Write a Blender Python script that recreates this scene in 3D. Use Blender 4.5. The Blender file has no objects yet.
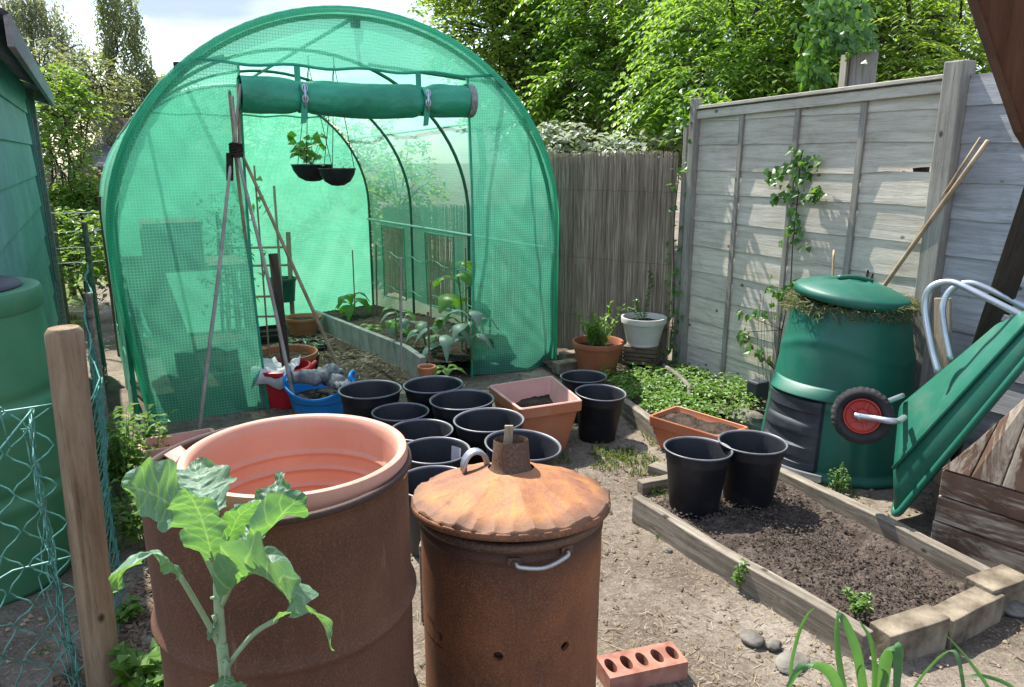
import bpy, math, random
from mathutils import Vector as V, Matrix, noise
random.seed(7)
R = random.random
def U(a, b): return a + (b - a) * random.random()
PI = math.pi
scene = bpy.context.scene
col = scene.collection

# ------------------------------------------------------------------ camera model (design helper: pixel -> place)
F, H, PY = 760.0, 1.5, 155.0
PITCH = math.atan((343.5 - PY) / F)
CP, SP = math.cos(PITCH), math.sin(PITCH)
TH = math.radians(28.5)
AX = V((-math.sin(TH), math.cos(TH), 0))      # tunnel axis, away from the viewer
PE = V((math.cos(TH), math.sin(TH), 0))       # across the tunnel
L0 = V((-2.13, 4.06, 0))                      # front left foot of the tunnel
TW, TL = 2.76, 4.1                            # tunnel width, length
def T(u, w, z=0.0): return L0 + PE * u + AX * w + V((0, 0, z))
def uw(x, y):
    d = V((x, y, 0)) - L0
    return d.dot(PE), d.dot(AX)
def sstep(a, b, x):
    t = max(0.0, min(1.0, (x - a) / (b - a))); return t * t * (3 - 2 * t)
def gz(x, y):
    u, w = uw(x, y)
    k = 1 - sstep(2.7, 3.2, u)
    return -0.1 * min(max(0.0, w - 0.4), 6.0) * k
def ray(px, py):
    u = (px - 512) / F; v = (343.5 - py) / F
    return V((u, CP + v * SP, -SP + v * CP))
def at(px, py, z=0.0):                        # point on the ground (or z above it) under a pixel
    d = ray(px, py); zz = z
    for _ in range(12):
        t = (zz - H) / d.z
        zz = z + gz(d.x * t, d.y * t)
    return V((0, 0, H)) + d * t
def aty(px, py, Y):
    d = ray(px, py); return V((0, 0, H)) + d * (Y / d.y)
def atplane(px, py, p0, n):
    d = ray(px, py); o = V((0, 0, H)); return o + d * ((p0 - o).dot(n) / d.dot(n))

# ------------------------------------------------------------------ mesh builder
class MB:
    def __init__(s): s.v = []; s.f = []; s.uv = None
    def quad(s, a, b, c, d):
        n = len(s.v); s.v += [a, b, c, d]; s.f.append((n, n+1, n+2, n+3))
    def tri(s, a, b, c):
        n = len(s.v); s.v += [a, b, c]; s.f.append((n, n+1, n+2))
    def grid(s, pts, closed=False):           # pts[i][j]
        n = len(s.v); m = len(pts[0])
        for r in pts: s.v += r
        for i in range(len(pts)-1):
            for j in range(m if closed else m-1):
                k = (j+1) % m
                s.f.append((n+i*m+j, n+i*m+k, n+(i+1)*m+k, n+(i+1)*m+j))
    def lathe(s, prof, seg=40, c=V((0,0,0)), M=None, wob=None, cap0=False, cap1=False):
        rows = []
        for (r, z) in prof:
            row = []
            for j in range(seg):
                a = 2*PI*j/seg
                rr, zz = (r, z) if wob is None else wob(r, z, a)
                p = V((rr*math.cos(a), rr*math.sin(a), zz))
                if M is not None: p = M @ p
                row.append(p + c)
            rows.append(row)
        n = len(s.v); s.grid(rows, True)
        if cap0: s.f.append(tuple(n+j for j in range(seg))[::-1])
        if cap1: s.f.append(tuple(n+(len(prof)-1)*seg+j for j in range(seg)))
        return s
    def tube(s, pts, rad, seg=8, cap=True):
        pts = [V(p) for p in pts]; N = len(pts)
        if not hasattr(rad, '__len__'): rad = [rad]*N
        t0 = (pts[1]-pts[0]).normalized()
        ref = V((0,0,1)) if abs(t0.z) < .9 else V((1,0,0))
        nrm = t0.cross(ref).normalized()
        rows = []
        for i in range(N):
            t = (pts[min(i+1,N-1)]-pts[max(i-1,0)])
            if t.length < 1e-9: t = t0
            t = t.normalized()
            nrm = (nrm - t*nrm.dot(t))
            nrm = nrm.normalized() if nrm.length > 1e-6 else t.orthogonal().normalized()
            b = t.cross(nrm)
            rows.append([pts[i] + (nrm*math.cos(2*PI*j/seg) + b*math.sin(2*PI*j/seg))*rad[i] for j in range(seg)])
        n = len(s.v); s.grid(rows, True)
        if cap:
            s.f.append(tuple(n+j for j in range(seg))[::-1]); s.f.append(tuple(n+(N-1)*seg+j for j in range(seg)))
        return s
    def box(s, c, ex, ey, ez):                # half extent vectors
        c = V(c); n = len(s.v)
        for sz in (-1,1):
            for sx, sy in ((-1,-1),(1,-1),(1,1),(-1,1)):
                s.v.append(c + ex*sx + ey*sy + ez*sz)
        for f in ((3,2,1,0),(4,5,6,7),(0,1,5,4),(1,2,6,5),(2,3,7,6),(3,0,4,7)): s.f.append(tuple(n+i for i in f))
        return s
    def abox(s, x0, x1, y0, y1, z0, z1):
        return s.box(V(((x0+x1)/2,(y0+y1)/2,(z0+z1)/2)), V(((x1-x0)/2,0,0)), V((0,(y1-y0)/2,0)), V((0,0,(z1-z0)/2)))
    def hexa(s, b, t):                        # bottom 4 pts, top 4 pts
        n = len(s.v); s.v += [V(p) for p in b] + [V(p) for p in t]
        for f in ((3,2,1,0),(4,5,6,7),(0,1,5,4),(1,2,6,5),(2,3,7,6),(3,0,4,7)): s.f.append(tuple(n+i for i in f))
        return s
    def plank(s, a, b, wv, hv, jit=0.0, n=8): # beam from a to b, width vector wv, height vector hv (full), rough edges
        a = V(a); b = V(b); rows = []
        o = U(0, 99)
        for i in range(n+1):
            p = a.lerp(b, i/n); r = []
            for sx, sz in ((-.5,0),(.5,0),(.5,1),(-.5,1)):
                q = p + wv*sx + hv*sz
                if jit: q = q + noise.noise_vector(q*2.2 + V((o,0,0)))*jit + noise.noise_vector(q*17 + V((o,3,0)))*jit*.35
                r.append(q)
            rows.append(r)
        k = len(s.v); s.grid(rows, True)
        s.f.append((k+3,k+2,k+1,k)); e = k+n*4; s.f.append((e,e+1,e+2,e+3))
        return s
    def leaf(s, p, d, nrm, L, W, fold=.25, droop=.2):   # small folded leaf, 2 quads + tip
        d = d.normalized(); sd = d.cross(nrm)
        sd = sd.normalized() if sd.length > 1e-5 else d.orthogonal().normalized()
        up = sd.cross(d)
        n = len(s.v); dn = V((0,0,-1))
        m1 = p + d*L*.45 + dn*L*droop*.15; tip = p + d*L + dn*L*droop
        lf = p + d*L*.42 + sd*W*.5 + up*W*fold; rt = p + d*L*.42 - sd*W*.5 + up*W*fold
        s.v += [p, rt, tip, lf, m1]
        s.f += [(n, n+1, n+4), (n+1, n+2, n+4), (n+2, n+3, n+4), (n+3, n, n+4)]
    def blade(s, pts, wid, side, ruff=0.0, ncr=4, cup=0.15, freq=9.0, rag=0.0):  # big leaf along a midrib
        pts = [V(p) for p in pts]; N = len(pts); rows = []; o = U(0, 50); sl = side.normalized()
        Lm = max(wid)
        for i in range(N):
            t = (pts[min(i+1,N-1)]-pts[max(i-1,0)]).normalized()
            sd = sl - t*sl.dot(t); sd = sd.normalized() if sd.length > 1e-4 else t.orthogonal().normalized()
            up = sd.cross(t)
            row = []
            for j in range(-ncr, ncr+1):
                k = j/ncr
                w = wid[i]*(1 + rag*noise.noise(V((i*.55+o, (3 if k>0 else -3), o))) + rag*.7*noise.noise(V((i*1.7+o, (5 if k>0 else -5), o))))
                e = abs(k)
                q = pts[i] + sd*(w*.5*k) + up*(cup*w*e*e) + up*(ruff*Lm*e*e*math.sin(freq*i/N*2+o+k*2)) \
                    + up*(ruff*.25*Lm*math.sin(i*2.1+o)*(e > .1)) 
                row.append(q)
            rows.append(row)
        n0 = len(s.v); s.grid(rows)
        if s.uv is None: s.uv = []
        for i in range(N):
            for j in range(-ncr, ncr+1): s.uv.append((j/ncr, i/(N-1)))
    def move(s, d):
        s.v = [V(p)+d for p in s.v]; return s

def bez(p, n=10):                             # smooth curve through the points (Catmull-Rom)
    p = [V(q) for q in p]; out = []
    q = [p[0]*2-p[1]] + p + [p[-1]*2-p[-2]]
    for i in range(1, len(q)-2):
        for k in range(n):
            t = k/n
            out.append(.5*((2*q[i]) + (q[i+1]-q[i-1])*t + (2*q[i-1]-5*q[i]+4*q[i+1]-q[i+2])*t*t + (3*q[i]-q[i-1]-3*q[i+1]+q[i+2])*t**3))
    out.append(p[-1]); return out

def wloc(o):
    p = V((0,0,0))
    while o is not None:
        p = p + V(o.location); o = o.parent
    return p
def link(o, parent=None):
    col.objects.link(o)
    if parent is not None: o.parent = parent
    return o
def obj(name, mb, mat, parent=None, world=True, smooth=False, bevel=0.0, loc=None, label=None, uv=None, solid=0.0, sub=0):
    """one mesh object; world=True: vertices are world coordinates, shifted to the parent's place"""
    me = bpy.data.meshes.new(name)
    vs = mb.v
    off = V((0,0,0))
    if world:
        off = wloc(parent) if parent is not None else (V(loc) if loc is not None else V((0,0,0)))
        vs = [V(p)-off for p in vs]
    me.from_pydata([tuple(p) for p in vs], [], mb.f)
    if uv is not None:
        ul = me.uv_layers.new(name='UVMap')
        for lp in me.loops: ul.data[lp.index].uv = uv[lp.vertex_index]
    me.materials.append(mat)
    if smooth:
        me.polygons.foreach_set('use_smooth', [True]*len(me.polygons))
    me.update()
    o = bpy.data.objects.new(name, me)
    link(o, parent)
    if loc is not None and parent is None: o.location = loc
    if solid:
        m = o.modifiers.new('solid', 'SOLIDIFY'); m.thickness = solid; m.offset = 0
    if bevel:
        m = o.modifiers.new('bevel', 'BEVEL'); m.width = bevel; m.segments = 2; m.limit_method = 'ANGLE'; m.angle_limit = math.radians(35)
    if sub:
        m = o.modifiers.new('sub', 'SUBSURF'); m.levels = sub; m.render_levels = sub
    if label: o['label'] = label
    return o
def smooth_angle(o, deg=40):
    me = o.data
    me.polygons.foreach_set('use_smooth', [True]*len(me.polygons))
    try: me.set_sharp_from_angle(angle=math.radians(deg))
    except Exception: pass
    return o
def thing(name, label, cat, loc=(0,0,0), group=None, rot=None):
    o = bpy.data.objects.new(name, None); o.empty_display_size = .1
    link(o); o.location = loc
    if rot is not None: o.rotation_euler = rot
    return tag(o, label, cat, group)
def tag(o, label, cat, group=None, kind=None):
    if label: o['label'] = label
    if cat: o['category'] = cat
    if group: o['group'] = group
    if kind: o['kind'] = kind
    return o
def dup(root, loc, rot=None, label=None, scale=None):
    r = root.copy(); col.objects.link(r); r.location = loc
    if rot is not None: r.rotation_euler = rot
    if scale is not None: r.scale = scale
    if label: r['label'] = label
    for ch in list(root.children):
        c = ch.copy(); col.objects.link(c); c.parent = r
        for g in ch.children:
            d = g.copy(); col.objects.link(d); d.parent = c
    return r

# ------------------------------------------------------------------ materials
class NT:
    def __init__(s, name):
        s.m = bpy.data.materials.new(name); s.m.use_nodes = True
        s.t = s.m.node_tree; s.t.nodes.clear()
        s.out = s.n('ShaderNodeOutputMaterial')
    def n(s, typ, **kw):
        x = s.t.nodes.new(typ)
        for k, v in kw.items():
            if k.startswith('i_'):
                key = k[2:].replace('_', ' ')
                x.inputs[key].default_value = v
            else: setattr(x, k, v)
        return x
    def l(s, a, b): s.t.links.new(a, b)
    def coord(s, kind='Object', scale=(1,1,1)):
        c = s.n('ShaderNodeTexCoord'); mp = s.n('ShaderNodeMapping'); mp.inputs['Scale'].default_value = scale
        s.l(c.outputs[kind], mp.inputs['Vector']); return mp.outputs['Vector']
    def pos(s, scale=(1,1,1)):
        c = s.n('ShaderNodeNewGeometry'); mp = s.n('ShaderNodeMapping'); mp.inputs['Scale'].default_value = scale
        s.l(c.outputs['Position'], mp.inputs['Vector']); return mp.outputs['Vector']
    def noise(s, vec, scale, detail=4, rough=.55, dist=0.0):
        x = s.n('ShaderNodeTexNoise'); x.inputs['Scale'].default_value = scale; x.inputs['Detail'].default_value = detail
        x.inputs['Roughness'].default_value = rough; x.inputs['Distortion'].default_value = dist
        s.l(vec, x.inputs['Vector']); return x.outputs['Fac']
    def vor(s, vec, scale, feature='F1'):
        x = s.n('ShaderNodeTexVoronoi'); x.feature = feature; x.inputs['Scale'].default_value = scale
        s.l(vec, x.inputs['Vector']); return x.outputs['Distance']
    def ramp(s, fac, stops, interp='LINEAR'):
        x = s.n('ShaderNodeValToRGB'); x.color_ramp.interpolation = interp
        e = x.color_ramp.elements
        while len(e) < len(stops): e.new(.5)
        for i, (p, c) in enumerate(stops):
            e[i].position = p; e[i].color = (c[0], c[1], c[2], 1) if hasattr(c, '__len__') else (c, c, c, 1)
        s.l(fac, x.inputs['Fac']); return x.outputs['Color']
    def mix(s, fac, a, b, mode='MIX'):
        x = s.n('ShaderNodeMix', data_type='RGBA', blend_type=mode)
        for key, val in (('Factor', fac), ('A', a), ('B', b)):
            sock = [i for i in x.inputs if i.name == key and (i.type == ('VALUE' if key == 'Factor' else 'RGBA'))][0]
            if isinstance(val, bpy.types.NodeSocket): s.l(val, sock)
            else: sock.default_value = val if key == 'Factor' else (val[0], val[1], val[2], 1)
        return [o for o in x.outputs if o.type == 'RGBA'][0]
    def math(s, op, a, b=0.0):
        x = s.n('ShaderNodeMath', operation=op)
        for i, v in enumerate((a, b)):
            if isinstance(v, bpy.types.NodeSocket): s.l(v, x.inputs[i])
            else: x.inputs[i].default_value = v
        return x.outputs[0]
    def bsdf(s, color, rough=.7, spec=.3, metal=0.0, bump=None, bstr=.3, bdist=.01):
        b = s.n('ShaderNodeBsdfPrincipled')
        for key, v in (('Base Color', color), ('Roughness', rough), ('Metallic', metal)):
            if isinstance(v, bpy.types.NodeSocket): s.l(v, b.inputs[key])
            else: b.inputs[key].default_value = (v[0], v[1], v[2], 1) if key == 'Base Color' else v
        b.inputs['Specular IOR Level'].default_value = spec
        if bump is not None:
            x = s.n('ShaderNodeBump'); x.inputs['Strength'].default_value = bstr; x.inputs['Distance'].default_value = bdist
            s.l(bump, x.inputs['Height']); s.l(x.outputs['Normal'], b.inputs['Normal'])
        return b
    def fin(s, shader):
        s.l(shader.outputs[0] if hasattr(shader, 'outputs') else shader, s.out.inputs['Surface']); return s.m

def m_noise(name, c0, c1, scale=6, rough=.7, spec=.3, bs=30, bstr=.2, bdist=.004, stretch=(1,1,1), c2=None, metal=0.0, lo=.35, hi=.65, detail=5):
    t = NT(name); v = t.coord('Object', stretch)
    f = t.noise(v, scale, detail)
    stops = [(lo, c0), (hi, c1)] if c2 is None else [(lo, c0), ((lo+hi)/2, c1), (hi, c2)]
    c = t.ramp(f, stops)
    b = t.noise(v, bs, 6)
    g = t.noise(v, bs*3.1, 3)
    c = t.mix(t.math('MULTIPLY', g, .35), c, [x*.55 for x in c0])
    return t.fin(t.bsdf(c, rough, spec, metal, b, bstr, bdist))

def m_plastic(name, c0, c1, dust, rough=.42, spec=.45, amt=.5, scale=3):
    """weathered plastic: uneven tone, dust, scuffs and scratches"""
    t = NT(name); v = t.coord('Object'); vz = t.coord('Object', (9, 9, 1.2))
    c = t.ramp(t.noise(v, scale, 5), [(.35, c0), (.65, c1)])
    d = t.noise(v, 6.5, 8, .68, .5); sc = t.noise(vz, 7, 6, .75); fn = t.noise(v, 95, 4, .7)
    du = t.ramp(d, [(.50, 0), (.76, amt)])
    c = t.mix(du, c, dust)
    c = t.mix(t.ramp(sc, [(.64, 0), (.74, amt*.6)]), c, dust)
    c = t.mix(t.ramp(fn, [(.60, 0), (.72, amt*.5)]), c, dust)
    c = t.mix(t.ramp(d, [(.26, .35), (.42, 0)]), c, [x*.5 for x in c0])
    r = t.math('ADD', t.math('MULTIPLY', d, .34), rough - .12)
    return t.fin(t.bsdf(c, r, spec, 0, t.math('ADD', fn, sc), .12, .002))

def m_leaf(name, cols, trans=.4, rough=.5, spec=.35, tcol=None):
    """leaf: colour differs leaf by leaf; part of the light passes through"""
    t = NT(name)
    g = t.n('ShaderNodeNewGeometry')
    c = t.ramp(g.outputs['Random Per Island'], [(i/(len(cols)-1), x) for i, x in enumerate(cols)])
    v = t.coord('Object'); f = t.noise(v, 45, 3)
    c = t.mix(t.math('MULTIPLY', f, .5), c, [x*.5 for x in cols[0]])
    b = t.bsdf(c, rough, spec)
    tr = t.n('ShaderNodeBsdfTranslucent')
    c2 = t.mix(1.0, c, tcol or (1.6, 1.5, .55), 'MULTIPLY')
    t.l(c2, tr.inputs['Color'])
    m = t.n('ShaderNodeMixShader'); m.inputs[0].default_value = trans
    t.l(b.outputs[0], m.inputs[1]); t.l(tr.outputs[0], m.inputs[2])
    return t.fin(m)

def m_wood(name, c0, c1, c2, along='x', gs=9, rough=.85, stretch=None, crack=.6):
    """weathered timber, grain along an object axis"""
    t = NT(name)
    st = stretch or {'x': (1.0, 14, 14), 'y': (14, 1.0, 14), 'z': (14, 14, 1.0)}[along]
    v = t.coord('Object', st)
    v2 = t.coord('Object', (1,1,1))
    f = t.noise(v, 3.0, 8, .65, .4)
    f2 = t.noise(v2, 2.2, 4)
    c = t.ramp(f, [(.28, c0), (.5, c1), (.74, c2)])
    c = t.mix(t.ramp(f2, [(.4, 0), (.7, .45)]), c, c0)
    fine = t.noise(v, 16, 5, .7)
    c = t.mix(t.ramp(fine, [(.3, crack), (.46, 0)]), c, [x*.3 for x in c0])
    g_ = t.n('ShaderNodeNewGeometry')
    tone = t.ramp(g_.outputs['Random Per Island'], [(0, (.72, .71, .69)), (.5, (.95, .95, .95)), (1, (1.12, 1.10, 1.05))])
    c = t.mix(1.0, c, tone, 'MULTIPLY')
    kn = t.vor(t.coord('Object', {'x': (1, 1.6, 1.6), 'y': (1.6, 1, 1.6), 'z': (1.6, 1.6, 1)}[along]), 4.6)
    c = t.mix(t.ramp(kn, [(.05, .9), (.095, 0)]), c, [x*.22 for x in c0])
    st_ = t.noise(t.coord('Object', (1, 1, 1)), 5.5, 6, .7)
    c = t.mix(t.ramp(st_, [(.56, 0), (.72, .35)]), c, [c0[0]*.55, c0[1]*.6, c0[2]*.5])
    bmp = t.math('ADD', t.math('MULTIPLY', f, .6), t.math('MULTIPLY', fine, .5))
    return t.fin(t.bsdf(c, rough, .2, 0, bmp, .5, .006))
# ------------------------------------------------------------------ material set
M = {}
def make_net(name, tint, green, dens, grid=.022, line=.16, opq=.62):
    t = NT(name)
    uvn = t.n('ShaderNodeUVMap'); sep = t.n('ShaderNodeSeparateXYZ')
    t.l(uvn.outputs[0], sep.inputs[0])
    ls = []
    for k in ('X', 'Y'):
        f = t.math('FRACT', t.math('DIVIDE', sep.outputs[k], grid))
        ls.append(t.math('LESS_THAN', f, line))
    ln = t.math('MAXIMUM', ls[0], ls[1])
    v = t.coord('Object'); f = t.noise(v, 1.6, 5, .6)
    big = t.ramp(f, [(.3, 0), (.7, 1)])
    op = t.math('ADD', opq, t.math('MULTIPLY', big, .10))
    op = t.math('ADD', op, t.math('MULTIPLY', ln, .2))
    c = t.mix(big, green, [x*1.25 for x in green])
    c = t.mix(t.math('MULTIPLY', ln, .55), c, [min(1, x*1.5+.04) for x in green])
    crs = t.noise(v, 9, 6, .65, 1.2)
    b = t.bsdf(c, .38, .45, 0, crs, .5, .02)
    tr = t.n('ShaderNodeBsdfTranslucent'); t.l(t.mix(1.0, c, (1.35, 1.3, 1.32), 'MULTIPLY'), tr.inputs['Color'])
    m1 = t.n('ShaderNodeMixShader'); m1.inputs[0].default_value = .55
    t.l(b.outputs[0], m1.inputs[1]); t.l(tr.outputs[0], m1.inputs[2])
    tp = t.n('ShaderNodeBsdfTransparent'); tp.inputs['Color'].default_value = (*tint, 1)
    m2 = t.n('ShaderNodeMixShader'); t.l(op, m2.inputs[0])
    t.l(tp.outputs[0], m2.inputs[1]); t.l(m1.outputs[0], m2.inputs[2])
    return t.fin(m2)
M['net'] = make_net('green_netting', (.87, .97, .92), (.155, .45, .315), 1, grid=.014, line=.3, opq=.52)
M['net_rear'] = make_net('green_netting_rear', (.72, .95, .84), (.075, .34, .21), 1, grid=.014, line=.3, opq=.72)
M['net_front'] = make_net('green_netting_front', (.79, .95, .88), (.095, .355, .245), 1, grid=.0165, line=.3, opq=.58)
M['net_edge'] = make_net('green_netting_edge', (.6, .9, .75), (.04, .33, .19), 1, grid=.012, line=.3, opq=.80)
M['net_window'] = make_net('window_netting', (.86, .93, .86), (.16, .42, .28), 1, grid=.03, line=.1, opq=.12)
M['net_roll'] = m_noise('rolled_netting', (.014, .23, .125), (.025, .34, .19), 5, .38, .5, 14, .5, .02)
M['net_hem'] = m_noise('netting_hem', (.02, .27, .16), (.04, .38, .24), 9, .5, .4, 60, .3, .004)
M['hoop'] = m_noise('hoop_tube', (.012, .085, .055), (.02, .12, .08), 8, .4, .5, 40, .1)
M['rail'] = m_noise('rail_tube', (.16, .36, .28), (.22, .45, .36), 8, .45, .5, 40, .1)
M['black_plastic'] = m_plastic('black_plastic', (.007, .008, .012), (.012, .013, .018), (.075, .066, .055), .5, .35, .35)
M['rim_glint'] = m_noise('black_plastic_rim_glint', (.10, .10, .115), (.20, .20, .22), 9, .4, .5, 60, .1, .002)  # light caught on the black rim, put into a paler grey
M['terra'] = m_plastic('terracotta_plastic', (.40, .125, .055), (.48, .17, .08), (.40, .27, .19), .5, .4, .5)
M['terra_pale'] = m_plastic('terracotta_pale', (.50, .235, .155), (.58, .30, .215), (.50, .37, .29), .42, .45, .4)
M['terra_inner'] = m_noise('terracotta_faded_inside', (.50, .28, .23), (.60, .36, .30), 5, .6, .3, 30, .12, .002)
M['terra_dark'] = m_noise('terracotta_weathered', (.30, .10, .045), (.40, .15, .07), 5, .65, .3, 40, .2, .002)
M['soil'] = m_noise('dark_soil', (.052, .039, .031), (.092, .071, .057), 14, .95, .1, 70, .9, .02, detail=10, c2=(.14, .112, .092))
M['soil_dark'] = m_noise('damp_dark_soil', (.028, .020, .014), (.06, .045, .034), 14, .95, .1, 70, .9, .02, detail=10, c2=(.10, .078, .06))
M['concrete'] = m_noise('grey_concrete', (.20, .20, .19), (.33, .33, .32), 7, .9, .2, 60, .35, .004)
M['brick'] = m_noise('stock_brick', (.11, .088, .062), (.31, .26, .19), 11, .9, .15, 70, .6, .005)
M['brick_red'] = m_noise('red_brick', (.24, .10, .07), (.42, .21, .155), 16, .85, .2, 90, .5, .003)
M['stone'] = m_noise('grey_stone', (.09, .08, .068), (.24, .22, .19), 8, .9, .15, 50, .5, .006)
M['galv'] = m_noise('galvanised_steel', (.42, .47, .52), (.56, .61, .66), 9, .34, .5, 60, .1, .002, metal=.75)
M['steel'] = m_noise('dull_steel', (.40, .38, .36), (.58, .56, .53), 12, .45, .5, 60, .2, .002, metal=.8)
M['bin_green'] = m_plastic('green_bin_plastic', (.005, .085, .055), (.008, .12, .078), (.085, .13, .095), .42, .45, .28)
M['barrow_green'] = m_plastic('barrow_green_plastic', (.006, .095, .058), (.009, .12, .076), (.11, .14, .10), .42, .45, .38)
M['butt_green'] = m_plastic('water_butt_green', (.035, .155, .072), (.048, .195, .092), (.14, .20, .125), .45, .45, .3)
M['hatch'] = m_plastic('dark_hatch_plastic', (.016, .020, .028), (.026, .032, .042), (.10, .10, .095), .55, .4, .4)
M['red'] = m_noise('red_plastic', (.55, .02, .03), (.65, .03, .045), 5, .4, .4, 40, .1)
M['blue'] = m_noise('blue_rubber', (.01, .22, .60), (.015, .27, .70), 5, .45, .4, 40, .1)
M['white_sheet'] = m_noise('white_sheet', (.66, .58, .60), (.78, .72, .74), 6, .6, .3, 20, .3)
M['white_pot'] = m_noise('white_glazed_pot', (.50, .47, .42), (.66, .64, .60), 5, .5, .4, 30, .2)
M['glove'] = m_noise('grey_fabric', (.10, .11, .12), (.36, .36, .35), 16, .9, .1, 60, .4)
M['tyre'] = m_plastic('tyre_rubber', (.014, .014, .016), (.026, .026, .028), (.13, .115, .095), .8, .25, .5)
M['rim_red'] = m_plastic('red_wheel_rim', (.36, .03, .022), (.45, .045, .03), (.26, .15, .10), .5, .4, .6)
M['felt'] = m_noise('roof_felt', (.045, .047, .06), (.085, .088, .105), 10, .9, .2, 120, .5, .004)
M['bark'] = m_noise('tree_bark', (.045, .035, .025), (.11, .09, .07), 5, .9, .1, 30, .8, .01, (6, 6, 1))
M['birch'] = m_noise('pale_bark', (.10, .09, .08), (.30, .29, .27), 5, .9, .1, 30, .6, .01, (1, 1, 5))
M['bamboo'] = m_noise('bamboo_cane', (.24, .17, .10), (.42, .32, .21), 11, .6, .3, 50, .25, .002)
M['bamboo_grey'] = m_noise('grey_cane', (.30, .26, .22), (.46, .42, .37), 11, .65, .3, 50, .25, .002)
M['twine'] = m_noise('dark_twine', (.02, .015, .012), (.05, .04, .03), 30, .9, .1, 90, .5)
M['wire_green'] = m_noise('green_coated_wire', (.04, .19, .15), (.12, .34, .28), 30, .4, .5, 80, .1)
M['wire_grey'] = m_noise('grey_wire', (.22, .22, .21), (.36, .36, .35), 30, .5, .5, 80, .1)
M['straw'] = m_leaf('straw_bits', [(.20, .14, .08), (.34, .26, .16), (.45, .38, .27), (.14, .10, .07)], .1, .9, .1, (1, 1, 1))
M['crumb'] = m_leaf('soil_crumbs', [(.055, .042, .033), (.085, .067, .054), (.115, .092, .076), (.16, .13, .107)], .0, .95, .1)
M['debris'] = m_leaf('path_debris', [(.10, .07, .05), (.20, .15, .11), (.30, .25, .19), (.06, .045, .035)], .0, .9, .1)
M['chip'] = m_leaf('bark_chips', [(.09, .058, .038), (.17, .115, .078), (.27, .205, .145), (.06, .04, .028)], .0, .9, .1)
M['fence_wood'] = m_wood('weathered_fence_boards', (.37, .335, .27), (.59, .545, .46), (.74, .695, .605), 'x', crack=.4)
M['fence_wood_z'] = m_wood('weathered_fence_posts', (.20, .185, .155), (.34, .32, .28), (.47, .455, .41), 'z')
M['fence_shaded'] = m_wood('shaded_weathered_boards', (.22, .225, .23), (.37, .38, .395), (.51, .52, .535), 'x', crack=.4)  # darker, bluer copy of the fence boards: the panel's shade put into its colour
M['old_wood'] = m_wood('old_bed_timber', (.10, .083, .064), (.245, .212, .168), (.42, .38, .315), 'x', crack=.8)
M['stake_wood'] = m_wood('treated_stake', (.15, .10, .06), (.27, .195, .125), (.39, .30, .20), 'z', stretch=(9, 9, .8), crack=.5)
M['grey_pale_wood'] = m_wood('pale_sawn_wood', (.26, .20, .13), (.42, .34, .24), (.52, .45, .34), 'z')
M['slat_wood'] = m_wood('dark_slatted_wood', (.08, .06, .04), (.16, .125, .085), (.24, .20, .14), 'x')
M['brown_stain'] = m_wood('brown_stained_timber', (.055, .022, .011), (.10, .042, .02), (.15, .068, .036), 'z', stretch=(10, 10, .9), crack=.55)
M['dark_board'] = m_wood('dark_brown_board', (.025, .018, .014), (.05, .038, .03), (.085, .068, .055), 'z')

def m_peel(name, along):
    """brown paint worn off pale planks"""
    t = NT(name); st = {'x': (1.2, 7, 7), 'z': (7, 7, 1.2)}[along]
    v = t.coord('Object', st); v2 = t.coord('Object')
    f = t.noise(v, 1.7, 8, .68, .6)
    mask = t.ramp(f, [(.46, 0), (.52, 1)])
    g = t.noise(v, 9, 6, .7)
    bare = t.ramp(g, [(.3, (.19, .145, .10)), (.6, (.40, .335, .26))])
    paint = t.ramp(t.noise(v2, 7, 4), [(.35, (.10, .055, .036)), (.65, (.165, .10, .068))])
    c = t.mix(mask, bare, paint)
    return t.fin(t.bsdf(c, .8, .25, 0, t.math('ADD', mask, g), .5, .004))
M['peel_x'] = m_peel('peeling_brown_paint_across', 'x')
M['peel_z'] = m_peel('peeling_brown_paint_upright', 'z')

def m_shed():
    t = NT('green_shed_paint'); v = t.coord('Object', (1, 1, 6)); v2 = t.coord('Object')
    f = t.noise(v2, 3, 6, .6); f2 = t.noise(v, 7, 6, .7)
    c = t.ramp(f, [(.3, (.075, .185, .175)), (.55, (.12, .255, .24)), (.75, (.18, .33, .31))])
    c = t.mix(t.ramp(f2, [(.3, .6), (.42, 0)]), c, (.012, .075, .065))
    c = t.mix(t.ramp(t.noise(v2, 14, 5, .7), [(.66, 0), (.74, .6)]), c, (.16, .22, .20))
    return t.fin(t.bsdf(c, .6, .35, 0, f2, .3, .004))
M['shed'] = m_shed()
M['trim_grey'] = m_wood('grey_trim_boards', (.14, .135, .13), (.27, .265, .26), (.38, .38, .37), 'y')

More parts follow.
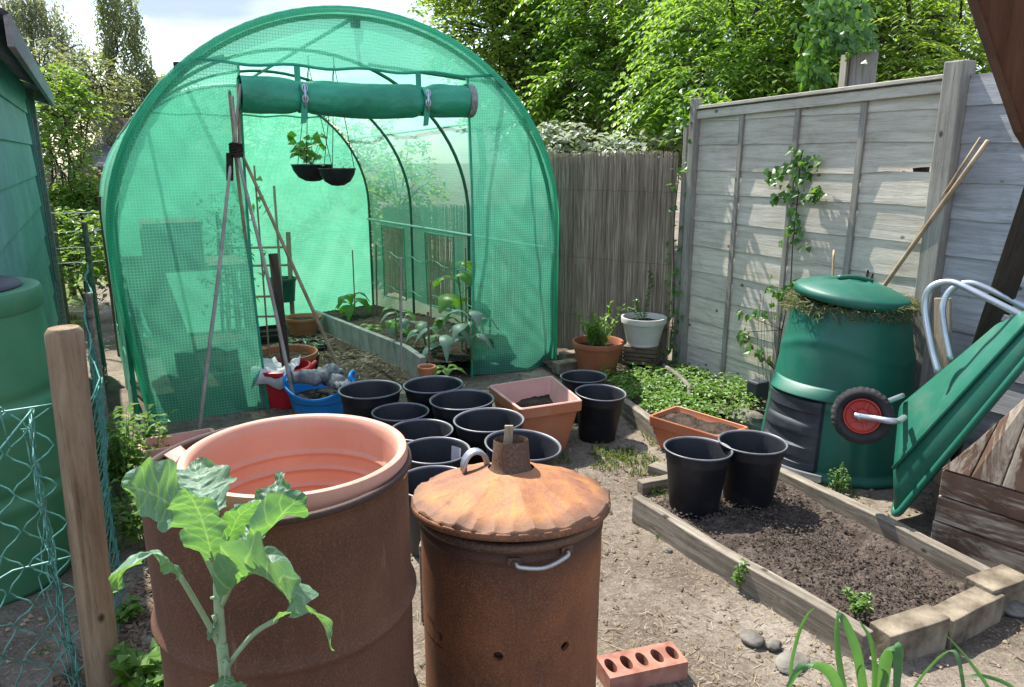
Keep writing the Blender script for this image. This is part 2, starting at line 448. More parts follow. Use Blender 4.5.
def m_rust(name, dark, mid, hot, spk=.5, sc=2.2, fine=180, streak=True, soot=None, rough=.8):
    t = NT(name); v = t.coord('Object'); vs = t.coord('Object', (5, 5, .7))
    f = t.noise(v, sc, 8, .62, .3)
    c = t.ramp(f, [(.32, dark), (.52, mid), (.72, hot)])
    sp = t.noise(v, fine, 3, .7)
    c = t.mix(t.ramp(sp, [(.5, 0), (.66, spk)]), c, [min(1, x*1.7+.01) for x in hot])
    c = t.mix(t.ramp(sp, [(.30, spk), (.44, 0)]), c, [x*.4 for x in dark])
    if streak:
        k = t.noise(vs, 3.2, 6, .65)
        c = t.mix(t.ramp(k, [(.5, 0), (.72, .55)]), c, dark)
        c = t.mix(t.ramp(t.noise(vs, 6.5, 5, .6), [(.62, 0), (.75, .28)]), c, (.34, .24, .17))
    if soot is not None:
        sep = t.n('ShaderNodeSeparateXYZ'); t.l(v, sep.inputs[0])
        hgt = t.math('ADD', sep.outputs['Z'], t.math('MULTIPLY', t.noise(v, 7, 5), soot[2]))
        c = t.mix(t.ramp(t.math('MULTIPLY', t.math('SUBTRACT', hgt, soot[0]), 1/(soot[1]-soot[0])), [(0, 0), (1, .85)]), c, (.022, .018, .017))
    b = t.math('ADD', t.math('MULTIPLY', sp, .6), f)
    return t.fin(t.bsdf(c, rough, .3, .0, b, .35, .004))
M['rust_drum'] = m_rust('rusty_drum_steel', (.068, .030, .018), (.11, .050, .027), (.16, .076, .040), .3, 1.8, 260)
M['rust_body'] = m_rust('rusty_incinerator_steel', (.085, .036, .022), (.185, .068, .030), (.29, .115, .045), .3, 2.4, 220, True, (.56, .66, .06), .6)
M['rust_lid'] = m_rust('rusty_lid_steel', (.19, .085, .050), (.33, .145, .065), (.50, .24, .075), .22, 2.6, 260, False, None, .7)
def m_lid():
    t = NT('rusty_crimped_lid'); v = t.coord('Object')
    sep = t.n('ShaderNodeSeparateXYZ'); t.l(v, sep.inputs[0])
    ang = t.math('ARCTAN2', sep.outputs['Y'], sep.outputs['X'])
    rad = t.math('SQRT', t.math('ADD', t.math('MULTIPLY', sep.outputs['X'], sep.outputs['X']), t.math('MULTIPLY', sep.outputs['Y'], sep.outputs['Y'])))
    cmb = t.n('ShaderNodeCombineXYZ'); t.l(t.math('MULTIPLY', ang, 3.2), cmb.inputs[0]); t.l(t.math('MULTIPLY', rad, 3.0), cmb.inputs[1])
    rays = t.noise(cmb.outputs[0], 3.0, 6, .65)
    f = t.noise(v, 5.5, 7, .6, .4); f2 = t.noise(v, 17, 6, .65); fn = t.noise(v, 240, 3, .7)
    c = t.ramp(f, [(.30, (.15, .066, .040)), (.43, (.25, .105, .056)), (.56, (.37, .16, .058)), (.70, (.49, .235, .052))])
    c = t.mix(t.ramp(rays, [(.55, 0), (.72, .6)]), c, (.50, .22, .045))
    c = t.mix(t.ramp(rays, [(.28, .55), (.42, 0)]), c, (.15, .065, .038))
    c = t.mix(t.ramp(f2, [(.34, .6), (.44, 0)]), c, (.14, .06, .04))
    c = t.mix(t.ramp(f2, [(.70, 0), (.78, .35)]), c, (.56, .43, .33))
    c = t.mix(t.ramp(fn, [(.55, 0), (.7, .3)]), c, (.60, .34, .15))
    c = t.mix(t.ramp(fn, [(.3, .35), (.44, 0)]), c, (.10, .045, .03))
    edge = t.math('ADD', rad, t.math('MULTIPLY', t.math('SUBTRACT', f2, .5), .05))
    c = t.mix(t.ramp(edge, [(.205, 0), (.238, .75)]), c, (.12, .07, .052))
    return t.fin(t.bsdf(c, .68, .3, 0, t.math('ADD', t.math('MULTIPLY', fn, .5), f2), .5, .005))
M['rust_lid'] = m_lid()
M['rust_edge'] = m_rust('scorched_lid_rim', (.09, .042, .028), (.17, .075, .04), (.27, .12, .05), .4, 9, 160, False, None, .65)
M['rust_dark'] = m_rust('sooty_chimney_steel', (.035, .024, .020), (.085, .048, .032), (.15, .08, .045), .4, 5, 160, False, None, .6)

def m_reed():
    t = NT('reed_screen'); v = t.coord('Object', (1, 1, .035)); v2 = t.coord('Object', (1, 1, .25))
    f = t.noise(v, 95, 3, .6); g = t.noise(v2, 9, 5, .6); h = t.noise(t.coord('Object', (1, 1, .01)), 26, 3)
    c = t.ramp(f, [(.28, (.19, .145, .10)), (.46, (.46, .375, .28)), (.62, (.60, .505, .40)), (.8, (.70, .61, .50))])
    c = t.mix(t.ramp(g, [(.4, 0), (.7, .5)]), c, (.14, .105, .075))
    c = t.mix(t.ramp(h, [(.4, .35), (.6, 0)]), c, (.11, .085, .065))
    return t.fin(t.bsdf(c, .8, .25, 0, f, .9, .012))
M['reed'] = m_reed()

def m_ground():
    t = NT('trodden_earth'); v = t.pos()
    f = t.noise(v, 1.5, 9, .62, .3); g = t.noise(v, 22, 8, .7); h = t.noise(v, 90, 5, .7)
    c = t.ramp(f, [(.30, (.085, .066, .050)), (.45, (.155, .126, .098)), (.60, (.235, .20, .162)), (.76, (.33, .295, .25))])
    c = t.mix(t.ramp(g, [(.35, .6), (.55, 0)]), c, (.07, .052, .036))
    c = t.mix(t.ramp(h, [(.52, 0), (.7, .55)]), c, (.40, .35, .28))
    c = t.mix(t.ramp(h, [(.26, .6), (.42, 0)]), c, (.05, .036, .025))
    gr = t.noise(v, 2.7, 7, .7)
    c = t.mix(t.ramp(gr, [(.60, 0), (.70, .45)]), c, (.085, .12, .035))
    b = t.math('ADD', g, t.math('MULTIPLY', h, .6))
    return t.fin(t.bsdf(c, .95, .1, 0, b, .8, .015))
M['ground'] = m_ground()
M['lawn'] = m_noise('rough_grass_ground', (.05, .075, .02), (.12, .155, .045), 3, .95, .1, 50, .8, .02, c2=(.22, .20, .10))

# leaves
M['hedge_a'] = m_leaf('bright_hedge_leaf', [(.11, .21, .04), (.17, .31, .06), (.24, .39, .09), (.13, .25, .05)], .58, .33, .6)
M['hedge_b'] = m_leaf('mid_hedge_leaf', [(.085, .165, .034), (.13, .24, .05), (.19, .32, .075), (.105, .195, .04)], .55, .36, .55)
M['hedge_c'] = m_leaf('yellow_hedge_leaf', [(.15, .235, .045), (.21, .32, .07), (.28, .40, .10), (.17, .275, .055)], .58, .42, .4)
M['pale_shrub'] = m_leaf('pale_shrub_leaf', [(.26, .32, .22), (.42, .46, .37), (.55, .58, .50), (.20, .27, .14)], .3, .5, .4, (1.2, 1.25, .9))
M['birch_leaf'] = m_leaf('birch_leaf', [(.16, .205, .10), (.22, .27, .14), (.28, .33, .185), (.19, .235, .12)], .4, .5, .3)
M['grey_leaf'] = m_leaf('grey_green_leaf', [(.17, .21, .13), (.24, .28, .19), (.31, .345, .25), (.13, .17, .09)], .35, .5, .3)
M['ivy'] = m_leaf('ivy_leaf', [(.05, .14, .022), (.085, .21, .035), (.13, .28, .05), (.04, .115, .02)], .42, .35, .5)
M['weed'] = m_leaf('weed_leaf', [(.085, .185, .026), (.14, .275, .045), (.20, .34, .08), (.11, .225, .035)], .45, .45, .4)
M['grass'] = m_leaf('grass_blade', [(.06, .12, .02), (.10, .17, .03), (.16, .21, .06), (.24, .22, .10)], .4, .5, .3)
M['strap'] = m_leaf('strap_leaf', [(.05, .14, .05), (.08, .19, .07), (.10, .22, .09), (.07, .16, .06)], .4, .45, .45, (1.5, 1.6, .6))
M['silver'] = m_leaf('blue_grey_leaf', [(.13, .21, .15), (.18, .27, .20), (.22, .32, .25), (.10, .18, .11)], .3, .45, .4, (1.4, 1.6, .7))
M['pepper'] = m_leaf('broad_green_leaf', [(.06, .17, .02), (.10, .24, .03), (.14, .30, .04), (.08, .20, .03)], .45, .4, .45)
M['stem'] = m_noise('green_stem', (.10, .17, .06), (.16, .24, .10), 12, .6, .3, 40, .2)
M['stem_pale'] = m_noise('pale_kale_stem', (.20, .30, .16), (.29, .39, .23), 12, .55, .35, 40, .25)
M['clippings'] = m_leaf('dry_grass_clippings', [(.10, .12, .04), (.17, .18, .08), (.24, .23, .13), (.08, .10, .03)], .2, .9, .1)

def m_kale():
    t = NT('kale_leaf'); v = t.coord('Object'); 
    f = t.noise(v, 7, 5); g = t.noise(v, 60, 5, .7)
    vein = t.ramp(t.vor(v, 38, 'DISTANCE_TO_EDGE'), [(.0, 1), (.05, 0)])
    c = t.ramp(f, [(.3, (.085, .185, .115)), (.7, (.14, .25, .165))])
    uvn = t.n('ShaderNodeUVMap'); sp_ = t.n('ShaderNodeSeparateXYZ'); t.l(uvn.outputs[0], sp_.inputs[0])
    au = t.math('ABSOLUTE', sp_.outputs['X'])
    ph_ = t.math('ADD', t.math('SUBTRACT', t.math('MULTIPLY', sp_.outputs['Y'], 6.5), t.math('MULTIPLY', au, 1.3)), t.math('MULTIPLY', f, .5))
    dv = t.math('ABSOLUTE', t.math('SUBTRACT', t.math('FRACT', ph_), .5))
    lat = t.ramp(dv, [(.0, 1), (.075, 0)]); mdr = t.ramp(au, [(.0, 1), (.07, 0)])
    puck = t.ramp(dv, [(.0, 0), (.35, 1)])
    vein = t.math('MAXIMUM', t.math('MULTIPLY', vein, .3), t.math('MAXIMUM', lat, mdr))
    c = t.mix(t.math('MULTIPLY', vein, .45), c, (.34, .45, .33))
    b = t.bsdf(c, .45, .45, 0, t.math('ADD', t.math('ADD', t.math('MULTIPLY', g, .8), t.math('MULTIPLY', f, 2.0)), puck), .55, .008)
    tr = t.n('ShaderNodeBsdfTranslucent'); t.l(t.mix(1.0, c, (1.7, 1.9, .42), 'MULTIPLY'), tr.inputs['Color'])
    m = t.n('ShaderNodeMixShader'); m.inputs[0].default_value = .36
    t.l(b.outputs[0], m.inputs[1]); t.l(tr.outputs[0], m.inputs[2])
    return t.fin(m)
M['kale'] = m_kale()

# ------------------------------------------------------------------ light, sky, camera
SUN_DIR = V((-.60, .80, 0)).normalized()           # horizontal direction towards the sun
EL = math.radians(56)
w = bpy.data.worlds.new('World'); scene.world = w; w.use_nodes = True
nt = w.node_tree; nt.nodes.clear()
def wn(typ): return nt.nodes.new(typ)
out = wn('ShaderNodeOutputWorld'); bg = wn('ShaderNodeBackground'); sky = wn('ShaderNodeTexSky')
sky.sky_type = 'NISHITA'; sky.sun_disc = False; sky.sun_elevation = EL
sky.sun_rotation = math.atan2(SUN_DIR.x, SUN_DIR.y)
sky.air_density = 1.0; sky.dust_density = 1.0; sky.ozone_density = 1.0
tc = wn('ShaderNodeTexCoord'); mp = wn('ShaderNodeMapping'); mp.inputs['Scale'].default_value = (1, 1, 2.6)
mp.inputs['Location'].default_value = (.35, .2, .1)
nz = wn('ShaderNodeTexNoise'); nz.inputs['Scale'].default_value = 2.6; nz.inputs['Detail'].default_value = 9; nz.inputs['Roughness'].default_value = .58
nz.inputs['Distortion'].default_value = .25
nt.links.new(tc.outputs['Generated'], mp.inputs['Vector']); nt.links.new(mp.outputs[0], nz.inputs['Vector'])
cr = wn('ShaderNodeValToRGB'); cr.color_ramp.elements[0].position = .38; cr.color_ramp.elements[1].position = .56
nt.links.new(nz.outputs['Fac'], cr.inputs['Fac'])
nz2 = wn('ShaderNodeTexNoise'); nz2.inputs['Scale'].default_value = 3.4; nz2.inputs['Detail'].default_value = 7
nt.links.new(mp.outputs[0], nz2.inputs['Vector'])
cr2 = wn('ShaderNodeValToRGB')
cr2.color_ramp.elements[0].position = .44; cr2.color_ramp.elements[0].color = (1.75, 2.15, 3.0, 1)
cr2.color_ramp.elements[1].position = .74; cr2.color_ramp.elements[1].color = (4.5, 4.75, 5.2, 1)
nt.links.new(nz2.outputs['Fac'], cr2.inputs['Fac'])
mx = wn('ShaderNodeMix'); mx.data_type = 'RGBA'
fs = [i for i in mx.inputs if i.name == 'Factor' and i.type == 'VALUE'][0]
A_ = [i for i in mx.inputs if i.name == 'A' and i.type == 'RGBA'][0]; B_ = [i for i in mx.inputs if i.name == 'B' and i.type == 'RGBA'][0]
nt.links.new(cr.outputs['Color'], fs); nt.links.new(sky.outputs[0], A_); nt.links.new(cr2.outputs['Color'], B_)
nt.links.new([o for o in mx.outputs if o.type == 'RGBA'][0], bg.inputs['Color'])
bg.inputs['Strength'].default_value = .15
nt.links.new(bg.outputs[0], out.inputs['Surface'])
sl = bpy.data.lights.new('sun', 'SUN'); sl.energy = 4.3; sl.angle = math.radians(.53); sl.color = (1, .955, .88)
so = bpy.data.objects.new('sun', sl); col.objects.link(so)
sd = V((SUN_DIR.x*math.cos(EL), SUN_DIR.y*math.cos(EL), math.sin(EL)))
so.rotation_euler = sd.to_track_quat('Z', 'Y').to_euler(); so.location = sd*30
cam = bpy.data.cameras.new('camera'); co = bpy.data.objects.new('camera', cam); col.objects.link(co)
co.location = (0, 0, H); co.rotation_euler = (PI/2 - PITCH, 0, 0)
cam.sensor_width = 36; cam.lens = F/1024*36; cam.clip_end = 500; cam.clip_start = .05
scene.camera = co
scene.view_settings.view_transform = 'Standard'; scene.view_settings.look = 'None'
scene.view_settings.exposure = 1.38; scene.view_settings.gamma = 1; scene.view_settings.use_curve_mapping = False
scene.cycles.max_bounces = 8; scene.cycles.transparent_max_bounces = 24; scene.cycles.diffuse_bounces = 4
scene.cycles.use_denoising = True; scene.cycles.caustics_reflective = False; scene.cycles.caustics_refractive = False
# ------------------------------------------------------------------ the ground
def axis(lo, hi, step, far, grow=1.35):
    a = []; x = lo
    while x <= hi + 1e-6: a.append(x); x += step
    s = step
    while a[-1] < far: s *= grow; a.append(a[-1] + s)
    s = step
    while a[0] > -far: s *= grow; a.insert(0, a[0] - s)
    return a
gx = axis(-2.6, 2.9, .035, 140); gy = axis(.9, 7.2, .035, 140)
g = MB(); rows = []
def gh(x, y):
    z = gz(x, y)
    if abs(x) < 12 and -6 < y < 16:
        z += .014*noise.noise(V((x*2.1, y*2.1, 0))) + .007*noise.noise(V((x*9, y*9, 3)))
        if abs(x) < 3.2 and y < 8: z += .005*noise.noise(V((x*28, y*28, 7)))
    return z
for y in gy: rows.append([V((x, y, gh(x, y))) for x in gx])
g.grid(rows)
o = obj('ground', g, M['ground'], smooth=True); o['kind'] = 'structure'
# trodden path strip is the same earth; rough grass beyond the plots (left rear)
g = MB(); rows = []
for i in range(40):
    w_ = 1.2 + i*.5; row = []
    for j in range(60):
        u_ = -.33 - j*.35 - .0*w_
        p = T(u_, w_); row.append(V((p.x, p.y, gh(p.x, p.y) + .012 + .05*noise.noise(V((p.x, p.y, 5))))))
    rows.append(row)
g.grid(rows); o = obj('rough_lawn', g, M['lawn'], smooth=True); o['kind'] = 'structure'

# ------------------------------------------------------------------ soil surfaces (structure)
def soil_sheet(name, a, b, c, d, zf, nu, nv, amp, mat):
    """lumpy soil filling the quad a-b-c-d (a->b near edge, d->c far edge)"""
    m = MB(); rows = []
    for i in range(nv+1):
        row = []
        for j in range(nu+1):
            p = a.lerp(b, j/nu).lerp(d.lerp(c, j/nu), i/nv)
            n0 = noise.noise(V((p.x*13, p.y*13, 1))); n1 = noise.noise(V((p.x*31, p.y*31, 2))); n2 = noise.noise(V((p.x*4, p.y*4, 4)))
            row.append(V((p.x, p.y, zf(p) + amp*(.9*n2 + .8*abs(n0) + .55*abs(n1)))))
        rows.append(row)
    m.grid(rows); o = obj(name, m, mat, smooth=True); o['kind'] = 'structure'; return o

# right bed: corners from the picture
B_nl = at(868, 634, .10); B_nr = at(1003, 592, .10); B_fl = at(636, 498, .10); B_fr = at(783, 479, .08)
_bi = (B_fl - B_nl).normalized()*.06
soil_sheet('bed_soil', B_nl + V((.02,0,0)) + _bi, B_nr + _bi, B_fr, B_fl + V((.02,.0,0)), lambda p: .060, 130, 200, .024, M['soil'])
def flat_(p): return V((p.x, p.y, 0))
def FP_(s): return V((1.27, 5.25, 0))
# planted border along the fence and reed screen
D_a = at(658, 441, 0); D_b = at(620, 398, 0); D_c = T(2.98, .55); 
BD = [at(650, 428), at(775, 418), FP_(0), T(2.70, .75)]
soil_sheet('border_soil', flat_(BD[0]), flat_(BD[1]), flat_(BD[2]), flat_(BD[3]), lambda p: .045, 40, 60, .022, M['soil'])
# bed inside the tunnel
E_n = at(424, 384); E_f = at(316, 327)
un, wn_ = uw(E_n.x, E_n.y); uf, wf = uw(E_f.x, E_f.y)
print('tunnel board', round(un,2), round(wn_,2), round(uf,2), round(wf,2))
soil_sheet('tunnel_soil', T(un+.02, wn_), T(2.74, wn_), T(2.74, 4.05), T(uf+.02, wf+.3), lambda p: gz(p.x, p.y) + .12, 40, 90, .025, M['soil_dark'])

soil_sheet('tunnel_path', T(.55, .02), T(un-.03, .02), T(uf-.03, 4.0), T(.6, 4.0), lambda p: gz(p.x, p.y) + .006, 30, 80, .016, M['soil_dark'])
# ------------------------------------------------------------------ loose litter (nobody could count it)
def scatter_quads(n, fn, lmin, lmax, wmin, wmax, lift=.004, flat=.25):
    m = MB()
    for _ in range(n):
        p = fn()
        if p is None: continue
        a = U(0, 2*PI); d = V((math.cos(a), math.sin(a), U(-flat, flat))).normalized(); s = V((-math.sin(a), math.cos(a), U(-flat, flat)*2)).normalized()
        l = U(lmin, lmax)*.5; w2 = U(wmin, wmax)*.5
        c = p + V((0, 0, lift + abs(d.z)*l))
        m.quad(c - d*l - s*w2, c + d*l - s*w2*.6, c + d*l + s*w2*.6, c - d*l + s*w2)
    return m
def path_pt():
    y = 1.7 + 3.6*R()**1.3; x = U(-1.6, 2.2)
    u, w2 = uw(x, y)
    if noise.noise(V((x*2.2, y*2.2, 9))) < U(-.35, .25): return None
    return V((x, y, gh(x, y)))
o = obj('straw_litter', scatter_quads(15000, path_pt, .010, .045, .001, .0032), M['straw']); o['kind'] = 'stuff'
def path_pt2():
    y = 1.7 + 3.8*R(); x = U(-1.7, 2.2); return V((x, y, gh(x, y)))
def crumbs(n, fn, a, b):
    m = MB()
    for _ in range(n):
        p = fn()
        if p is None: continue
        r = a + (b-a)*R()**4.5; k = len(m.v)
        c = p + V((0, 0, r*.35))
        for dx, dy, dz in ((1,0,0),(0,1,0),(-1,0,0),(0,-1,0),(0,0,1),(0,0,-1)):
            m.v.append(c + V((dx*r*U(.7,1.3), dy*r*U(.7,1.3), dz*r*U(.5,.9))))
        for f in ((0,1,4),(1,2,4),(2,3,4),(3,0,4),(1,0,5),(2,1,5),(3,2,5),(0,3,5)): m.f.append(tuple(k+i for i in f))
    return m
o = obj('earth_crumbs', crumbs(9000, path_pt2, .003, .012), M['straw']); o['kind'] = 'stuff'
def bed_pt():
    p = B_nl.lerp(B_nr, U(.03,.97)).lerp(B_fl.lerp(B_fr, U(.03,.97)), U(.06, 1)); return V((p.x, p.y, .068 + U(0,.02)))
o = obj('soil_clods', crumbs(9000, bed_pt, .0012, .009), M['crumb']); o['kind'] = 'stuff'
def mulch_pt():
    u = U(.75, un); w2 = U(.1, 3.8); p = T(u, w2); return V((p.x, p.y, gh(p.x, p.y)))
mb = scatter_quads(2600, mulch_pt, .02, .07, .006, .018, .008, .4)
def mulch2():
    x = U(-1.35, -.75); y = U(1.9, 3.2); return V((x, y, gh(x, y)))
m2 = scatter_quads(2600, mulch2, .015, .05, .005, .015, .006, .4)
k = len(mb.v); mb.v += m2.v; mb.f += [tuple(i+k for i in f) for f in m2.f]
o = obj('bark_mulch', mb, M['chip']); o['kind'] = 'stuff'
# small weeds and grass in the path, ground cover in the border
def tuft(m, p, n, h, spread=.5, wd=.004):
    for _ in range(n):
        a = U(0, 2*PI); d = V((math.cos(a), math.sin(a), 0)); hh = h*U(.5, 1.1); l = spread*hh*U(.3, 1.2)
        s = V((-d.y, d.x, 0))*wd
        b0 = p + d*U(0, .012); b1 = b0 + d*l*.35 + V((0,0,hh*.65)); b2 = b0 + d*l + V((0,0,hh*U(.7,1)))
        k = len(m.v); m.v += [b0-s, b0+s, b1+s*.8, b1-s*.8, b2]; m.f += [(k,k+1,k+2,k+3), (k+3,k+2,k+4)]
def twig_pt():
    y = 1.75 + 3.2*R(); x = U(-1.2, 2.0); return V((x, y, gh(x, y)))
o = obj('path_debris', scatter_quads(1100, twig_pt, .008, .03, .003, .009, .005, .35), M['debris']); o['kind'] = 'stuff'
m = MB()
for px, py, n, sp in ((610,462,70,.09),(640,470,22,.07),(625,455,30,.06),(600,452,20,.05),(830,530,10,.05),(660,492,14,.05),(648,462,18,.05),(655,440,16,.06),(760,560,6,.08),(560,460,14,.05),(845,500,26,.08)):
    for _ in range(n):
        c = at(px, py) + V((U(-sp,sp), U(-sp,sp)*1.4, 0)); c.z = gh(c.x, c.y); tuft(m, c, 6, U(.02, .05), .8, .0022)
for _ in range(330):
    p = path_pt2()
    if noise.noise(V((p.x*1.6, p.y*1.6, 2))) > .12: tuft(m, p, 6, U(.012, .035), 1.0, .002)
for _ in range(240):
    w2 = U(1.3, 7); u = U(-1.6, -.36); p = T(u, w2); p.z = gh(p.x, p.y); tuft(m, p, 9, U(.06, .16), .7, .004)
o = obj('path_grass', m, M['grass']); o['kind'] = 'stuff'
m = MB()
def gcov(p, n, r, s):
    for _ in range(n):
        a = U(0, 2*PI); q = p + V((U(-r,r), U(-r,r), U(.0,.07)))
        d = V((math.cos(a), math.sin(a), U(-.1,.6)))
        m.leaf(q, d, V((U(-.4,.4), U(-.4,.4), 1)), s*U(.7,1.4), s*U(.5,.8), .2, .25)
for _ in range(560):
    px = U(598, 752); py = U(373, 422)
    if py < 372 + max(0, (px-690))*.30 or py > 380 + (px-598)*.62: continue
    p = at(px, py, .06)
    d = noise.noise(V((p.x*3, p.y*3, 3)))
    if d > -.32: gcov(p, 9, .055, .034)
o = obj('border_ground_cover', m, M['weed']); o['kind'] = 'stuff'

# ------------------------------------------------------------------ bed edging: timbers, bricks
def timber(name, a, b, wd, h, mat, label, z0=0.0, grp='timber edging of the soil bed', jit=.008, sub=16):
    d = (b-a); d.z = 0; L = d.length; d.normalize(); s = V((-d.y, d.x, 0))
    mid = (a+b)/2; mid.z = z0
    m = MB(); m.plank(V((-L/2, 0, 0)), V((L/2, 0, 0)), V((0, wd, 0)), V((0, 0, h)), jit, sub)
    o = obj(name, m, mat, world=False, bevel=.004)
    o.location = mid; o.rotation_euler = (0, 0, math.atan2(d.y, d.x))
    return tag(o, label, 'timber', grp)
def flat(p, z=0): return V((p.x, p.y, z))
off = V((.0, 0, 0))
timber('edging_timber', flat(B_fl), flat(B_nl), .048, .115, M['old_wood'], 'long weathered timber on the path side of the dug soil bed', -.01, jit=.010)
timber('edging_timber', flat(at(778, 484)), flat(at(1010, 606)), .05, .10, M['old_wood'], 'long pale timber between the soil bed and the green bin', -.01, jit=.01)
timber('edging_timber', at(640, 492), at(700, 481), .05, .07, M['old_wood'], 'short timber end behind the two buckets on the soil bed', -.01, jit=.01, sub=6)
timber('edging_timber', at(652, 473), at(704, 492), .07, .06, M['old_wood'], 'short broken timber lying beside the trough planter', -.01, jit=.014, sub=6)
timber('edging_timber', at(619, 411), at(664, 446), .05, .11, M['old_wood'], 'old timber edging the leafy border by the black bucket pair', -.01, jit=.008)
def brick(a, b, wd, h, mat, label, z0=-.01):
    o = timber('edging_brick', a, b, wd, h, mat, label, z0, 'bricks closing the near end of the soil bed', .006, 5)
    o['category'] = 'brick'; return o
q0 = at(884, 650); q1 = at(938, 628); q2 = at(988, 606)
bd = (q1-q0).normalized()
brick(at(877, 659), at(934, 640), .085, .115, M['brick'], 'stock brick on edge nearest the path timber of the bed')
brick(at(938, 640), at(988, 614), .085, .105, M['brick'], 'stock brick with a chipped corner in the middle of the bed end')
brick(at(975, 612), at(1012, 598), .10, .115, M['brick'], 'crumbling mossy brick at the right corner of the bed end')
# perforated red brick on the path
t = thing('perforated_brick', 'red brick with a row of round holes lying on the path', 'brick', at(641, 676))
bdir = (at(683, 668) - at(600, 686)); bdir.z = 0; bdir.normalize(); bs = V((-bdir.y, bdir.x, 0))
hl, hw, hh = .125, .052, .058
m = MB(); NH = 5
def bl(u, v, z): return bdir*u + bs*v + V((0, 0, z))
# top face with holes, built as strips round each hole
cell = 2*hl/NH
for i in range(NH):
    cu = -hl + cell*(i+.5); rr = []; K = 16
    for j in range(K):
        a = 2*PI*j/K; sq = max(abs(math.cos(a)), abs(math.sin(a)))
        rr.append((bl(cu + math.cos(a)/sq*cell/2, math.sin(a)/sq*hw, hh), bl(cu + math.cos(a)*.0155, math.sin(a)*.032, hh), bl(cu + math.cos(a)*.0155, math.sin(a)*.032, .004)))
    for j in range(K):
        p, q = rr[j], rr[(j+1) % K]
        m.quad(p[0], q[0], q[1], p[1]); m.quad(p[1], q[1], q[2], p[2])
for a, b in (((-hl,-hw),(hl,-hw)), ((hl,-hw),(hl,hw)), ((hl,hw),(-hl,hw)), ((-hl,hw),(-hl,-hw))):
    m.quad(bl(*a, -.012), bl(*b, -.012), bl(*b, hh), bl(*a, hh))
m.quad(bl(-hl,-hw,.003), bl(hl,-hw,.003), bl(hl,hw,.003), bl(-hl,hw,.003))
obj('brick_body', m, M['brick_red'], t, world=False)
# stones
def stone(px, py, r, label, mat='stone', sq=(1,.8,.6)):
    m = MB(); rows = []
    o = U(0, 90)
    for i in range(15):
        th = PI*i/14; row = []
        for j in range(22):
            ph = 2*PI*j/22; d = V((math.sin(th)*math.cos(ph), math.sin(th)*math.sin(ph), math.cos(th)))
            k = 1 + .45*noise.noise(d*1.5 + V((o,0,0))) + .16*noise.noise(d*4 + V((o,0,0)))
            k = min(k, 1.02) + .05*noise.noise(d*9 + V((o,0,0)))
            row.append(V((d.x*r*k*sq[0], d.y*r*k*sq[1], d.z*r*k*sq[2])))
        rows.append(row)
    m.grid(rows, True)
    p = at(px, py)
    ob = obj('stone', m, M[mat], world=False, loc=(p.x, p.y, r*sq[2]*.55 + gz(p.x, p.y))); ob.rotation_euler = (0, 0, U(0, 6))
    smooth_angle(ob, 50); return tag(ob, label, 'stone', 'stones about the plot')
stone(747, 428, .10, 'big grey stone behind the bucket on the soil bed', sq=(1.2,.8,.7))
stone(752, 412, .08, 'flat grey stone at the edge of the leafy border', sq=(1.2,.9,.6))
stone(730, 410, .06, 'smaller grey stone just beyond the trough planter')
stone(752, 641, .038, 'grey stone on the path beside the bed timber', sq=(1.1,.9,.5))
stone(774, 648, .026, 'small stone right of the path stone by the bed timber', sq=(1.1,.9,.6))
stone(668, 552, .018, 'dark pebble against the foot of the path side timber')
stone(1012, 612, .045, 'pale stone at the right picture edge beyond the bricks')
stone(125, 606, .04, 'pale stone on the mulch right of the round stake', sq=(1.2,.9,.5))
stone(130, 672, .05, 'pale flat stone at the foot of the round stake', sq=(1.3,.9,.5))
stone(792, 664, .05, 'flat stone sunk in the path before the strap leaves', sq=(1.3,.9,.22))
stone(590, 585, .012, 'tiny pebble on the path beside the incinerator')
# ------------------------------------------------------------------ the polytunnel
HS, HT = 1.03, 2.305                      # height of the straight side, top
def prof(n=64):
    out = []; ls = HS; la = 0; arc = []
    K = 200
    pts = [(0, 0), (0, HS)] + [(TW/2 - TW/2*math.cos(PI*k/K), HS + (HT-HS)*math.sin(PI*k/K)) for k in range(1, K)] + [(TW, HS), (TW, 0)]
    ac = [0]
    for i in range(1, len(pts)): ac.append(ac[-1] + math.dist(pts[i], pts[i-1]))
    tot = ac[-1]; i = 0
    for k in range(n+1):
        s = tot*k/n
        while i < len(pts)-2 and ac[i+1] < s: i += 1
        f = (s-ac[i])/(ac[i+1]-ac[i]); a, b = pts[i], pts[i+1]
        out.append((a[0]+(b[0]-a[0])*f, a[1]+(b[1]-a[1])*f, s))
    return out
def TZ(u, w_, z):                          # tunnel point; feet follow the falling ground, the roof falls a little
    k = sstep(.9, 0, z)
    p = T(u, w_); return V((p.x, p.y, z - .02*w_*(1-k) - .1*max(0, w_-.4)*k))
tun = thing('polytunnel', 'walk-in green netting polytunnel with its door rolled up', 'polytunnel', T(TW/2, 0))
HW = [0.0, 1.37, 2.73, 4.1]
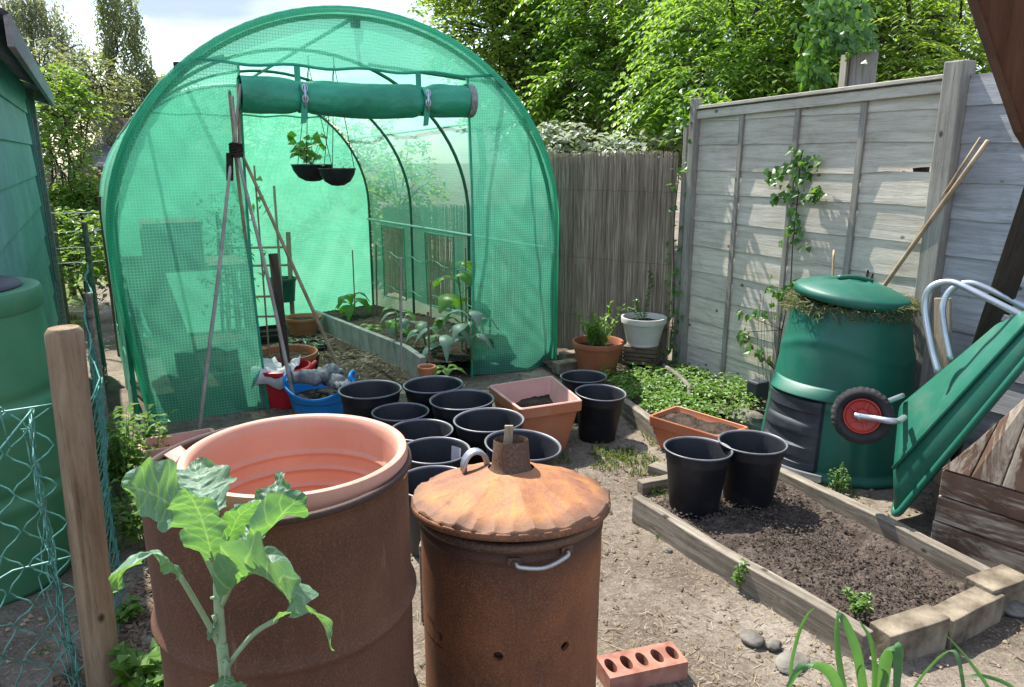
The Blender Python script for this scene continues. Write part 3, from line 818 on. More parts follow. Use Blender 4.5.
# cover: between hoops the netting sags a little; window rectangles are netting of their own
NA, NW = 84, 48
P = prof(NA)
def cover_pt(i, j):
    u, z, s = P[j]; w_ = TL*i/NW
    ph = (w_/1.367) % 1.0; sag = .022*math.sin(PI*ph)*(1 if .2 < z else .4)
    nn = V((u-TW/2, 0, max(0, z-HS)*1.15)); nn = nn.normalized()
    wr = .012*noise.noise(V((w_*3, s*1.4, 0))) + .006*noise.noise(V((w_*11, s*2.5, 4)))
    d = -sag + wr
    return TZ(u + nn.x*(d+.012), w_, z + nn.z*(d+.012)) 
pts = [[cover_pt(i, j) for j in range(NA+1)] for i in range(NW+1)]
win_cells = {}
def in_win(i, j):
    w_ = TL*(i+.5)/NW; u, z, s = P[j]
    for k, (a, b) in enumerate(((.40, 1.02), (1.70, 2.35), (3.02, 3.66))):
        for side in (0, 1):
            if a < w_ < b and .28 < z < .86 and (u < .1) == (side == 0) and (u < .1 or u > TW-.1): return (k, side)
    return None
mb = MB(); uvs = []
wins = {}
idx = {}
for i in range(NW+1):
    for j in range(NA+1): mb.v.append(pts[i][j]); uvs.append((TL*i/NW, P[j][2]))
for i in range(NW):
    for j in range(NA):
        q = in_win(i, j)
        a = i*(NA+1)+j; f = (a, a+1, a+NA+2, a+NA+1)
        if q is None: mb.f.append(f)
        else: wins.setdefault(q, []).append(f)
obj('cover', mb, M['net'], tun, smooth=True, uv=uvs)
for q, fs in wins.items():
    used = sorted({k for f in fs for k in f}); mp_ = {k: n for n, k in enumerate(used)}
    m = MB(); m.v = [mb.v[k] for k in used]; m.f = [tuple(mp_[k] for k in f) for f in fs]
    obj('window', m, M['net_window'], tun, smooth=True, uv=[uvs[k] for k in used])
    m = MB(); vs = m  # hem round the window
    js = sorted({k % (NA+1) for k in used}); is_ = sorted({k // (NA+1) for k in used})
    ring = [pts[i][js[0]] for i in is_] + [pts[is_[-1]][j] for j in js] + [pts[i][js[-1]] for i in is_[::-1]] + [pts[is_[0]][j] for j in js[::-1]]
    h = MB(); h.tube(ring, .009, 5, False); obj('window_hem', h, M['net_hem'], tun)
# front and rear sheets
DL, DR, SEAM = .70, 2.10, 1.985            # door opening left, right, seam height
def halfwidth(z):                          # u of the arch edge at height z (left side)
    if z <= HS: return 0.0
    k = (z-HS)/(HT-HS); return TW/2 - TW/2*math.sqrt(max(0, 1-k*k))
def sheet(name, u0f, u1f, z0, z1, w_, nu, nz, amp, mat, seed, parent=tun, hemout=0):
    m = MB(); uv = []; rows = []
    for i in range(nz+1):
        z = z0 + (z1-z0)*i/nz
        a, b = u0f(z), u1f(z); row = []
        for j in range(nu+1):
            u = a + (b-a)*j/nu
            d = amp*(noise.noise(V((u*2.2, z*1.1, seed)))*1.0 + .45*noise.noise(V((u*7-z*3, z*2.2+u*2, seed+3))) + .25*noise.noise(V((u*13+z*9, z*5, seed+7))))
            row.append(TZ(u, w_ + d, z)); uv.append((u, z))
        rows.append(row)
    m.grid(rows); return obj(name, m, mat, parent, smooth=True, uv=uv)
def pin_l(z): return halfwidth(z) + .10*max(0, 1-z/.95)**1.3 - .012
def pin_r(z): return TW - halfwidth(z) + .012
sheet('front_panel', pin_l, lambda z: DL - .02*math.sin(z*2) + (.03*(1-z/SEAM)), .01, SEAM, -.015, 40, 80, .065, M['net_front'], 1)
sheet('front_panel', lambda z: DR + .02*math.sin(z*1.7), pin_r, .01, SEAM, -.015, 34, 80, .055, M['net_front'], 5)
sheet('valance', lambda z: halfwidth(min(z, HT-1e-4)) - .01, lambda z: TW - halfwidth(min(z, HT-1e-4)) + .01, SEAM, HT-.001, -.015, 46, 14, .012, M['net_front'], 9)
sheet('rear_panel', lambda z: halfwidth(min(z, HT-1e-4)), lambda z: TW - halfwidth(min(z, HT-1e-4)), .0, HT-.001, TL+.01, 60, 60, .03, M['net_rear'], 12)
# hems, seams
h = MB(); h.tube([TZ(DL + .03*(1-z/SEAM) - .02*math.sin(z*2), -.018, z) for z in [SEAM*i/20 for i in range(21)]], .008, 5)
obj('door_hem', h, M['net_hem'], tun)
h = MB(); h.tube([TZ(DR + .02*math.sin(z*1.7), -.018, z) for z in [SEAM*i/20 for i in range(21)]], .008, 5)
obj('door_hem', h, M['net_hem'], tun)
a = halfwidth(SEAM); h = MB(); h.tube([TZ(a + (TW-2*a)*i/30, -.022, SEAM + .008*math.sin(i*.9)) for i in range(31)], .009, 5)
obj('seam', h, M['net_hem'], tun)
h = MB(); h.tube([TZ(a + (TW-2*a)*i/30, TL-.01, SEAM + .008*math.sin(i*.9)) for i in range(31)], .009, 5)
obj('seam', h, M['net_hem'], tun)
# front arch roll: the double edge of the netting
for k in range(1):
    pr_ = [TZ(u + (.10*max(0, 1-z/.95)**1.3 if u < .01 else 0), -.02, z) for (u, z, s) in prof(70)]
    h = MB(); rows = []
    n_ = len(pr_)
    for i in range(n_):
        u, z, s = prof(70)[i]
        nn = V((u-TW/2, 0, max(0, z-HS)*1.15)).normalized()
        wd = .016 + .005*noise.noise(V((s*2, 0, 0)))
        q = prof(70)[i]
        pin = (.10*max(0, 1-z/.95)**1.3 if u < .01 else 0)
        outp = TZ(u + pin + nn.x*.022, -.03, z + nn.z*.022); inp = TZ(u + pin - nn.x*wd, -.038, z - nn.z*wd)
        bk = TZ(u + pin + nn.x*.026, .06, z + nn.z*.026)
        rows.append([bk, outp, inp])
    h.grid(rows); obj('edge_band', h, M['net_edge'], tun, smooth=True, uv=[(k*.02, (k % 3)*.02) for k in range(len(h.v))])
# rolled door above the opening, with two buckled straps
RZ = 1.825; rr_ = .097
m = MB(); rows = []
NR = 110
for i in range(NR+1):
    u = DL-.0 + (DR-.03-DL)*i/NR; x = i/NR
    pinch = 1 - .20*math.exp(-((u-1.03)/.05)**2) - .22*math.exp(-((u-1.76)/.05)**2)
    row = []
    for j in range(40):
        a = 2*PI*j/40
        near = math.exp(-((u-1.03)/.16)**2) + math.exp(-((u-1.76)/.16)**2)
        r = rr_*pinch*(1 + .07*noise.noise(V((u*3, math.cos(a)*1.3, math.sin(a)*1.3))) + .035*math.sin(a*3+u*9) + .10*near*noise.noise(V((u*5, math.cos(a)*4, math.sin(a)*4))) + .03*noise.noise(V((u*14, math.cos(a)*2.5, math.sin(a)*2.5))))
        sagz = -.018*math.sin(PI*x) 
        row.append(TZ(u, -.085 + r*math.cos(a)*.95, RZ + sagz + r*math.sin(a)))
    rows.append(row)
m.grid(rows, True); ro = obj('rolled_door', m, M['net_roll'], tun, smooth=True)
m = MB(); m.tube([TZ(DR-.055, -.085, RZ), TZ(DR-.012, -.085, RZ)], [rr_*1.03, rr_*1.03], 40, False); obj('end_tape', m, M['trim_grey'], ro, smooth=True)
m = MB()
for k in range(7):                        # spiral of the roll's end
    rk = rr_*(.97 - .13*k); rows = []
    for j in range(29):
        a = 2*PI*j/28
        rows.append([TZ(DR-.030+.004*(k%2), -.085 + rk*math.cos(a)*.95, RZ + rk*math.sin(a)), TZ(DR-.026-.004*(k%2), -.085 + (rk-rr_*.13)*math.cos(a)*.95, RZ + (rk-rr_*.13)*math.sin(a))])
    m.grid(rows)
obj('roll_end', m, M['wire_grey'], ro)
for us in (1.03, 1.76):
    m = MB(); rows = []
    for j in range(25):
        a = 2*PI*j/24; r = rr_*.86
        rows.append([TZ(us-.018, -.085 + r*math.cos(a), RZ-.012 + r*math.sin(a)), TZ(us+.018, -.085 + r*math.cos(a), RZ-.012 + r*math.sin(a))])
    m.grid(rows)
    m.quad(TZ(us-.017, -.03, RZ+.06), TZ(us+.017, -.03, RZ+.06), TZ(us+.017, -.028, SEAM), TZ(us-.017, -.028, SEAM))
    m.quad(TZ(us-.03, -.16, RZ-.16), TZ(us+.0, -.165, RZ-.155), TZ(us+.018, -.172, RZ-.02), TZ(us-.018, -.172, RZ-.02))
    st = obj('strap', m, M['net_hem'], tun, solid=.004)
    m = MB(); 
    for dz in (.028, -.028):
        ring = [TZ(us + .014*math.cos(2*PI*j/14), -.178, RZ+dz+.0 + .020*math.sin(2*PI*j/14)) for j in range(15)]
        m.tube(ring, .0045, 6, False)
    m.tube([TZ(us, -.178, RZ+.05), TZ(us, -.18, RZ-.075)], .008, 6)
    obj('buckle', m, M['galv'], st, smooth=True)
# hoops, rails, braces
for k, w_ in enumerate(HW):
    m = MB(); off_ = .02 if k == 0 else (-.03 if k == 3 else 0)
    m.tube([TZ(u + (TW/2-u)*.012, w_ + off_, z*.988) for (u, z, s) in prof(60)], .0135, 8); obj('hoop', m, M['hoop' if k else 'net_roll'], tun, smooth=True)
for (u, z) in ((.03, .86), (TW-.03, .86), (.22, 1.75), (TW-.22, 1.75)):
    m = MB(); m.tube([TZ(u, TL*i/24, z) for i in range(25)], .012 if z < 1 else .009, 8); obj('rail', m, M['rail'], tun, smooth=True)
m = MB(); m.tube([TZ(TW/2, TL*i/24, HT-.035) for i in range(25)], .012, 8); obj('rail', m, M['hoop'], tun, smooth=True)
for (u0, z0, u1, z1) in ((.45, 1.80, 1.02, 2.23), (TW-.45, 1.80, TW-1.02, 2.23)):
    pass
for (ua, za, wa, ub, zb, wb) in ((.42, 1.95, .02, .85, 2.2, 1.35), (TW-.42, 1.95, .02, TW-.85, 2.2, 1.35)):
    m = MB(); m.tube([TZ(ua, wa, za), TZ(ub, wb, zb)], .013, 8); obj('brace', m, M['hoop'], tun)
    m = MB(); c = TZ(ua, wa, za); m.lathe([(.0, -.03), (.028, -.028), (.03, .028), (0, .03)], 10, c); obj('clamp', m, M['black_plastic'], tun)
m = MB(); m.lathe([(.0, -.03), (.028, -.028), (.03, .028), (0, .03)], 10, TZ(1.4, .03, 2.25)); obj('clamp', m, M['black_plastic'], tun)
for z in (.30, .58):                        # cords along the right wall inside
    m = MB(); m.tube([TZ(TW-.035, .1 + 3.9*i/30, z + .02*math.sin(i*1.3)) for i in range(31)], .004, 5); obj('cord', m, M['net_hem'], tun)

# ------------------------------------------------------------------ bamboo wigwam in front of the opening
base_w = T(.85, -.28)
A = aty(236, 150, 4.32)
wig = thing('bamboo_wigwam', 'tall wigwam of bamboo canes bound together at the top before the netting tunnel', 'cane wigwam', (A.x, A.y, 0))
feet = [at(197, 436), at(262, 402), at(300, 420), at(356, 402)]
tops = [aty(241, 84, 4.30), aty(229, 90, 4.36), aty(232, 96, 4.28), aty(238, 85, 4.34)]
for k in range(4):
    f = flat(feet[k], gz(feet[k].x, feet[k].y)-.02); mid = A + V((.012*(k-1.5), .01*(k % 2), 0))
    pl = []
    for i in range(13):
        t_ = i/12
        pl.append(f.lerp(mid, t_) + noise.noise_vector(V((t_*2, k*7, 1)))*.012)
    d = (tops[k]-mid)
    pl += [mid + d*.5 , mid + d]
    m = MB(); m.tube(pl, [.0125 - .004*i/14 for i in range(15)], 8)
    for i in range(2, 13, 2):                # nodes of the cane
        m.tube([pl[i]-V((0,0,.006)), pl[i], pl[i]+V((0,0,.006))], [.011, .0145-.004*i/14, .011], 8, False)
    obj('cane', m, M['bamboo' if k in (1, 3) else 'bamboo_grey'], wig, smooth=True)
m = MB()
for i in range(6):
    z = A.z - .03 + .012*i
    m.tube([V((A.x + .032*math.cos(a), A.y + .03*math.sin(a), z + .004*math.sin(a*2+i))) for a in [2*PI*j/14 for j in range(15)]], .007, 5, False)
m.box(A + V((-.035, -.02, -.09)), V((.018,0,0)), V((0,.006,0)), V((.006,0,.075)))
obj('binding', m, M['twine'], wig)
# ------------------------------------------------------------------ black buckets
def make_bucket(name, label, rt=.150, rb=.108, h=.29, group='black plastic flower buckets'):
    t = thing(name, label, 'bucket', group=group)
    m = MB()
    m.lathe([(0, 0), (rb, 0), (rb+.002, .004), (rt-.0125, h-.060), (rt-.0095, h-.057), (rt-.0085, h-.050), (rt-.004, h-.012), (rt+.003, h-.010), (rt+.004, h-.002)], 48)
    m.lathe([(rt-.004, h-.004), (rt-.010, h-.014), (rb-.004, .008), (0, .006)], 48)
    b = obj('bucket_body', m, M['black_plastic'], t, world=False); smooth_angle(b, 40)
    m = MB(); m.lathe([(rt+.004, h-.004), (rt+.0055, h), (rt+.001, h+.003), (rt-.004, h-.001), (rt-.005, h-.006)], 48)
    obj('rim', m, M['rim_glint'], t, world=False, smooth=True)
    return t
BK = [ # px, py of the rim centre, apparent width, tilt x, tilt y, label
 (377, 392, 66, 0, 0, 'black bucket at the left end of the far row, against the cane foot'),
 (439, 388, 61, 0, 0, 'black bucket touching the end of the grey tunnel board'),
 (401, 411, 58, 0, 0, 'half hidden black bucket second from the left behind the terracotta tub'),
 (459, 401, 66, 0, 0, 'black bucket just in front of the one at the tunnel board'),
 (424, 431, 64, 0, 0, 'black bucket beside the terracotta tub rim, left of the biggest black bucket'),
 (484, 418, 72, 0, 0, 'biggest black bucket, directly left of the square planter'),
 (512, 439, 82, .05, .03, 'black bucket standing behind the incinerator chimney'),
 (432, 451, 72, 0, 0, 'black bucket with a paper label inside its rim, beside the rusty drum'),
 (434, 474, 76, .02, 0, 'front black bucket squeezed between drum and incinerator lid'),
 (584, 376, 47, 0, 0, 'black bucket farthest right in the yard, behind its neighbour and near the shrub pot'),
 (598, 392, 52, .03, -.06, 'tall black bucket right of the square planter, casting a shadow on the path'),
 (697, 449, 68, .0, .02, 'left and nearer of two black buckets on the dug soil bed'),
 (752, 442, 67, .0, 0, 'right black bucket of two on the dug soil bed, by the green bin'),
]
bk0 = None; BP = []
for i, (px, py, wpx, tx, ty, lab) in enumerate(BK):
    h = .29; s = 1.0
    onbed = i >= 11
    z0 = .07 if onbed else 0.0
    for _ in range(8):                       # the rim's apparent width gives the bucket's size
        c = at(px, py, z0 + h*s)
        zc = c.y*CP - (c.z-H)*SP
        s = wpx*zc/F/(2*.150)
    s = max(.8, min(1.10, s))*.97
    c = at(px, py, z0 + h*s)
    BP.append([c.x, c.y, s])
BP_n = len(BP)
for _ in range(200):                         # the buckets touch, none runs through another
    for i in range(11):
        for j in range(i):
            a, b = BP[i], BP[j]; d = V((a[0]-b[0], a[1]-b[1], 0)); need = (a[2]+b[2])*.157 - d.length
            if need > 0:
                d = d.normalized()*need*.5; a[0] += d.x; a[1] += d.y; b[0] -= d.x; b[1] -= d.y
for i, (px, py, wpx, tx, ty, lab) in enumerate(BK):
    onbed = i >= 11; z0 = .07 if onbed else 0.0
    c = V((BP[i][0], BP[i][1], 0)); s = BP[i][2]
    print('bucket', i, round(s, 2), [round(v, 2) for v in c])
    loc = (c.x, c.y, z0 + gz(c.x, c.y))
    if bk0 is None: bk0 = make_bucket('bucket', lab); bk0.location = loc; bk0.scale = (s, s, s); bk0.rotation_euler = (tx, ty, 0); r = bk0
    else: _e = U(-.02, .02); r = dup(bk0, loc, (tx + U(-.015,.015), ty + U(-.015,.015), U(0, 6)), lab, (s*(1+_e), s*(1-_e), s*U(.985, 1.015)))
    if i == 7:
        m = MB(); rows = []
        for k in range(6):
            a = math.radians(38 + k*5)
            rows.append([V((.137*math.cos(a), .137*math.sin(a), .262)), V((.126*math.cos(a), .126*math.sin(a), .17))])
        m.grid(rows); obj('sticker', m, M['white_sheet'], r, world=False); r.rotation_euler = (0, 0, 0)

# ------------------------------------------------------------------ square planter, trough planter
def planter(name, label, cat, c4, ztop, taper, mat_o, mat_i, soilz, hgt, lip=.022, z0=0.0):
    """c4: rim corners in order (plan); walls taper to the foot"""
    c = sum(c4, V((0,0,0)))/4
    t = thing(name, label, cat, (c.x, c.y, z0))
    def q(k, z, inset=0.0):                   # k: 1 at the rim
        out = []
        for p in c4:
            d = V((p.x-c.x, p.y-c.y, 0)); L = d.length
            out.append(V((c.x, c.y, z)) + d*(k - inset/L))
        return out
    def ringpts(P4, rad=.02, n=4):            # rounded corners
        out = []
        for i in range(4):
            a, b, d = P4[i-1], P4[i], P4[(i+1) % 4]
            e0 = (a-b).normalized(); e1 = (d-b).normalized()
            for k in range(n+1):
                s = k/n; out.append((b + e0*rad).lerp(b, s).lerp(b.lerp(b + e1*rad, s), s))
        return out
    m = MB(); zt = ztop
    ks = [(taper, z0), (1-(1-taper)*.08, zt-.055), (1-(1-taper)*.08, zt-.054), (.995, zt-.05), (1.0, zt-.004), (1.0, zt)]
    m.grid([ringpts(q(k, z, 0 if i > 2 else lip*.8)) for i, (k, z) in enumerate(ks)], True)
    b = obj('planter_body', m, M[mat_o], t, label=None); smooth_angle(b, 35)
    m = MB()
    m.grid([ringpts(q(1.0, zt)), ringpts(q(.998, zt+.005, lip*.3)), ringpts(q(1.0, zt+.003, lip)), ringpts(q(1.0-.02, zt-.03, lip*1.25)), ringpts(q(taper+.02, soilz-.04, lip*1.3))], True)
    i_ = obj('planter_lining', m, M[mat_i], t); smooth_angle(i_, 35)
    m = MB(); rows = []
    kk = taper + (1-taper)*(soilz-z0)/(zt-z0)
    P4 = q(kk, soilz, lip*1.2)
    for i in range(17):
        row = []
        for j in range(17):
            p = P4[0].lerp(P4[1], j/16).lerp(P4[3].lerp(P4[2], j/16), i/16)
            e = .022*noise.noise(p*9) + .014*abs(noise.noise(p*30)) + .010*noise.noise(p*60)
            row.append(p + V((0, 0, e)))
        rows.append(row)
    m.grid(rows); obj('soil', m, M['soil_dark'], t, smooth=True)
    return t
zt = .285
sq4 = [at(520, 410, zt), at(583, 401, zt), at(552, 376, zt), at(488, 386, zt)]
for p in sq4: p.z = 0
print('square', [[round(v, 2) for v in p] for p in sq4])
planter('square_planter', 'square terracotta planter with a broad rim and some dark soil', 'planter', sq4, zt, .74, 'terra', 'terra_inner', .19, zt)
zt = .17
tr4 = [at(718, 437, zt), at(750, 428, zt), at(676, 406, zt), at(648, 416, zt)]
for p in tr4: p.z = 0
print('trough', [[round(v, 2) for v in p] for p in tr4])
planter('trough_planter', 'long terracotta trough planter filled with dark soil by the leafy border', 'planter', tr4, zt, .80, 'terra', 'terra', .145, zt, .016)
# corner of another planter behind the drum
zt = .24
ps = [at(150, 446, zt), at(208, 432, zt), at(222, 424, zt), at(158, 434, zt)]
c_ = at(178, 440, .2)
dx, dy = PE*.17, AX*.09
rc4 = [c_-dx-dy, c_+dx-dy, c_+dx+dy, c_-dx+dy]
for p in rc4: p.z = 0
planter('rectangular_planter', 'faded terracotta planter wedged behind the rusty drum at the netting foot', 'planter', rc4, .2, .85, 'terra_inner', 'terra_inner', .12, .2, .02)

# ------------------------------------------------------------------ the rusty drum and the tub in it
dc = at(279, 464, .88); print('drum', dc)
DRX, DRY = dc.x, dc.y
DRR = .262
t = thing('oil_drum', 'big rusty brown steel drum holding a terracotta tub', 'drum', (DRX, DRY, 0))
m = MB()
def rib(z, zc): return .011*math.exp(-((z-zc)/.013)**2)
zs = sorted(set([0, .012, .02] + [.88*i/60 for i in range(1, 60)] + [.295+.004*i for i in range(-6, 7)] + [.585+.004*i for i in range(-6, 7)]))
pf = [(DRR + .004, 0), (DRR+.005, .016), (DRR, .024)] + [(DRR + rib(z, .295) + rib(z, .585), z) for z in zs if .03 < z < .862] + [(DRR, .866), (DRR+.005, .869), (DRR+.007, .876), (DRR+.004, .882)]
def dw(r, z, a):
    return r + .0035*noise.noise(V((math.cos(a)*1.5, math.sin(a)*1.5, z*3))), z
m.lathe(pf, 96, wob=dw); m.lathe([(DRR-.004, .881), (DRR-.006, .86), (DRR-.004, .02), (0, .015)], 96, wob=dw)
obj('drum_body', m, M['rust_drum'], t, world=False, smooth=True)
m = MB(); m.lathe([(DRR+.004, .872), (DRR+.010, .877), (DRR+.008, .886), (DRR, .888), (DRR-.005, .880)], 96, wob=dw)
obj('rim', m, M['rust_body'], t, world=False, smooth=True)
m = MB(); rows = []
for i in range(4):                            # a torn flap of steel at the rim's left
    a = math.radians(160 + i*4)
    rows.append([V(((DRR-.006)*math.cos(a), (DRR-.006)*math.sin(a), .885)), V(((DRR-.03)*math.cos(a), (DRR-.03)*math.sin(a), .868+.008*math.sin(i))), V(((DRR-.045-.01*(i % 2))*math.cos(a), (DRR-.045)*math.sin(a), .83))])
m.grid(rows); obj('torn_flap', m, M['terra_inner'], t, world=False, solid=.003, label='pinkish flap of torn rim at the drum left')
pc = at(293, 450, .908); pc.y = max(pc.y, dc.y - .012); print('tub', pc)
t = thing('flowerpot_tub', 'large pale terracotta tub set inside the rusty drum', 'plant pot', (pc.x + .006, pc.y, .46))
TR = 221*( pc.y*CP - (.908-H)*SP)/F/2; print('tub radius', TR)
zz = .908-.46
m = MB()
m.lathe([(0, 0), (TR*.70, 0), (TR*.90, zz-.085), (TR*.93, zz-.075), (TR*.935, zz-.07), (TR*.985, zz-.062), (TR, zz-.05), (TR, zz-.008), (TR*.99, zz)], 96)
smooth_angle(obj('tub_wall', m, M['terra_pale'], t, world=False), 45)
m = MB()
pr2 = [(TR*.99, zz), (TR*.965, zz+.003), (TR*.925, zz-.001), (TR*.905, zz-.012)]
z = zz-.02
nrib = 0
zs = [zz-.02-.0045*i for i in range(1, 88)]
for z in zs:
    k = (zz-z)
    rb_ = sum(.008*math.exp(-((k-c)/.004)**2) for c in (.085, .125, .165, .21))
    pr2.append((TR*(.90-.55*k*.55/TR*.22) - rb_, z))
pr2 += [(0, pr2[-1][1])]
m.lathe(pr2, 96); smooth_angle(obj('tub_lining', m, M['terra_pale'], t, world=False), 60)

# ------------------------------------------------------------------ the incinerator
ic = at(511, 494, .66); print('incin', ic)
t = thing('garden_incinerator', 'rusty round garden incinerator with a chimney lid and a loop handle', 'incinerator', (ic.x, ic.y, 0))
zc_ = ic.y*CP - (.66-H)*SP
LR = 196*zc_/F/2; BR = 182*zc_/F/2; print('lid r', LR, 'body r', BR)
holes = [ (at_) for at_ in ()]
m = MB()
def bw(r, z, a): return r + .003*noise.noise(V((math.cos(a)*1.7, math.sin(a)*1.7, z*5))), z
# body wall with round holes cut near the foot: columns of quads, hole rings in chosen cells
HB = .645; SEG = 96
holes_a = []
for (px, py) in ((445, 641), (498, 659), (581, 635)):
    d = ray(px, py); o_ = V((0, 0, H))
    A_q = d.x**2 + d.y**2; B_q = 2*((o_.x-ic.x)*d.x + (o_.y-ic.y)*d.y); C_q = (o_.x-ic.x)**2 + (o_.y-ic.y)**2 - BR**2
    tq = (-B_q - math.sqrt(max(0, B_q**2 - 4*A_q*C_q)))/(2*A_q); hp = o_ + d*tq
    holes_a.append((math.atan2(hp.y-ic.y, hp.x-ic.x), hp.z))
print('holes', [(round(math.degrees(a)), round(z, 2)) for a, z in holes_a])
hz = sum(z for a, z in holes_a)/3
aset = [holes_a[1][0] + math.radians(42)*k for k in range(-4, 5)]
hr = .0125
def cyl(a, z, r=None):
    r = BR if r is None else r
    return V((r*math.cos(a), r*math.sin(a), z))
def band(z0, z1, nz):
    rows = []
    for i in range(nz+1):
        z = z0 + (z1-z0)*i/nz
        rows.append([cyl(2*PI*j/SEG + aset[0], z, bw(BR*(1-.012*(1-z/HB)), z, 2*PI*j/SEG)[0] + (.004*math.exp(-((z-.60)/.006)**2))) for j in range(SEG)])
    m.grid(rows, True)
zl, zh = hz-.03, hz+.03
band(0, zl, 10); band(zh, HB, 44)
# strip that carries the holes
ha = .03/BR
for k, a in enumerate(aset):
    nxt = aset[(k+1) % len(aset)] + (2*PI if k == len(aset)-1 else 0)
    rr2 = lambda z: BR*(1-.012*(1-z/HB))
    K = 24
    ring = []
    for j in range(K):
        th = 2*PI*j/K; sq_ = max(abs(math.cos(th)), abs(math.sin(th)))
        ring.append((cyl(a + math.cos(th)/sq_*ha, hz + math.sin(th)/sq_*.03, rr2(hz)), cyl(a + math.cos(th)*hr/BR, hz + math.sin(th)*hr, rr2(hz)), cyl(a + math.cos(th)*hr/BR, hz + math.sin(th)*hr, rr2(hz)-.012)))
    for j in range(K):
        p, q = ring[j], ring[(j+1) % K]
        m.quad(p[0], q[0], q[1], p[1]); m.quad(p[1], q[1], q[2], p[2])
    if nxt - a - 2*ha > 0:
        n2 = 12; rows = []
        for i in range(n2+1):
            aa = a + ha + (nxt-a-2*ha)*i/n2; rows.append([cyl(aa, zl, rr2(zl)), cyl(aa, zh, rr2(zh))])
        m.grid(rows)
smooth_angle(obj('burner_body', m, M['rust_body'], t, world=False), 45)
m = MB(); m.lathe([(BR-.022, HB-.01), (BR-.026, .0)], 48); m.lathe([(0, .03), (BR-.026, .03)], 48); obj('inner_wall', m, M['rust_dark'], t, world=False, smooth=True)
m = MB(); m.lathe([(BR-.002, HB-.022), (BR+.008, HB-.02), (BR+.011, HB-.008), (BR+.006, HB), (BR-.006, HB)], 96)
obj('rim', m, M['rust_dark'], t, world=False, smooth=True)
# lid: crimped cone
lid_z = .655
m = MB(); rows = []
NS = 288
prl = [(1.0, -.015), (1.006, -.008), (1.004, .0), (.995, .0035), (.97, .0065), (.93, .0105), (.88, .016), (.80, .024), (.70, .033), (.62, .040), (.45, .054), (.30, .066), (.235, .072)]
for i, (k, z) in enumerate(prl):
    row = []
    for j in range(NS):
        a = 2*PI*j/NS
        ph = a*11
        cr_ = 1 - 2*abs(math.sin(ph*1.5 + .35*math.sin(a*3)))**.7
        e = sstep(.80, 1.0, k)*(.75 + .6*noise.noise(V((math.cos(a)*1.7, math.sin(a)*1.7, 8))))
        r = LR*k*(1 + (.009*cr_*e if i > 1 else .0) + .006*noise.noise(V((math.cos(a)*3, math.sin(a)*3, k*4)))*e)
        zz_ = z + ( .0042)*cr_*e*(1 if i > 1 else .4) + .0045*(1-2*abs(math.sin(a*6.5 + math.sin(a*2))))*sstep(.25, .7, k)*(1 if i > 1 else .3) + .007*noise.noise(V((math.cos(a)*2.2*k*1.6, math.sin(a)*2.2*k*1.6, 3)))*(1 if i > 1 else .3)
        row.append(V((r*math.cos(a), r*math.sin(a), lid_z + zz_)))
    rows.append(row)
m.grid(rows, True)
lid = obj('lid', m, M['rust_lid'], t, world=False); smooth_angle(lid, 24)
_ta = math.radians(-6); lid.rotation_euler = (_ta, 0, 0); lid.location = (0, lid_z*math.sin(_ta), lid_z*(1-math.cos(_ta)) + .004)
m = MB(); m.lathe([(LR*.99, -.024), (LR*1.008, -.023), (LR*1.013, -.015), (LR*1.010, -.008), (LR*1.004, -.006), (LR*.99, -.014)], NS, V((0,0,lid_z)))
obj('lid_rim', m, M['rust_edge'], lid, world=False, smooth=True)
CHR = 37*(zc_-.08)/F/2
m = MB(); m.lathe([(CHR*1.32, .062), (CHR*1.12, .074), (CHR*1.06, .089), (CHR*.98, .142), (CHR*.95, .145), (CHR*.92, .140), (CHR*1.0, .09), (CHR*1.0, .06)], 40, V((0,0,lid_z)))
ch = obj('chimney', m, M['rust_dark'], lid, world=False); smooth_angle(ch, 40)
m = MB(); m.plank(V((-.012, .01, lid_z+.09)), V((-.006, .0, lid_z+.19)), V((.022, 0, 0)), V((0, .008, 0)), .003, 4)
tag(obj('wood_offcut', m.move(V((ic.x, ic.y, 0))), M['grey_pale_wood'], None, bevel=.002, loc=(ic.x, ic.y - .0, lid_z+.13)), 'small wood offcut poking out of the incinerator chimney', 'offcut')
# loop handle on the lid's far left
ld = V((-.55, .75, 0)).normalized(); sdv = V((ld.y, -ld.x, 0))
m = MB(); pth = []
hc = V((-CHR*1.55, CHR*.75, lid_z + .062))
for i in range(13):
    a = PI*i/12; pth.append(hc + V((-.022*(1+0), 0, 0)) + V((-.05*0 + .030*math.cos(a), .012*math.cos(a), .042*math.sin(a) - (.008 if i in (0, 12) else 0))))
for s_ in (-.011, 0, .011):
    m.tube([p + V((-.3*s_, .95*s_, 0)) for p in pth], .0062, 6)
obj('lid_handle', m, M['galv'], lid, world=False, smooth=True)
# side handle: bail facing the viewer
ha0 = math.radians(-90 + 8); zhd = None
hp0 = None
res = []
for (px, py) in ((514, 561), (566, 549)):
    d = ray(px, py); o_ = V((0, 0, H))
    A_q = d.x**2 + d.y**2; B_q = 2*((o_.x-ic.x)*d.x + (o_.y-ic.y)*d.y); C_q = (o_.x-ic.x)**2 + (o_.y-ic.y)**2 - (BR)**2
    tq = (-B_q - math.sqrt(max(0, B_q**2 - 4*A_q*C_q)))/(2*A_q); res.append(o_ + d*tq - V((ic.x, ic.y, 0)))
p0, p1 = res; nrm_ = V(((p0.x+p1.x)/2, (p0.y+p1.y)/2, 0)).normalized(); ex = (p1-p0).normalized()
print('handle', p0, p1)
m = MB()
for p in (p0, p1):
    pn = V((p.x, p.y, 0)).normalized(); tg = V((-pn.y, pn.x, 0))
    m.box(p + pn*.004, tg*.016, V((0,0,.010)), pn*.003)
    m.tube([p + pn*.002, p + pn*.014], [.007, .005], 8)
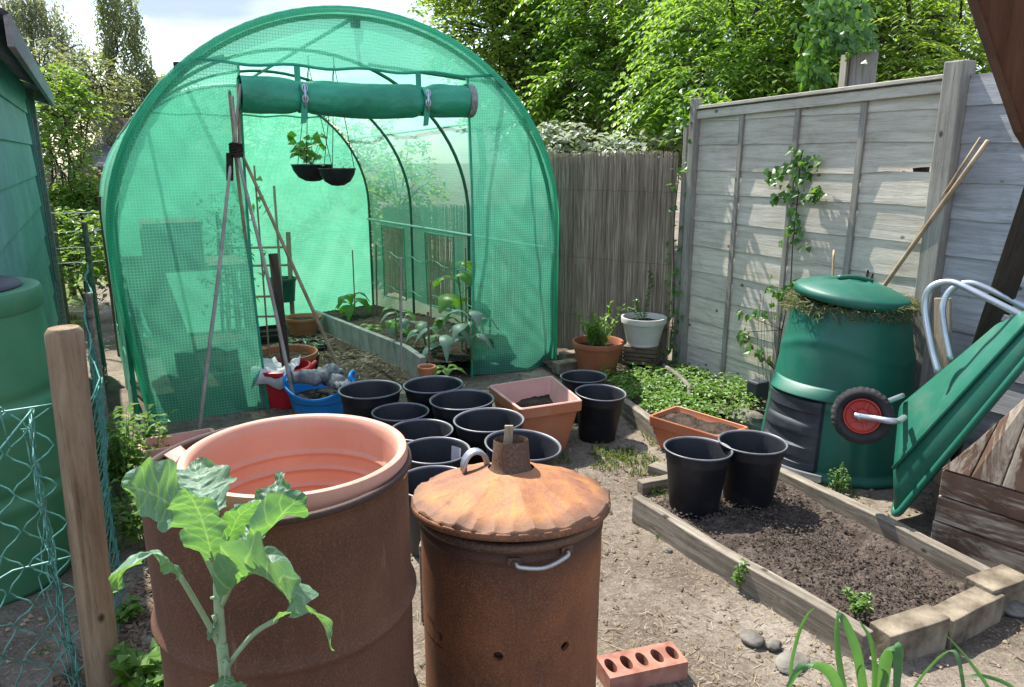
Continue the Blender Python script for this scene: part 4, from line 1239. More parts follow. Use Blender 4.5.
hd = obj('side_handle', m, M['rust_dark'], t, world=False, bevel=.002)
m = MB(); pth = bez([p0 + nrm_*.012, p0 + nrm_*.022 + ex*.008 - V((0,0,.006)), (p0+p1)/2 + nrm_*.030 - V((0,0,.016)), p1 + nrm_*.022 - ex*.008 - V((0,0,.006)), p1 + nrm_*.012], 6)
m.tube(pth, .0055, 8); obj('grip', m, M['steel'], hd, world=False, smooth=True)
# ground board peeping out between the drum and the incinerator
m = MB(); c = at(432, 650); m.box(V((c.x, c.y+.16, .14)), V((.05,0,0)), V((0,.02,0)), V((0,0,.14)))
tag(obj('wooden_block', m, M['old_wood'], None, bevel=.004, loc=(c.x, c.y+.16, 0)), 'old wooden block squeezed between the drum and the incinerator', 'block')
# ------------------------------------------------------------------ kale in front of the drum
KY = 1.08
ks = thing('kale_plant', 'leafy kale plant with broad crinkled leaves in front of the rusty drum', 'kale', (aty(226, 740, KY).x, KY, 0))
st0 = V((aty(226, 740, KY).x, KY, 0))
def K(px, py, dy=0.0): return aty(px, py, KY+dy)
stem = bez([st0, K(226, 687), K(221, 640), K(218, 590), K(220, 560)], 6)
m = MB(); m.tube(stem, [.0105 - .0045*i/len(stem) for i in range(len(stem))], 10)
for i in range(5):
    p = stem[len(stem)-4-4*i]; m.tube([p, p + V((U(-.012,.012), -.012, .006))], [.005, .002], 6)
obj('stem', m, M['stem_pale'], ks, smooth=True)
# each leaf: stalk pixels, then blade midrib pixels with widths (px) and depth offsets
LV = [
 # stalk pts, blade midrib pts (px,py,dy), widths px, side vector
 ([(222,590,0),(207,560,-.0),(194,528,-.0)], [(194,528,-.0),(178,510,-.0),(160,498,-.02),(142,490,-.05),(122,486,-.09)], [14,44,70,58,6], V((-.2,.8,.6))),
 ([(219,572,0),(212,545,.03),(208,525,.05)], [(208,525,.05),(204,508,.09),(200,492,.13),(197,476,.17),(194,461,.21)], [16,52,72,60,8], V((1,.35,.15))),
 ([(220,575,0),(214,560,-.02),(211,556,-.03)], [(213,562,-.03),(208,540,-.05),(202,520,-.06),(194,502,-.07),(184,488,-.08)], [14,42,52,46,8], V((1,-.2,.25))),
 ([(221,565,0),(226,545,-.01)], [(226,545,-.01),(233,528,-.02),(240,515,-.03),(250,508,-.04),(258,500,-.05)], [8,22,26,18,4], V((.8,.5,-.6))),
 ([(221,585,0),(232,565,.0),(240,552,.0)], [(240,552,.0),(252,530,.03),(264,510,.06),(276,492,.09),(280,472,.12)], [18,50,58,40,6], V((1,-.3,.3))),
 ([(221,590,0),(233,570,-.03),(240,560,-.04)], [(240,566,-.04),(256,546,-.06),(272,526,-.07),(288,508,-.08),(306,496,-.09)], [14,40,52,40,6], V((.7,-.3,.9))),
 ([(222,605,0),(230,588,-.04),(236,580,-.06)], [(234,582,-.05),(252,574,-.08),(270,580,-.12),(286,594,-.16),(296,612,-.19)], [18,78,96,66,8], V((.45,-.8,.45))),
 ([(219,645,0),(206,620,-.03),(192,596,-.05),(180,576,-.07)], [(180,576,-.07),(170,562,-.08),(152,552,-.09),(132,556,-.10),(120,574,-.10),(118,590,-.10)], [8,34,56,56,40,10], V((.2,-.9,.5))),
 ([(224,672,0),(238,652,-.02),(256,632,-.04),(276,620,-.05)], [(272,622,-.05),(290,612,-.06),(308,611,-.07),(322,622,-.07),(331,650,-.07)], [4,14,26,32,8], V((.3,-.8,.7))),
 ([(220,560,0),(221,552,.01)], [(220,562,.01),(224,540,.03),(232,520,.04),(240,506,.05)], [8,22,20,4], V((1,.2,-.1))),
 ([(225,660,0),(226,662,-.03)], [(226,676,-.02),(224,684,-.05),(226,694,-.07),(230,706,-.08)], [8,30,40,14], V((1,.0,.1))),
 ([(219,620,0),(214,615,-.01)], [(216,622,-.01),(211,628,-.02),(208,640,-.02)], [5,12,4], V((1,-.4,.3))),
]
for sp, bp, wd, side in LV:
    stk = bez([K(*p) for p in sp], 5)
    mid = bez([K(*p) for p in bp], 8)
    n_ = len(mid); ww = []
    for i in range(n_):
        f = i/(n_-1)*(len(wd)-1); k = min(int(f), len(wd)-2); ww.append((wd[k] + (wd[k+1]-wd[k])*(f-k))/610)
    m = MB(); m.blade(mid, ww, side, .075, 7, .10, 11, .26)
    lf = obj('leaf', m, M['kale'], ks, smooth=True, sub=1, uv=m.uv)
    m = MB(); al = stk + mid[1:5]; m.tube(al, [.0042 if i < len(stk) else .0022 - .0016*(i-len(stk))/max(1, len(al)-len(stk)) for i in range(len(al))], 8)
    obj('leaf_stalk', m, M['stem_pale'], lf, smooth=True)

# ------------------------------------------------------------------ round stake, netting fence, water butt, shed on the left
sb = at(104, 684); stp = aty(64, 332, sb.y)
t = thing('wooden_stake', 'thick round wooden stake carrying the torn wire netting', 'stake', (sb.x, sb.y, 0))
m = MB(); rows = []
for i in range(25):
    z = -.05 + (stp.z+.05)*i/24; c = V((0, 0, 0)).lerp(V((stp.x-sb.x, 0, 0)), max(0, i/24)) + V((0,0,z)); row = []
    for j in range(28):
        a = 2*PI*j/28
        r = .0465*(1 - .05*i/24) + .0022*noise.noise(V((math.cos(a)*2, math.sin(a)*2, z*2)))
        crk = math.exp(-((((a - math.radians(-82) - .12*math.sin(z*4)) + PI) % (2*PI) - PI)/.045)**2)*sstep(.15, .3, z)*sstep(.98, .85, z)
        row.append(c + V((math.cos(a)*(r-.014*crk), math.sin(a)*(r-.014*crk), 0)))
    rows.append(row)
c = V((stp.x-sb.x, 0, stp.z)); rows.append([c + V((math.cos(2*PI*j/28)*.036, math.sin(2*PI*j/28)*.036, .012)) for j in range(28)])
m.grid(rows, True); k = len(m.v)-28; m.f.append(tuple(k+j for j in range(28)))
smooth_angle(obj('post', m, M['stake_wood'], t, world=False), 40)

def chainlink(name, label, path, h, ztop, cell=.05, rad=.0016, mat='wire_green', sag=None, jit=.004, vs=.5):
    """woven diamond netting along a path on the ground"""
    m = MB(); pl = [V(p) for p in path]
    cum = [0]
    for i in range(1, len(pl)): cum.append(cum[-1] + (pl[i]-pl[i-1]).length)
    tot = cum[-1]
    def P2(s, z):
        s = max(0, min(tot, s)); i = 0
        while i < len(pl)-2 and cum[i+1] < s: i += 1
        f = (s-cum[i])/max(1e-6, cum[i+1]-cum[i]); p = pl[i].lerp(pl[i+1], f)
        zz = z*(ztop(s/tot)/h); d = noise.noise_vector(V((s*2.2, zz*2.5, 1)))*.035
        return V((p.x + d.x, p.y + d.y, zz + .4*d.z + gz(p.x, p.y)))
    n = int(tot/cell)
    for i in range(-0, n):
        s0 = i*cell; pts_ = []; nz = int(h/(cell*vs))
        for k in range(nz+1):
            z = h*k/nz; s = s0 + (cell*1.04 if (k+i) % 2 else -.04*cell)
            e = 1 if (k+i) % 2 else -1
            q = P2(s, z); pts_.append(q + V((0, .006*e, 0)) + V((U(-jit,jit), U(-jit,jit), U(-jit,jit))))
        m.tube(bez(pts_, 3) if vs > .6 else pts_, rad, 5)
    for z in (h, h*.5):
        m.tube([P2(tot*i/24, z) for i in range(25)], rad*1.3, 5)
    return tag(obj(name, m, M[mat], None, loc=(pl[0].x, pl[0].y, 0), smooth=True), label, 'wire netting')
u0, w0 = uw(sb.x, sb.y)
chainlink('wire_netting', 'green wire netting running back from the round stake along the polytunnel side', [sb + V((.0, .05, 0))] + [T(-.14 + .0*i, w0 + (2.0 - w0)*i/8) for i in range(1, 9)], .78, lambda s: .74 + .14*s, .05, .0021)
for k, (u, w2) in enumerate(((-.14, -.4), (-.14, 1.9))):
    p = T(u, w2); m = MB(); m.tube([flat(p, -.05), flat(p, 1.02 if k else .85)], [.022, .020], 8)
    tag(obj('netting_post', m, M['old_wood'], None, loc=(p.x, p.y, 0)), ('thin wooden post half way along the green netting', 'thin wooden post at the far end of the green netting')[k], 'post')
cnr = V((-1.60, 1.22, 0))
chainlink('wire_netting', 'torn green wire netting bulging forward left of the round stake', [sb + V((-.02, -.02, 0)), sb + V((-.13, -.10, 0)), V((-1.42, 1.55, 0)), cnr], .80, lambda s: .86 - .42*sstep(.15, .75, s), .05, .0024, jit=.005, vs=.95)
chainlink('wire_netting', 'crumpled fold of green netting bunched against the near left side of the round stake', [sb + V((-.045, -.06, 0)), sb + V((-.12, .06, 0)), sb + V((-.075, -.02, 0)), sb + V((-.17, .05, 0))], .84, lambda s: .86 - .10*s, .04, .0020, jit=.006, vs=1.1)
m = MB()                                    # loose broken strands along the torn edge
for i in range(9):
    f = i/8; p = (sb + V((-.1, -.08, 0))).lerp(cnr, f); z = .86 - .42*sstep(.15, .75, f)
    a0 = V((p.x, p.y, z)); m.tube(bez([a0 - V((0,0,.10)), a0 + V((U(-.03,.03), U(-.03,.03), .02)), a0 + V((U(-.05,.05), U(-.05,.02), U(-.02,.06)))], 4), .0019, 5)
m.tube(bez([V((sb.x-.05, sb.y-.05, .86)), V((-1.36, 1.62, .64)), V((-1.52, 1.35, .40))], 8), .0026, 6)
tag(obj('loose_wire', m, M['wire_green'], None, loc=(sb.x-.1, sb.y-.1, .4), smooth=True), 'loose broken green wire strands hanging by the water butt', 'wire')

bx, by = -1.95, 2.52
t = thing('water_butt', 'tall dark green water butt with a flat lid left of the stake', 'water butt', (bx, by, 0))
br = .335
def rbf(z): return br*(.88 + .12*math.sin(PI*min(1, z/1.0)*.9)) - .012*math.exp(-((z-.70)/.018)**2) + .008*math.exp(-((z-.66)/.03)**2) - .010*math.exp(-((z-.38)/.018)**2) + .008*math.exp(-((z-.34)/.03)**2)
m = MB(); m.lathe([(0, 0)] + [(rbf(z), z) for z in [.98*i/70 for i in range(71)]] + [(br*.91, 1.0), (br*.86, 1.005)], 72)
obj('butt_body', m, M['butt_green'], t, world=False, smooth=True)
m = MB(); m.lathe([(br*.93, .985), (br*.955, 1.0), (br*.95, 1.045), (br*.93, 1.058), (br*.86, 1.062), (br*.80, 1.058), (br*.5, 1.064), (0, 1.066)], 72)
ld_ = obj('lid', m, M['butt_green'], t, world=False); smooth_angle(ld_, 50)
m = MB(); m.lathe([(br*.78, 1.062), (br*.76, 1.072), (br*.4, 1.075), (0, 1.076)], 48); obj('lid_plate', m, M['hatch'], ld_, world=False, smooth=True)

# shed: wall along the tunnel's direction, eave overhanging
SU = -.42; SW0, SW1 = -.95, 2.72
t = thing('garden_shed', 'turquoise green boarded shed with a dark felt roof', 'shed', T(SU, SW1))
for k in range(11):
    z0 = -.45 + k*.225; m = MB()
    a, b = T(SU, SW0, z0), T(SU, SW1, z0); s_ = -PE
    wv = PE*.012
    m.hexa([a + PE*.004, b + PE*.004, b - PE*.02, a - PE*.02], [a + V((0,0,.232)) - PE*.010, b + V((0,0,.232)) - PE*.010, b + V((0,0,.232)) - PE*.02, a + V((0,0,.232)) - PE*.02])
    mm = m if k == 0 else mm
    if k == 0: wall = MB()
    n0 = len(wall.v); wall.v += m.v; wall.f += [tuple(i+n0 for i in f) for f in m.f]
wall.hexa([T(SU-.02, SW1-.02, -.5), T(SU-.02, SW1, -.5), T(SU-2, SW1, -.5), T(SU-2, SW1-.02, -.5)], [T(SU-.02, SW1-.02, 2.03), T(SU-.02, SW1, 2.03), T(SU-2, SW1, 2.6), T(SU-2, SW1-.02, 2.6)])
obj('wall', wall, M['shed'], t)
m = MB(); m.box(T(SU+.012, SW1-.02, .8), PE*.03, AX*.05, V((0,0,1.2))); obj('corner_trim', m, M['trim_grey'], t, bevel=.003)
m = MB(); m.box(T(SU+.004, SW1-.35, .95), PE*.012, AX*.015, V((0,0,.95))); obj('batten', m, M['shed'], t)
# window opening edge: dark tall slot seen at the far end of the wall
m = MB(); m.box(T(SU+.012, SW1-.26, 1.15), PE*.008, AX*.05, V((0,0,.62))); obj('window', m, M['hatch'], t)
# roof: slab sloping, eave towards the tunnel
EZ = 1.97
e0, e1 = T(SU+.16, SW0-.2, EZ), T(SU+.16, SW1+.12, EZ); r0, r1 = T(SU-1.5, SW0-.2, EZ+.62), T(SU-1.5, SW1+.12, EZ+.62)
m = MB(); rows = []
for i in range(41):
    row = []
    for j in range(13):
        p = e0.lerp(e1, i/40).lerp(r0.lerp(r1, i/40), j/12)
        row.append(p + V((0,0,.05 + .006*noise.noise(p*5) - (.03*math.exp(-j*1.4))))) 
    rows.append(row)
m.grid(rows); roof = obj('roof', m, M['felt'], t, smooth=True, solid=.02)
m = MB(); m.box((e0+e1)/2 + V((0,0,-.035)), (e1-e0)/2, PE*.012, V((0,0,.055))); obj('fascia', m, M['trim_grey'], roof, bevel=.003)
m = MB(); m.box((e1+r1)/2 + V((0,0,-.03)), (r1-e1)/2, AX*.012, V((0,0,.06))); obj('barge_board', m, M['trim_grey'], roof, bevel=.003)

# ------------------------------------------------------------------ board fence on the right
F0 = V((1.25, 5.2, 0)); FD = V((math.sin(math.radians(27.9)), -math.cos(math.radians(27.9)), 0)); FN = V((-FD.y*-1, FD.x*-1, 0))
FN = V((FD.y, -FD.x, 0))                     # towards the yard (left)
if FN.x > 0: FN = -FN
def FP(s, z, d=0.0): return F0 + FD*s + FN*d + V((0, 0, z))
def fs(px):                                  # distance along the fence under a pixel column (at the horizon)
    k = (px-512)/(F/CP); return (k*F0.y - F0.x)/(FD.x - k*FD.y)
print('fence s', [round(fs(p), 2) for p in (697, 742, 797, 862, 945, 960, 1024)])
def fence_panel(name, label, s0, s1, rows_, ztop, mat, battens, toprail=True, gapless=True):
    t = thing(name, label, 'fence', FP((s0+s1)/2, 0), group='weathered board fence panels', rot=(0, 0, math.atan2(FD.y, FD.x)))
    ang = math.atan2(FD.y, FD.x); Ri = Matrix.Rotation(-ang, 4, 'Z'); org = FP((s0+s1)/2, 0)
    loc = lambda p: Ri @ (p - org)
    m = MB()
    for (za, zb, dz0, dz1, lean) in rows_:
        o_ = U(0, 99); n = 20; lo = []; hi = []
        for i in range(n+1):
            s = s0 + (s1-s0)*i/n; f = i/n
            wv = .010*noise.noise(V((s*1.9, o_, 0))) + .005*noise.noise(V((s*7, o_, 1)))
            g_ = sstep(.70, .98, f) if abs(dz0) > .02 else f
            lo.append((s, za + wv + dz0*g_)); hi.append((s, zb + dz1*f))
        rr = []
        for i in range(n+1):
            ztp = min(hi[i][1], ztop(lo[i][0]) - .006)
            a = FP(lo[i][0], lo[i][1], .012); b = FP(hi[i][0], max(ztp, lo[i][1]+.004), .004 - lean)
            a2 = FP(lo[i][0], lo[i][1], .004); b2 = FP(hi[i][0], max(ztp, lo[i][1]+.004), -.008 - lean)
            rr.append([loc(a), loc(b), loc(b2), loc(a2)])
        m.grid(rr, True)
        k0 = len(m.v) - 4*(n+1); m.f += [(k0+3, k0+2, k0+1, k0), (k0+4*n, k0+4*n+1, k0+4*n+2, k0+4*n+3)]
    obj('boards', m, mat, t, world=False)
    for (s, sl, wdt) in battens:
        b = MB(); zt = ztop(s) - .03
        b.box(loc(FP(s + sl*.5, zt/2, .020)), V((wdt/2, 0, 0)), V((0, .007, 0)), V((-sl/2, 0, zt/2)))
        obj('batten', b, M['fence_wood_z'], t, world=False, bevel=.003)
    if toprail:
        b = MB(); a_, c_ = loc(FP(s0, ztop(s0)-.045, .024)), loc(FP(s1, ztop(s1)-.045, .024))
        b.box((a_+c_)/2, (c_-a_)/2, V((0, .013, 0)), V((0, 0, .026))); obj('top_rail', b, mat, t, world=False, bevel=.003)
        b = MB(); a_, c_ = loc(FP(s0, ztop(s0), .018)), loc(FP(s1, ztop(s1), .018))
        b.box((a_+c_)/2, (c_-a_)/2, V((0, .034, 0)), V((0, 0, .010))); obj('cap', b, mat, t, world=False, bevel=.003)
    return t
s_b = [fs(p) for p in (697, 742, 797, 862)]
s_post = fs(950)
zt1 = lambda s: 1.80 + .055*s/1.75
rows1 = []
z = .02; hs_ = [.19, .175, .18, .165, .175, .17, .18, .16, .15, .15, .15]
zz = 0.02
for i, h_ in enumerate(hs_):
    d0 = U(-.006, .006); rows1.append((zz, zz + h_ + .045, d0, U(-.01, .01), 0)); zz += h_
# split boards near the post: one board drops away to leave a wedge of light
za = rows1[7][0]; rows1[7] = (za + .0, za + .172, .0, -.008, 0); 
za = rows1[8][0]; rows1[8] = (za - .012, za + .16, .04, .02, 0)
fence_panel('board_fence', 'tall weathered grey overlap fence panel with upright battens and ivy on it', -.012, s_post-.05, rows1, zt1, M['fence_wood'], [(s_b[0], 0, .035), (s_b[1], -.02, .034), (s_b[2], -.02, .034), (s_b[3], -.01, .036)])
rows2 = []; zz = .0
for i in range(11): rows2.append((zz, zz + .190, U(-.004,.004), U(-.004,.004), 0)); zz += .172
fence_panel('board_fence', 'board fence panel in a bluish shaded grey, right of the tall post, behind the barrow', s_post+.05, s_post+1.75, rows2, lambda s: 1.86, M['fence_shaded'], [], toprail=False)
def fpost(s, d, ht, sz, label, lean=0.0):
    m = MB(); p = FP(s, 0, d); m.box(V((0, 0, ht/2)), FD*sz*.5, FN*sz*.5, V((0, 0, ht/2)))
    o = obj('fence_post', m, M['fence_wood_z'], None, world=False, bevel=.006, loc=p); o.rotation_euler = (lean, 0, 0)
    return tag(o, label, 'post', 'fence posts')
fpost(s_post, .015, 1.915, .095, 'tall square fence post between the two board panels')
fpost(-.035, .03, 1.86, .055, 'thin fence post in the corner by the reed screen')
fpost(-.115, .02, 1.70, .04, 'thinnest post at the corner, between reed screen and fence')
# ------------------------------------------------------------------ reed screen at the back
RA = FP(-.16, 0, .06); RBk = V((.27, 5.93, 0))
rd = (RBk-RA).normalized(); rn = V((-rd.y, rd.x, 0)); 
if rn.y > 0: rn = -rn
Lr = (RBk-RA).length; angr = math.atan2(rd.y, rd.x)
t = thing('reed_screen', 'brown reed screen fence behind the netting tunnel', 'screen', RA, rot=(0, 0, angr))
m = MB(); NRD = 640
ys = -1 if (Matrix.Rotation(angr, 4, 'Z') @ V((0, -1, 0))).dot(rn) > 0 else 1
for i in range(NRD):
    x = Lr*i/NRD + U(-.002, .002); r = U(.0012, .0026); zt = 1.515 + U(-.018, .012) + .008*math.sin(x*5)
    y = ys*(.006 + U(-.006, .004)); tp = x + U(-.022, .022); mx_ = (x + tp)/2 + U(-.008, .008)
    m.tube([V((x, y, 0)), V((mx_, y + U(-.003,.003), .75)), V((tp, y, zt))], [r, r*.95, r*.8], 4, False)
obj('reeds', m, M['reed'], t, world=False)
m = MB(); m.box(V((Lr/2, -ys*.012, .74)), V((Lr/2, 0, 0)), V((0, .006, 0)), V((0, 0, .74))); obj('backing', m, M['reed'], t, world=False)
for z in (.3, .75, 1.25):
    m = MB(); m.tube([V((Lr*i/40, ys*.015, z + .004*math.sin(i*1.7))) for i in range(41)], .0009, 4); obj('binding_wire', m, M['slat_wood'], t, world=False)
rsb = thing('reed_screen', 'lower reed screen running along the far right side of the tunnel, seen through its windows', 'screen', T(3.02, .60), rot=(0, 0, math.atan2(AX.y, AX.x)))
m = MB()
for i in range(520):
    x = 3.8*i/520; r = U(.0025, .0045); m.tube([V((x, U(-.006,.006), -.5)), V((x + U(-.02,.02), U(-.006,.006), 1.12 - .06*x + U(-.03,.02)))], [r, r*.8], 4, False)
obj('reeds', m, M['reed'], rsb, world=False)
m = MB(); m.tube([V((3.8*i/20, .012, .6)) for i in range(21)], .002, 4); obj('binding_wire', m, M['twine'], rsb, world=False)
# rail above/behind: pale plank lying at the foot (hose) and small dark box
hp = bez([at(668, 372, .1), at(690, 383, .1), at(712, 395, .1)], 5)
m = MB(); m.tube(bez([at(664, 366, .12), at(676, 374, .13), at(688, 386, .12), at(690, 396, .09)], 6), .016, 8)
tag(obj('hose', m, M['stone'], None, smooth=True, loc=at(676, 376, .1)), 'short grey hose curving beside the slatted stand', 'hose')
p = at(757, 398, .09); m = MB(); m.box(V((0,0,.05)), PE*.05, AX*.045, V((0,0,.06)))
tag(obj('lamp_box', m, M['hatch'], None, world=False, bevel=.012, loc=(p.x, p.y, .09)), 'small black plastic box in the border at the fence foot', 'box')
m = MB()
for i in range(7):
    a = at(762 + i*5, 400, .1); a.z = .08; b = FP(fs(778+i*3), U(.5, .75), .05); m.tube(bez([a, a.lerp(b, .5) + FN*.03, b], 4), .0012, 4)
tag(obj('dead_stems', m, M['twine'], None, loc=at(775, 400, .1)), 'thin bare wiry stems rising against the fence by the black box', 'stems')

# ------------------------------------------------------------------ ivy on the fence and on the old gate post behind
ivy = thing('ivy_vine', 'bright ivy creeping up a batten of the weathered fence panel', 'ivy', FP(s_b[2], 0, .05))
m = MB(); sm = MB()
fp0, fn0 = FP(0, 0, .05), FN
sp = [atplane(px, py, fp0, fn0) for px, py in ((776, 370), (782, 330), (790, 290), (793, 240), (797, 205), (800, 165), (803, 150))]
sm.tube(bez(sp, 5), .004, 5)
for (px, py, rx, ry, n) in ((800,158,11,9,22),(785,172,14,6,18),(768,176,8,4,9),(806,170,10,8,16),(800,192,22,4,26),(778,196,6,3,5),(820,196,6,4,8),(796,215,5,8,8),(795,232,6,5,7),(800,243,8,3,8),(779,291,6,8,12),(796,282,5,6,8),(788,296,5,4,5),(762,314,9,5,12),(745,340,6,4,7),(757,352,9,4,9),(765,360,7,3,5),(747,332,4,3,4),(740,312,5,3,3)):
    for _ in range(n):
        c = atplane(px + random.gauss(0, rx*.7), py + random.gauss(0, ry*.7), fp0, fn0) + FN*U(-.02, .02)
        d = (FD*U(-1, 1) + V((0,0,U(-1,.4))) + FN*U(0,.6)); m.leaf(c, d, FN + V((U(-.5,.5), U(-.5,.5), U(.2,.9))), U(.035,.06), U(.032,.055), .15, .2)
    c = atplane(px, py, fp0, fn0); tgt = min(sp, key=lambda q: (q-c).length); sm.tube([tgt, (tgt+c)/2 + FN*.01, c], .002, 4)
obj('ivy_leaves', m, M['ivy'], ivy); obj('vine_stem', sm, M['bark'], ivy)
# ivy in the corner of the fence
iv2 = thing('ivy_vine', 'strand of ivy hanging in the corner between reed screen and fence', 'ivy', FP(-.1, 0, .08)); m = MB(); sm = MB()
pp = [FP(-.10 + .02*math.sin(i), .15 + i*.19, .09) for i in range(10)]; sm.tube(bez(pp, 3), .004, 5)
for i, q in enumerate(pp):
    for _ in range(12 if i < 4 or i > 7 else 5):
        m.leaf(q + V((U(-.06,.06), U(-.04,.02), U(-.09,.09))), V((U(-1,1), U(-.6,0), U(-1,.3))), FN + V((0,0,.5)), U(.035,.055), U(.03,.045), .15, .2)
obj('ivy_leaves', m, M['ivy'], iv2); obj('vine_stem', sm, M['bark'], iv2)
# broad old post beyond the fence wrapped in ivy
gpc = aty(856, 90, 4.9)
iv3 = thing('old_post', 'broad grey old post beyond the fence wearing a cap of ivy', 'post', (gpc.x, gpc.y, 0))
m = MB(); zt = aty(856, 52, 4.9).z; m.box(V((0, 0, zt/2)), V((.095, .0, 0)), V((0, .05, 0)), V((0, 0, zt/2))); obj('post', m, M['fence_wood_z'], iv3, world=False, bevel=.008)
ivc = thing('ivy_clump', 'thick hanging clump of ivy on the broad old post beyond the fence', 'ivy', (gpc.x, gpc.y, zt)); m = MB(); sm = MB()
for (px, py, rx, ry, n, dy) in ((835,10,28,16,170,-.05),(818,38,16,22,130,-.02),(842,36,22,14,150,-.12),(866,40,8,16,40,-.05),(810,68,9,16,70,0),(822,75,10,8,30,-.03)):
    for _ in range(n):
        c = aty(px + random.gauss(0, rx*.55), py + random.gauss(0, ry*.55), 4.9 + dy + U(-.08, .08))
        m.leaf(c, V((U(-1,1), U(-.7,.2), U(-1,.1))), V((U(-.4,.4), -1, .6)), U(.035,.065), U(.035,.06), .12, .25)
sm.tube([V((gpc.x-.085, gpc.y-.06, .4)), V((gpc.x-.09, gpc.y-.07, 1.4)), V((gpc.x-.08, gpc.y-.06, zt))], .007, 6)
obj('ivy_leaves', m, M['ivy'], ivc); obj('vine_stem', sm, M['bark'], ivc)

# ------------------------------------------------------------------ pots by the reed screen
def bushy(m, p, n, r, h, s, mat=None, up=.6):
    for _ in range(n):
        a = U(0, 2*PI); k = R()**.5; q = p + V((r*k*math.cos(a), r*k*math.sin(a), h*R()))
        m.leaf(q, V((math.cos(a), math.sin(a), U(-.2, up))), V((U(-.3,.3), U(-.3,.3), 1)), s*U(.7,1.3), s*U(.35,.6), .2, .2)
def roundpot(name, label, p, rt, rb, h, mat, rimh=.03, soil=True, rib=True, cat='plant pot', group=None):
    t = thing(name, label, cat, p, group)
    m = MB(); rb2 = rt*.93
    pf = [(0, 0), (rb, 0), (rb+.004, .006)] + [(rb + (rb2-rb)*i/14 + (.003*(i % 2) if rib and i > 6 else 0), .006 + (h-rimh-.006)*i/14) for i in range(1, 15)] + [(rt-.002, h-rimh+.002), (rt, h-.006), (rt-.002, h), (rt-.012, h), (rt-.016, h-.006), (rb2-.012, h-rimh-.004), (rb, h*.35)]
    m.lathe(pf, 48); b = obj('pot_body', m, M[mat], t, world=False); smooth_angle(b, 35)
    if soil:
        m = MB(); m.lathe([(rb2-.012, h*.80), (rb2*.6, h*.83), (0, h*.84)], 24, wob=lambda r, z, a: (r, z + .012*noise.noise(V((r*20*math.cos(a), r*20*math.sin(a), h*9))))); obj('soil', m, M['soil_dark'], t, world=False, smooth=True)
    return t
p1 = at(597, 371, .06); z1 = p1.y*CP - (p1.z-H)*SP; rt1 = 51*z1/F/2
roundpot('flowerpot', 'terracotta pot with a small bright green shrub by the reed screen', p1, rt1, rt1*.72, .215, 'terra_dark', .035)
sh = thing('pot_shrub', 'small bright upright shrub growing in the terracotta pot by the reed screen', 'shrub', p1 + V((0, 0, .17))); m = MB(); sm = MB()
for i in range(26):
    a = U(0, 2*PI); L = U(.14, .34); d = V((math.cos(a)*U(.1,.45), math.sin(a)*U(.1,.45), 1)).normalized(); b = V((U(-.05,.05), U(-.05,.05), -.03))
    sm.tube([b, b + d*L*.5, b + d*L], [.003, .002, .001], 4)
    for k in range(16):
        q = b + d*L*(.25 + .75*k/15); aa = U(0, 2*PI); m.leaf(q, V((math.cos(aa), math.sin(aa), .9)), d, U(.034,.056), U(.016,.026), .2, .1)
obj('foliage', m, M['weed'], sh, world=False); obj('stem', sm, M['stem'], sh, world=False)
p2 = at(642, 362, .08)
st = thing('slatted_stand', 'low slatted wooden stand under the white pot', 'stand', p2); m_ = M['slat_wood']
sx, sy = .115, .10
cxv = V((.93, -.36, 0)); cyv = V((.36, .93, 0))
for k in range(4):
    z = .018 + k*.028; m = MB()
    for sgn in (-1, 1):
        m.box(V((0,0,z)) + cyv*sgn*sy, cxv*sx, cyv*.008, V((0,0,.0115))); m.box(V((0,0,z)) + cxv*sgn*sx, cyv*(sy-.009), cxv*.008, V((0,0,.0115)))
    obj('slat_course', m, m_, st, world=False, bevel=.002)
m = MB(); m.box(V((0,0,.122)), cxv*.118, cyv*.102, V((0,0,.006))); obj('top_board', m, m_, st, world=False, bevel=.002)
m = MB(); m.box(V((0,0,.055)), cxv*.10, cyv*.085, V((0,0,.05))); obj('core', m, M['dark_board'], st, world=False)
p3 = p2 + V((.0, .0, .1285)); p3 = V((p2.x, p2.y, p2.z + .1285)); pz = p3.y*CP - (p3.z-H)*SP; rt3 = 45*pz/F/2
roundpot('flowerpot', 'round white pot with a thin trailing plant on the slatted stand', p3, rt3, rt3*.68, .20, 'white_pot', .04, rib=False)
tp = thing('trailing_plant', 'sparse thin plant in the white pot leaning up the reed screen', 'plant', p3 + V((0,0,.16))); m = MB(); sm = MB()
for L_ in ([V((0,0,0)), V((.02,.05,.12)), V((.06,.10,.24)), V((.05,.14,.34))], [V((-.03,0,0)), V((-.08,.0,.09)), V((-.14,-.01,.09))], [V((0,0,0)), V((-.04,.03,.1)), V((-.06,.02,.15))]):
    q = bez(L_, 6); sm.tube(q, .0022, 4)
    for c in q:
        for _ in range(5): m.leaf(c, V((U(-1,1), U(-1,1), U(-.3,.6))), V((0,0,1)), U(.018,.034), U(.012,.02), .2, .2)
obj('foliage', m, M['ivy'], tp, world=False); obj('stem', sm, M['stem'], tp, world=False)
for k, (px, py) in enumerate(((572, 366), (566, 376))):
    a = at(px, py); m = MB(); m.box(V((a.x, a.y, .07)), PE*.09, AX*.045, V((0,0,.04)))
    tag(obj('edging_brick', m, M['brick'], None, bevel=.006, loc=(a.x, a.y, .03)), ('old brick left of the terracotta shrub pot', 'old brick at the tunnel corner, in front of its twin')[k], 'brick', 'bricks beside the tunnel corner')
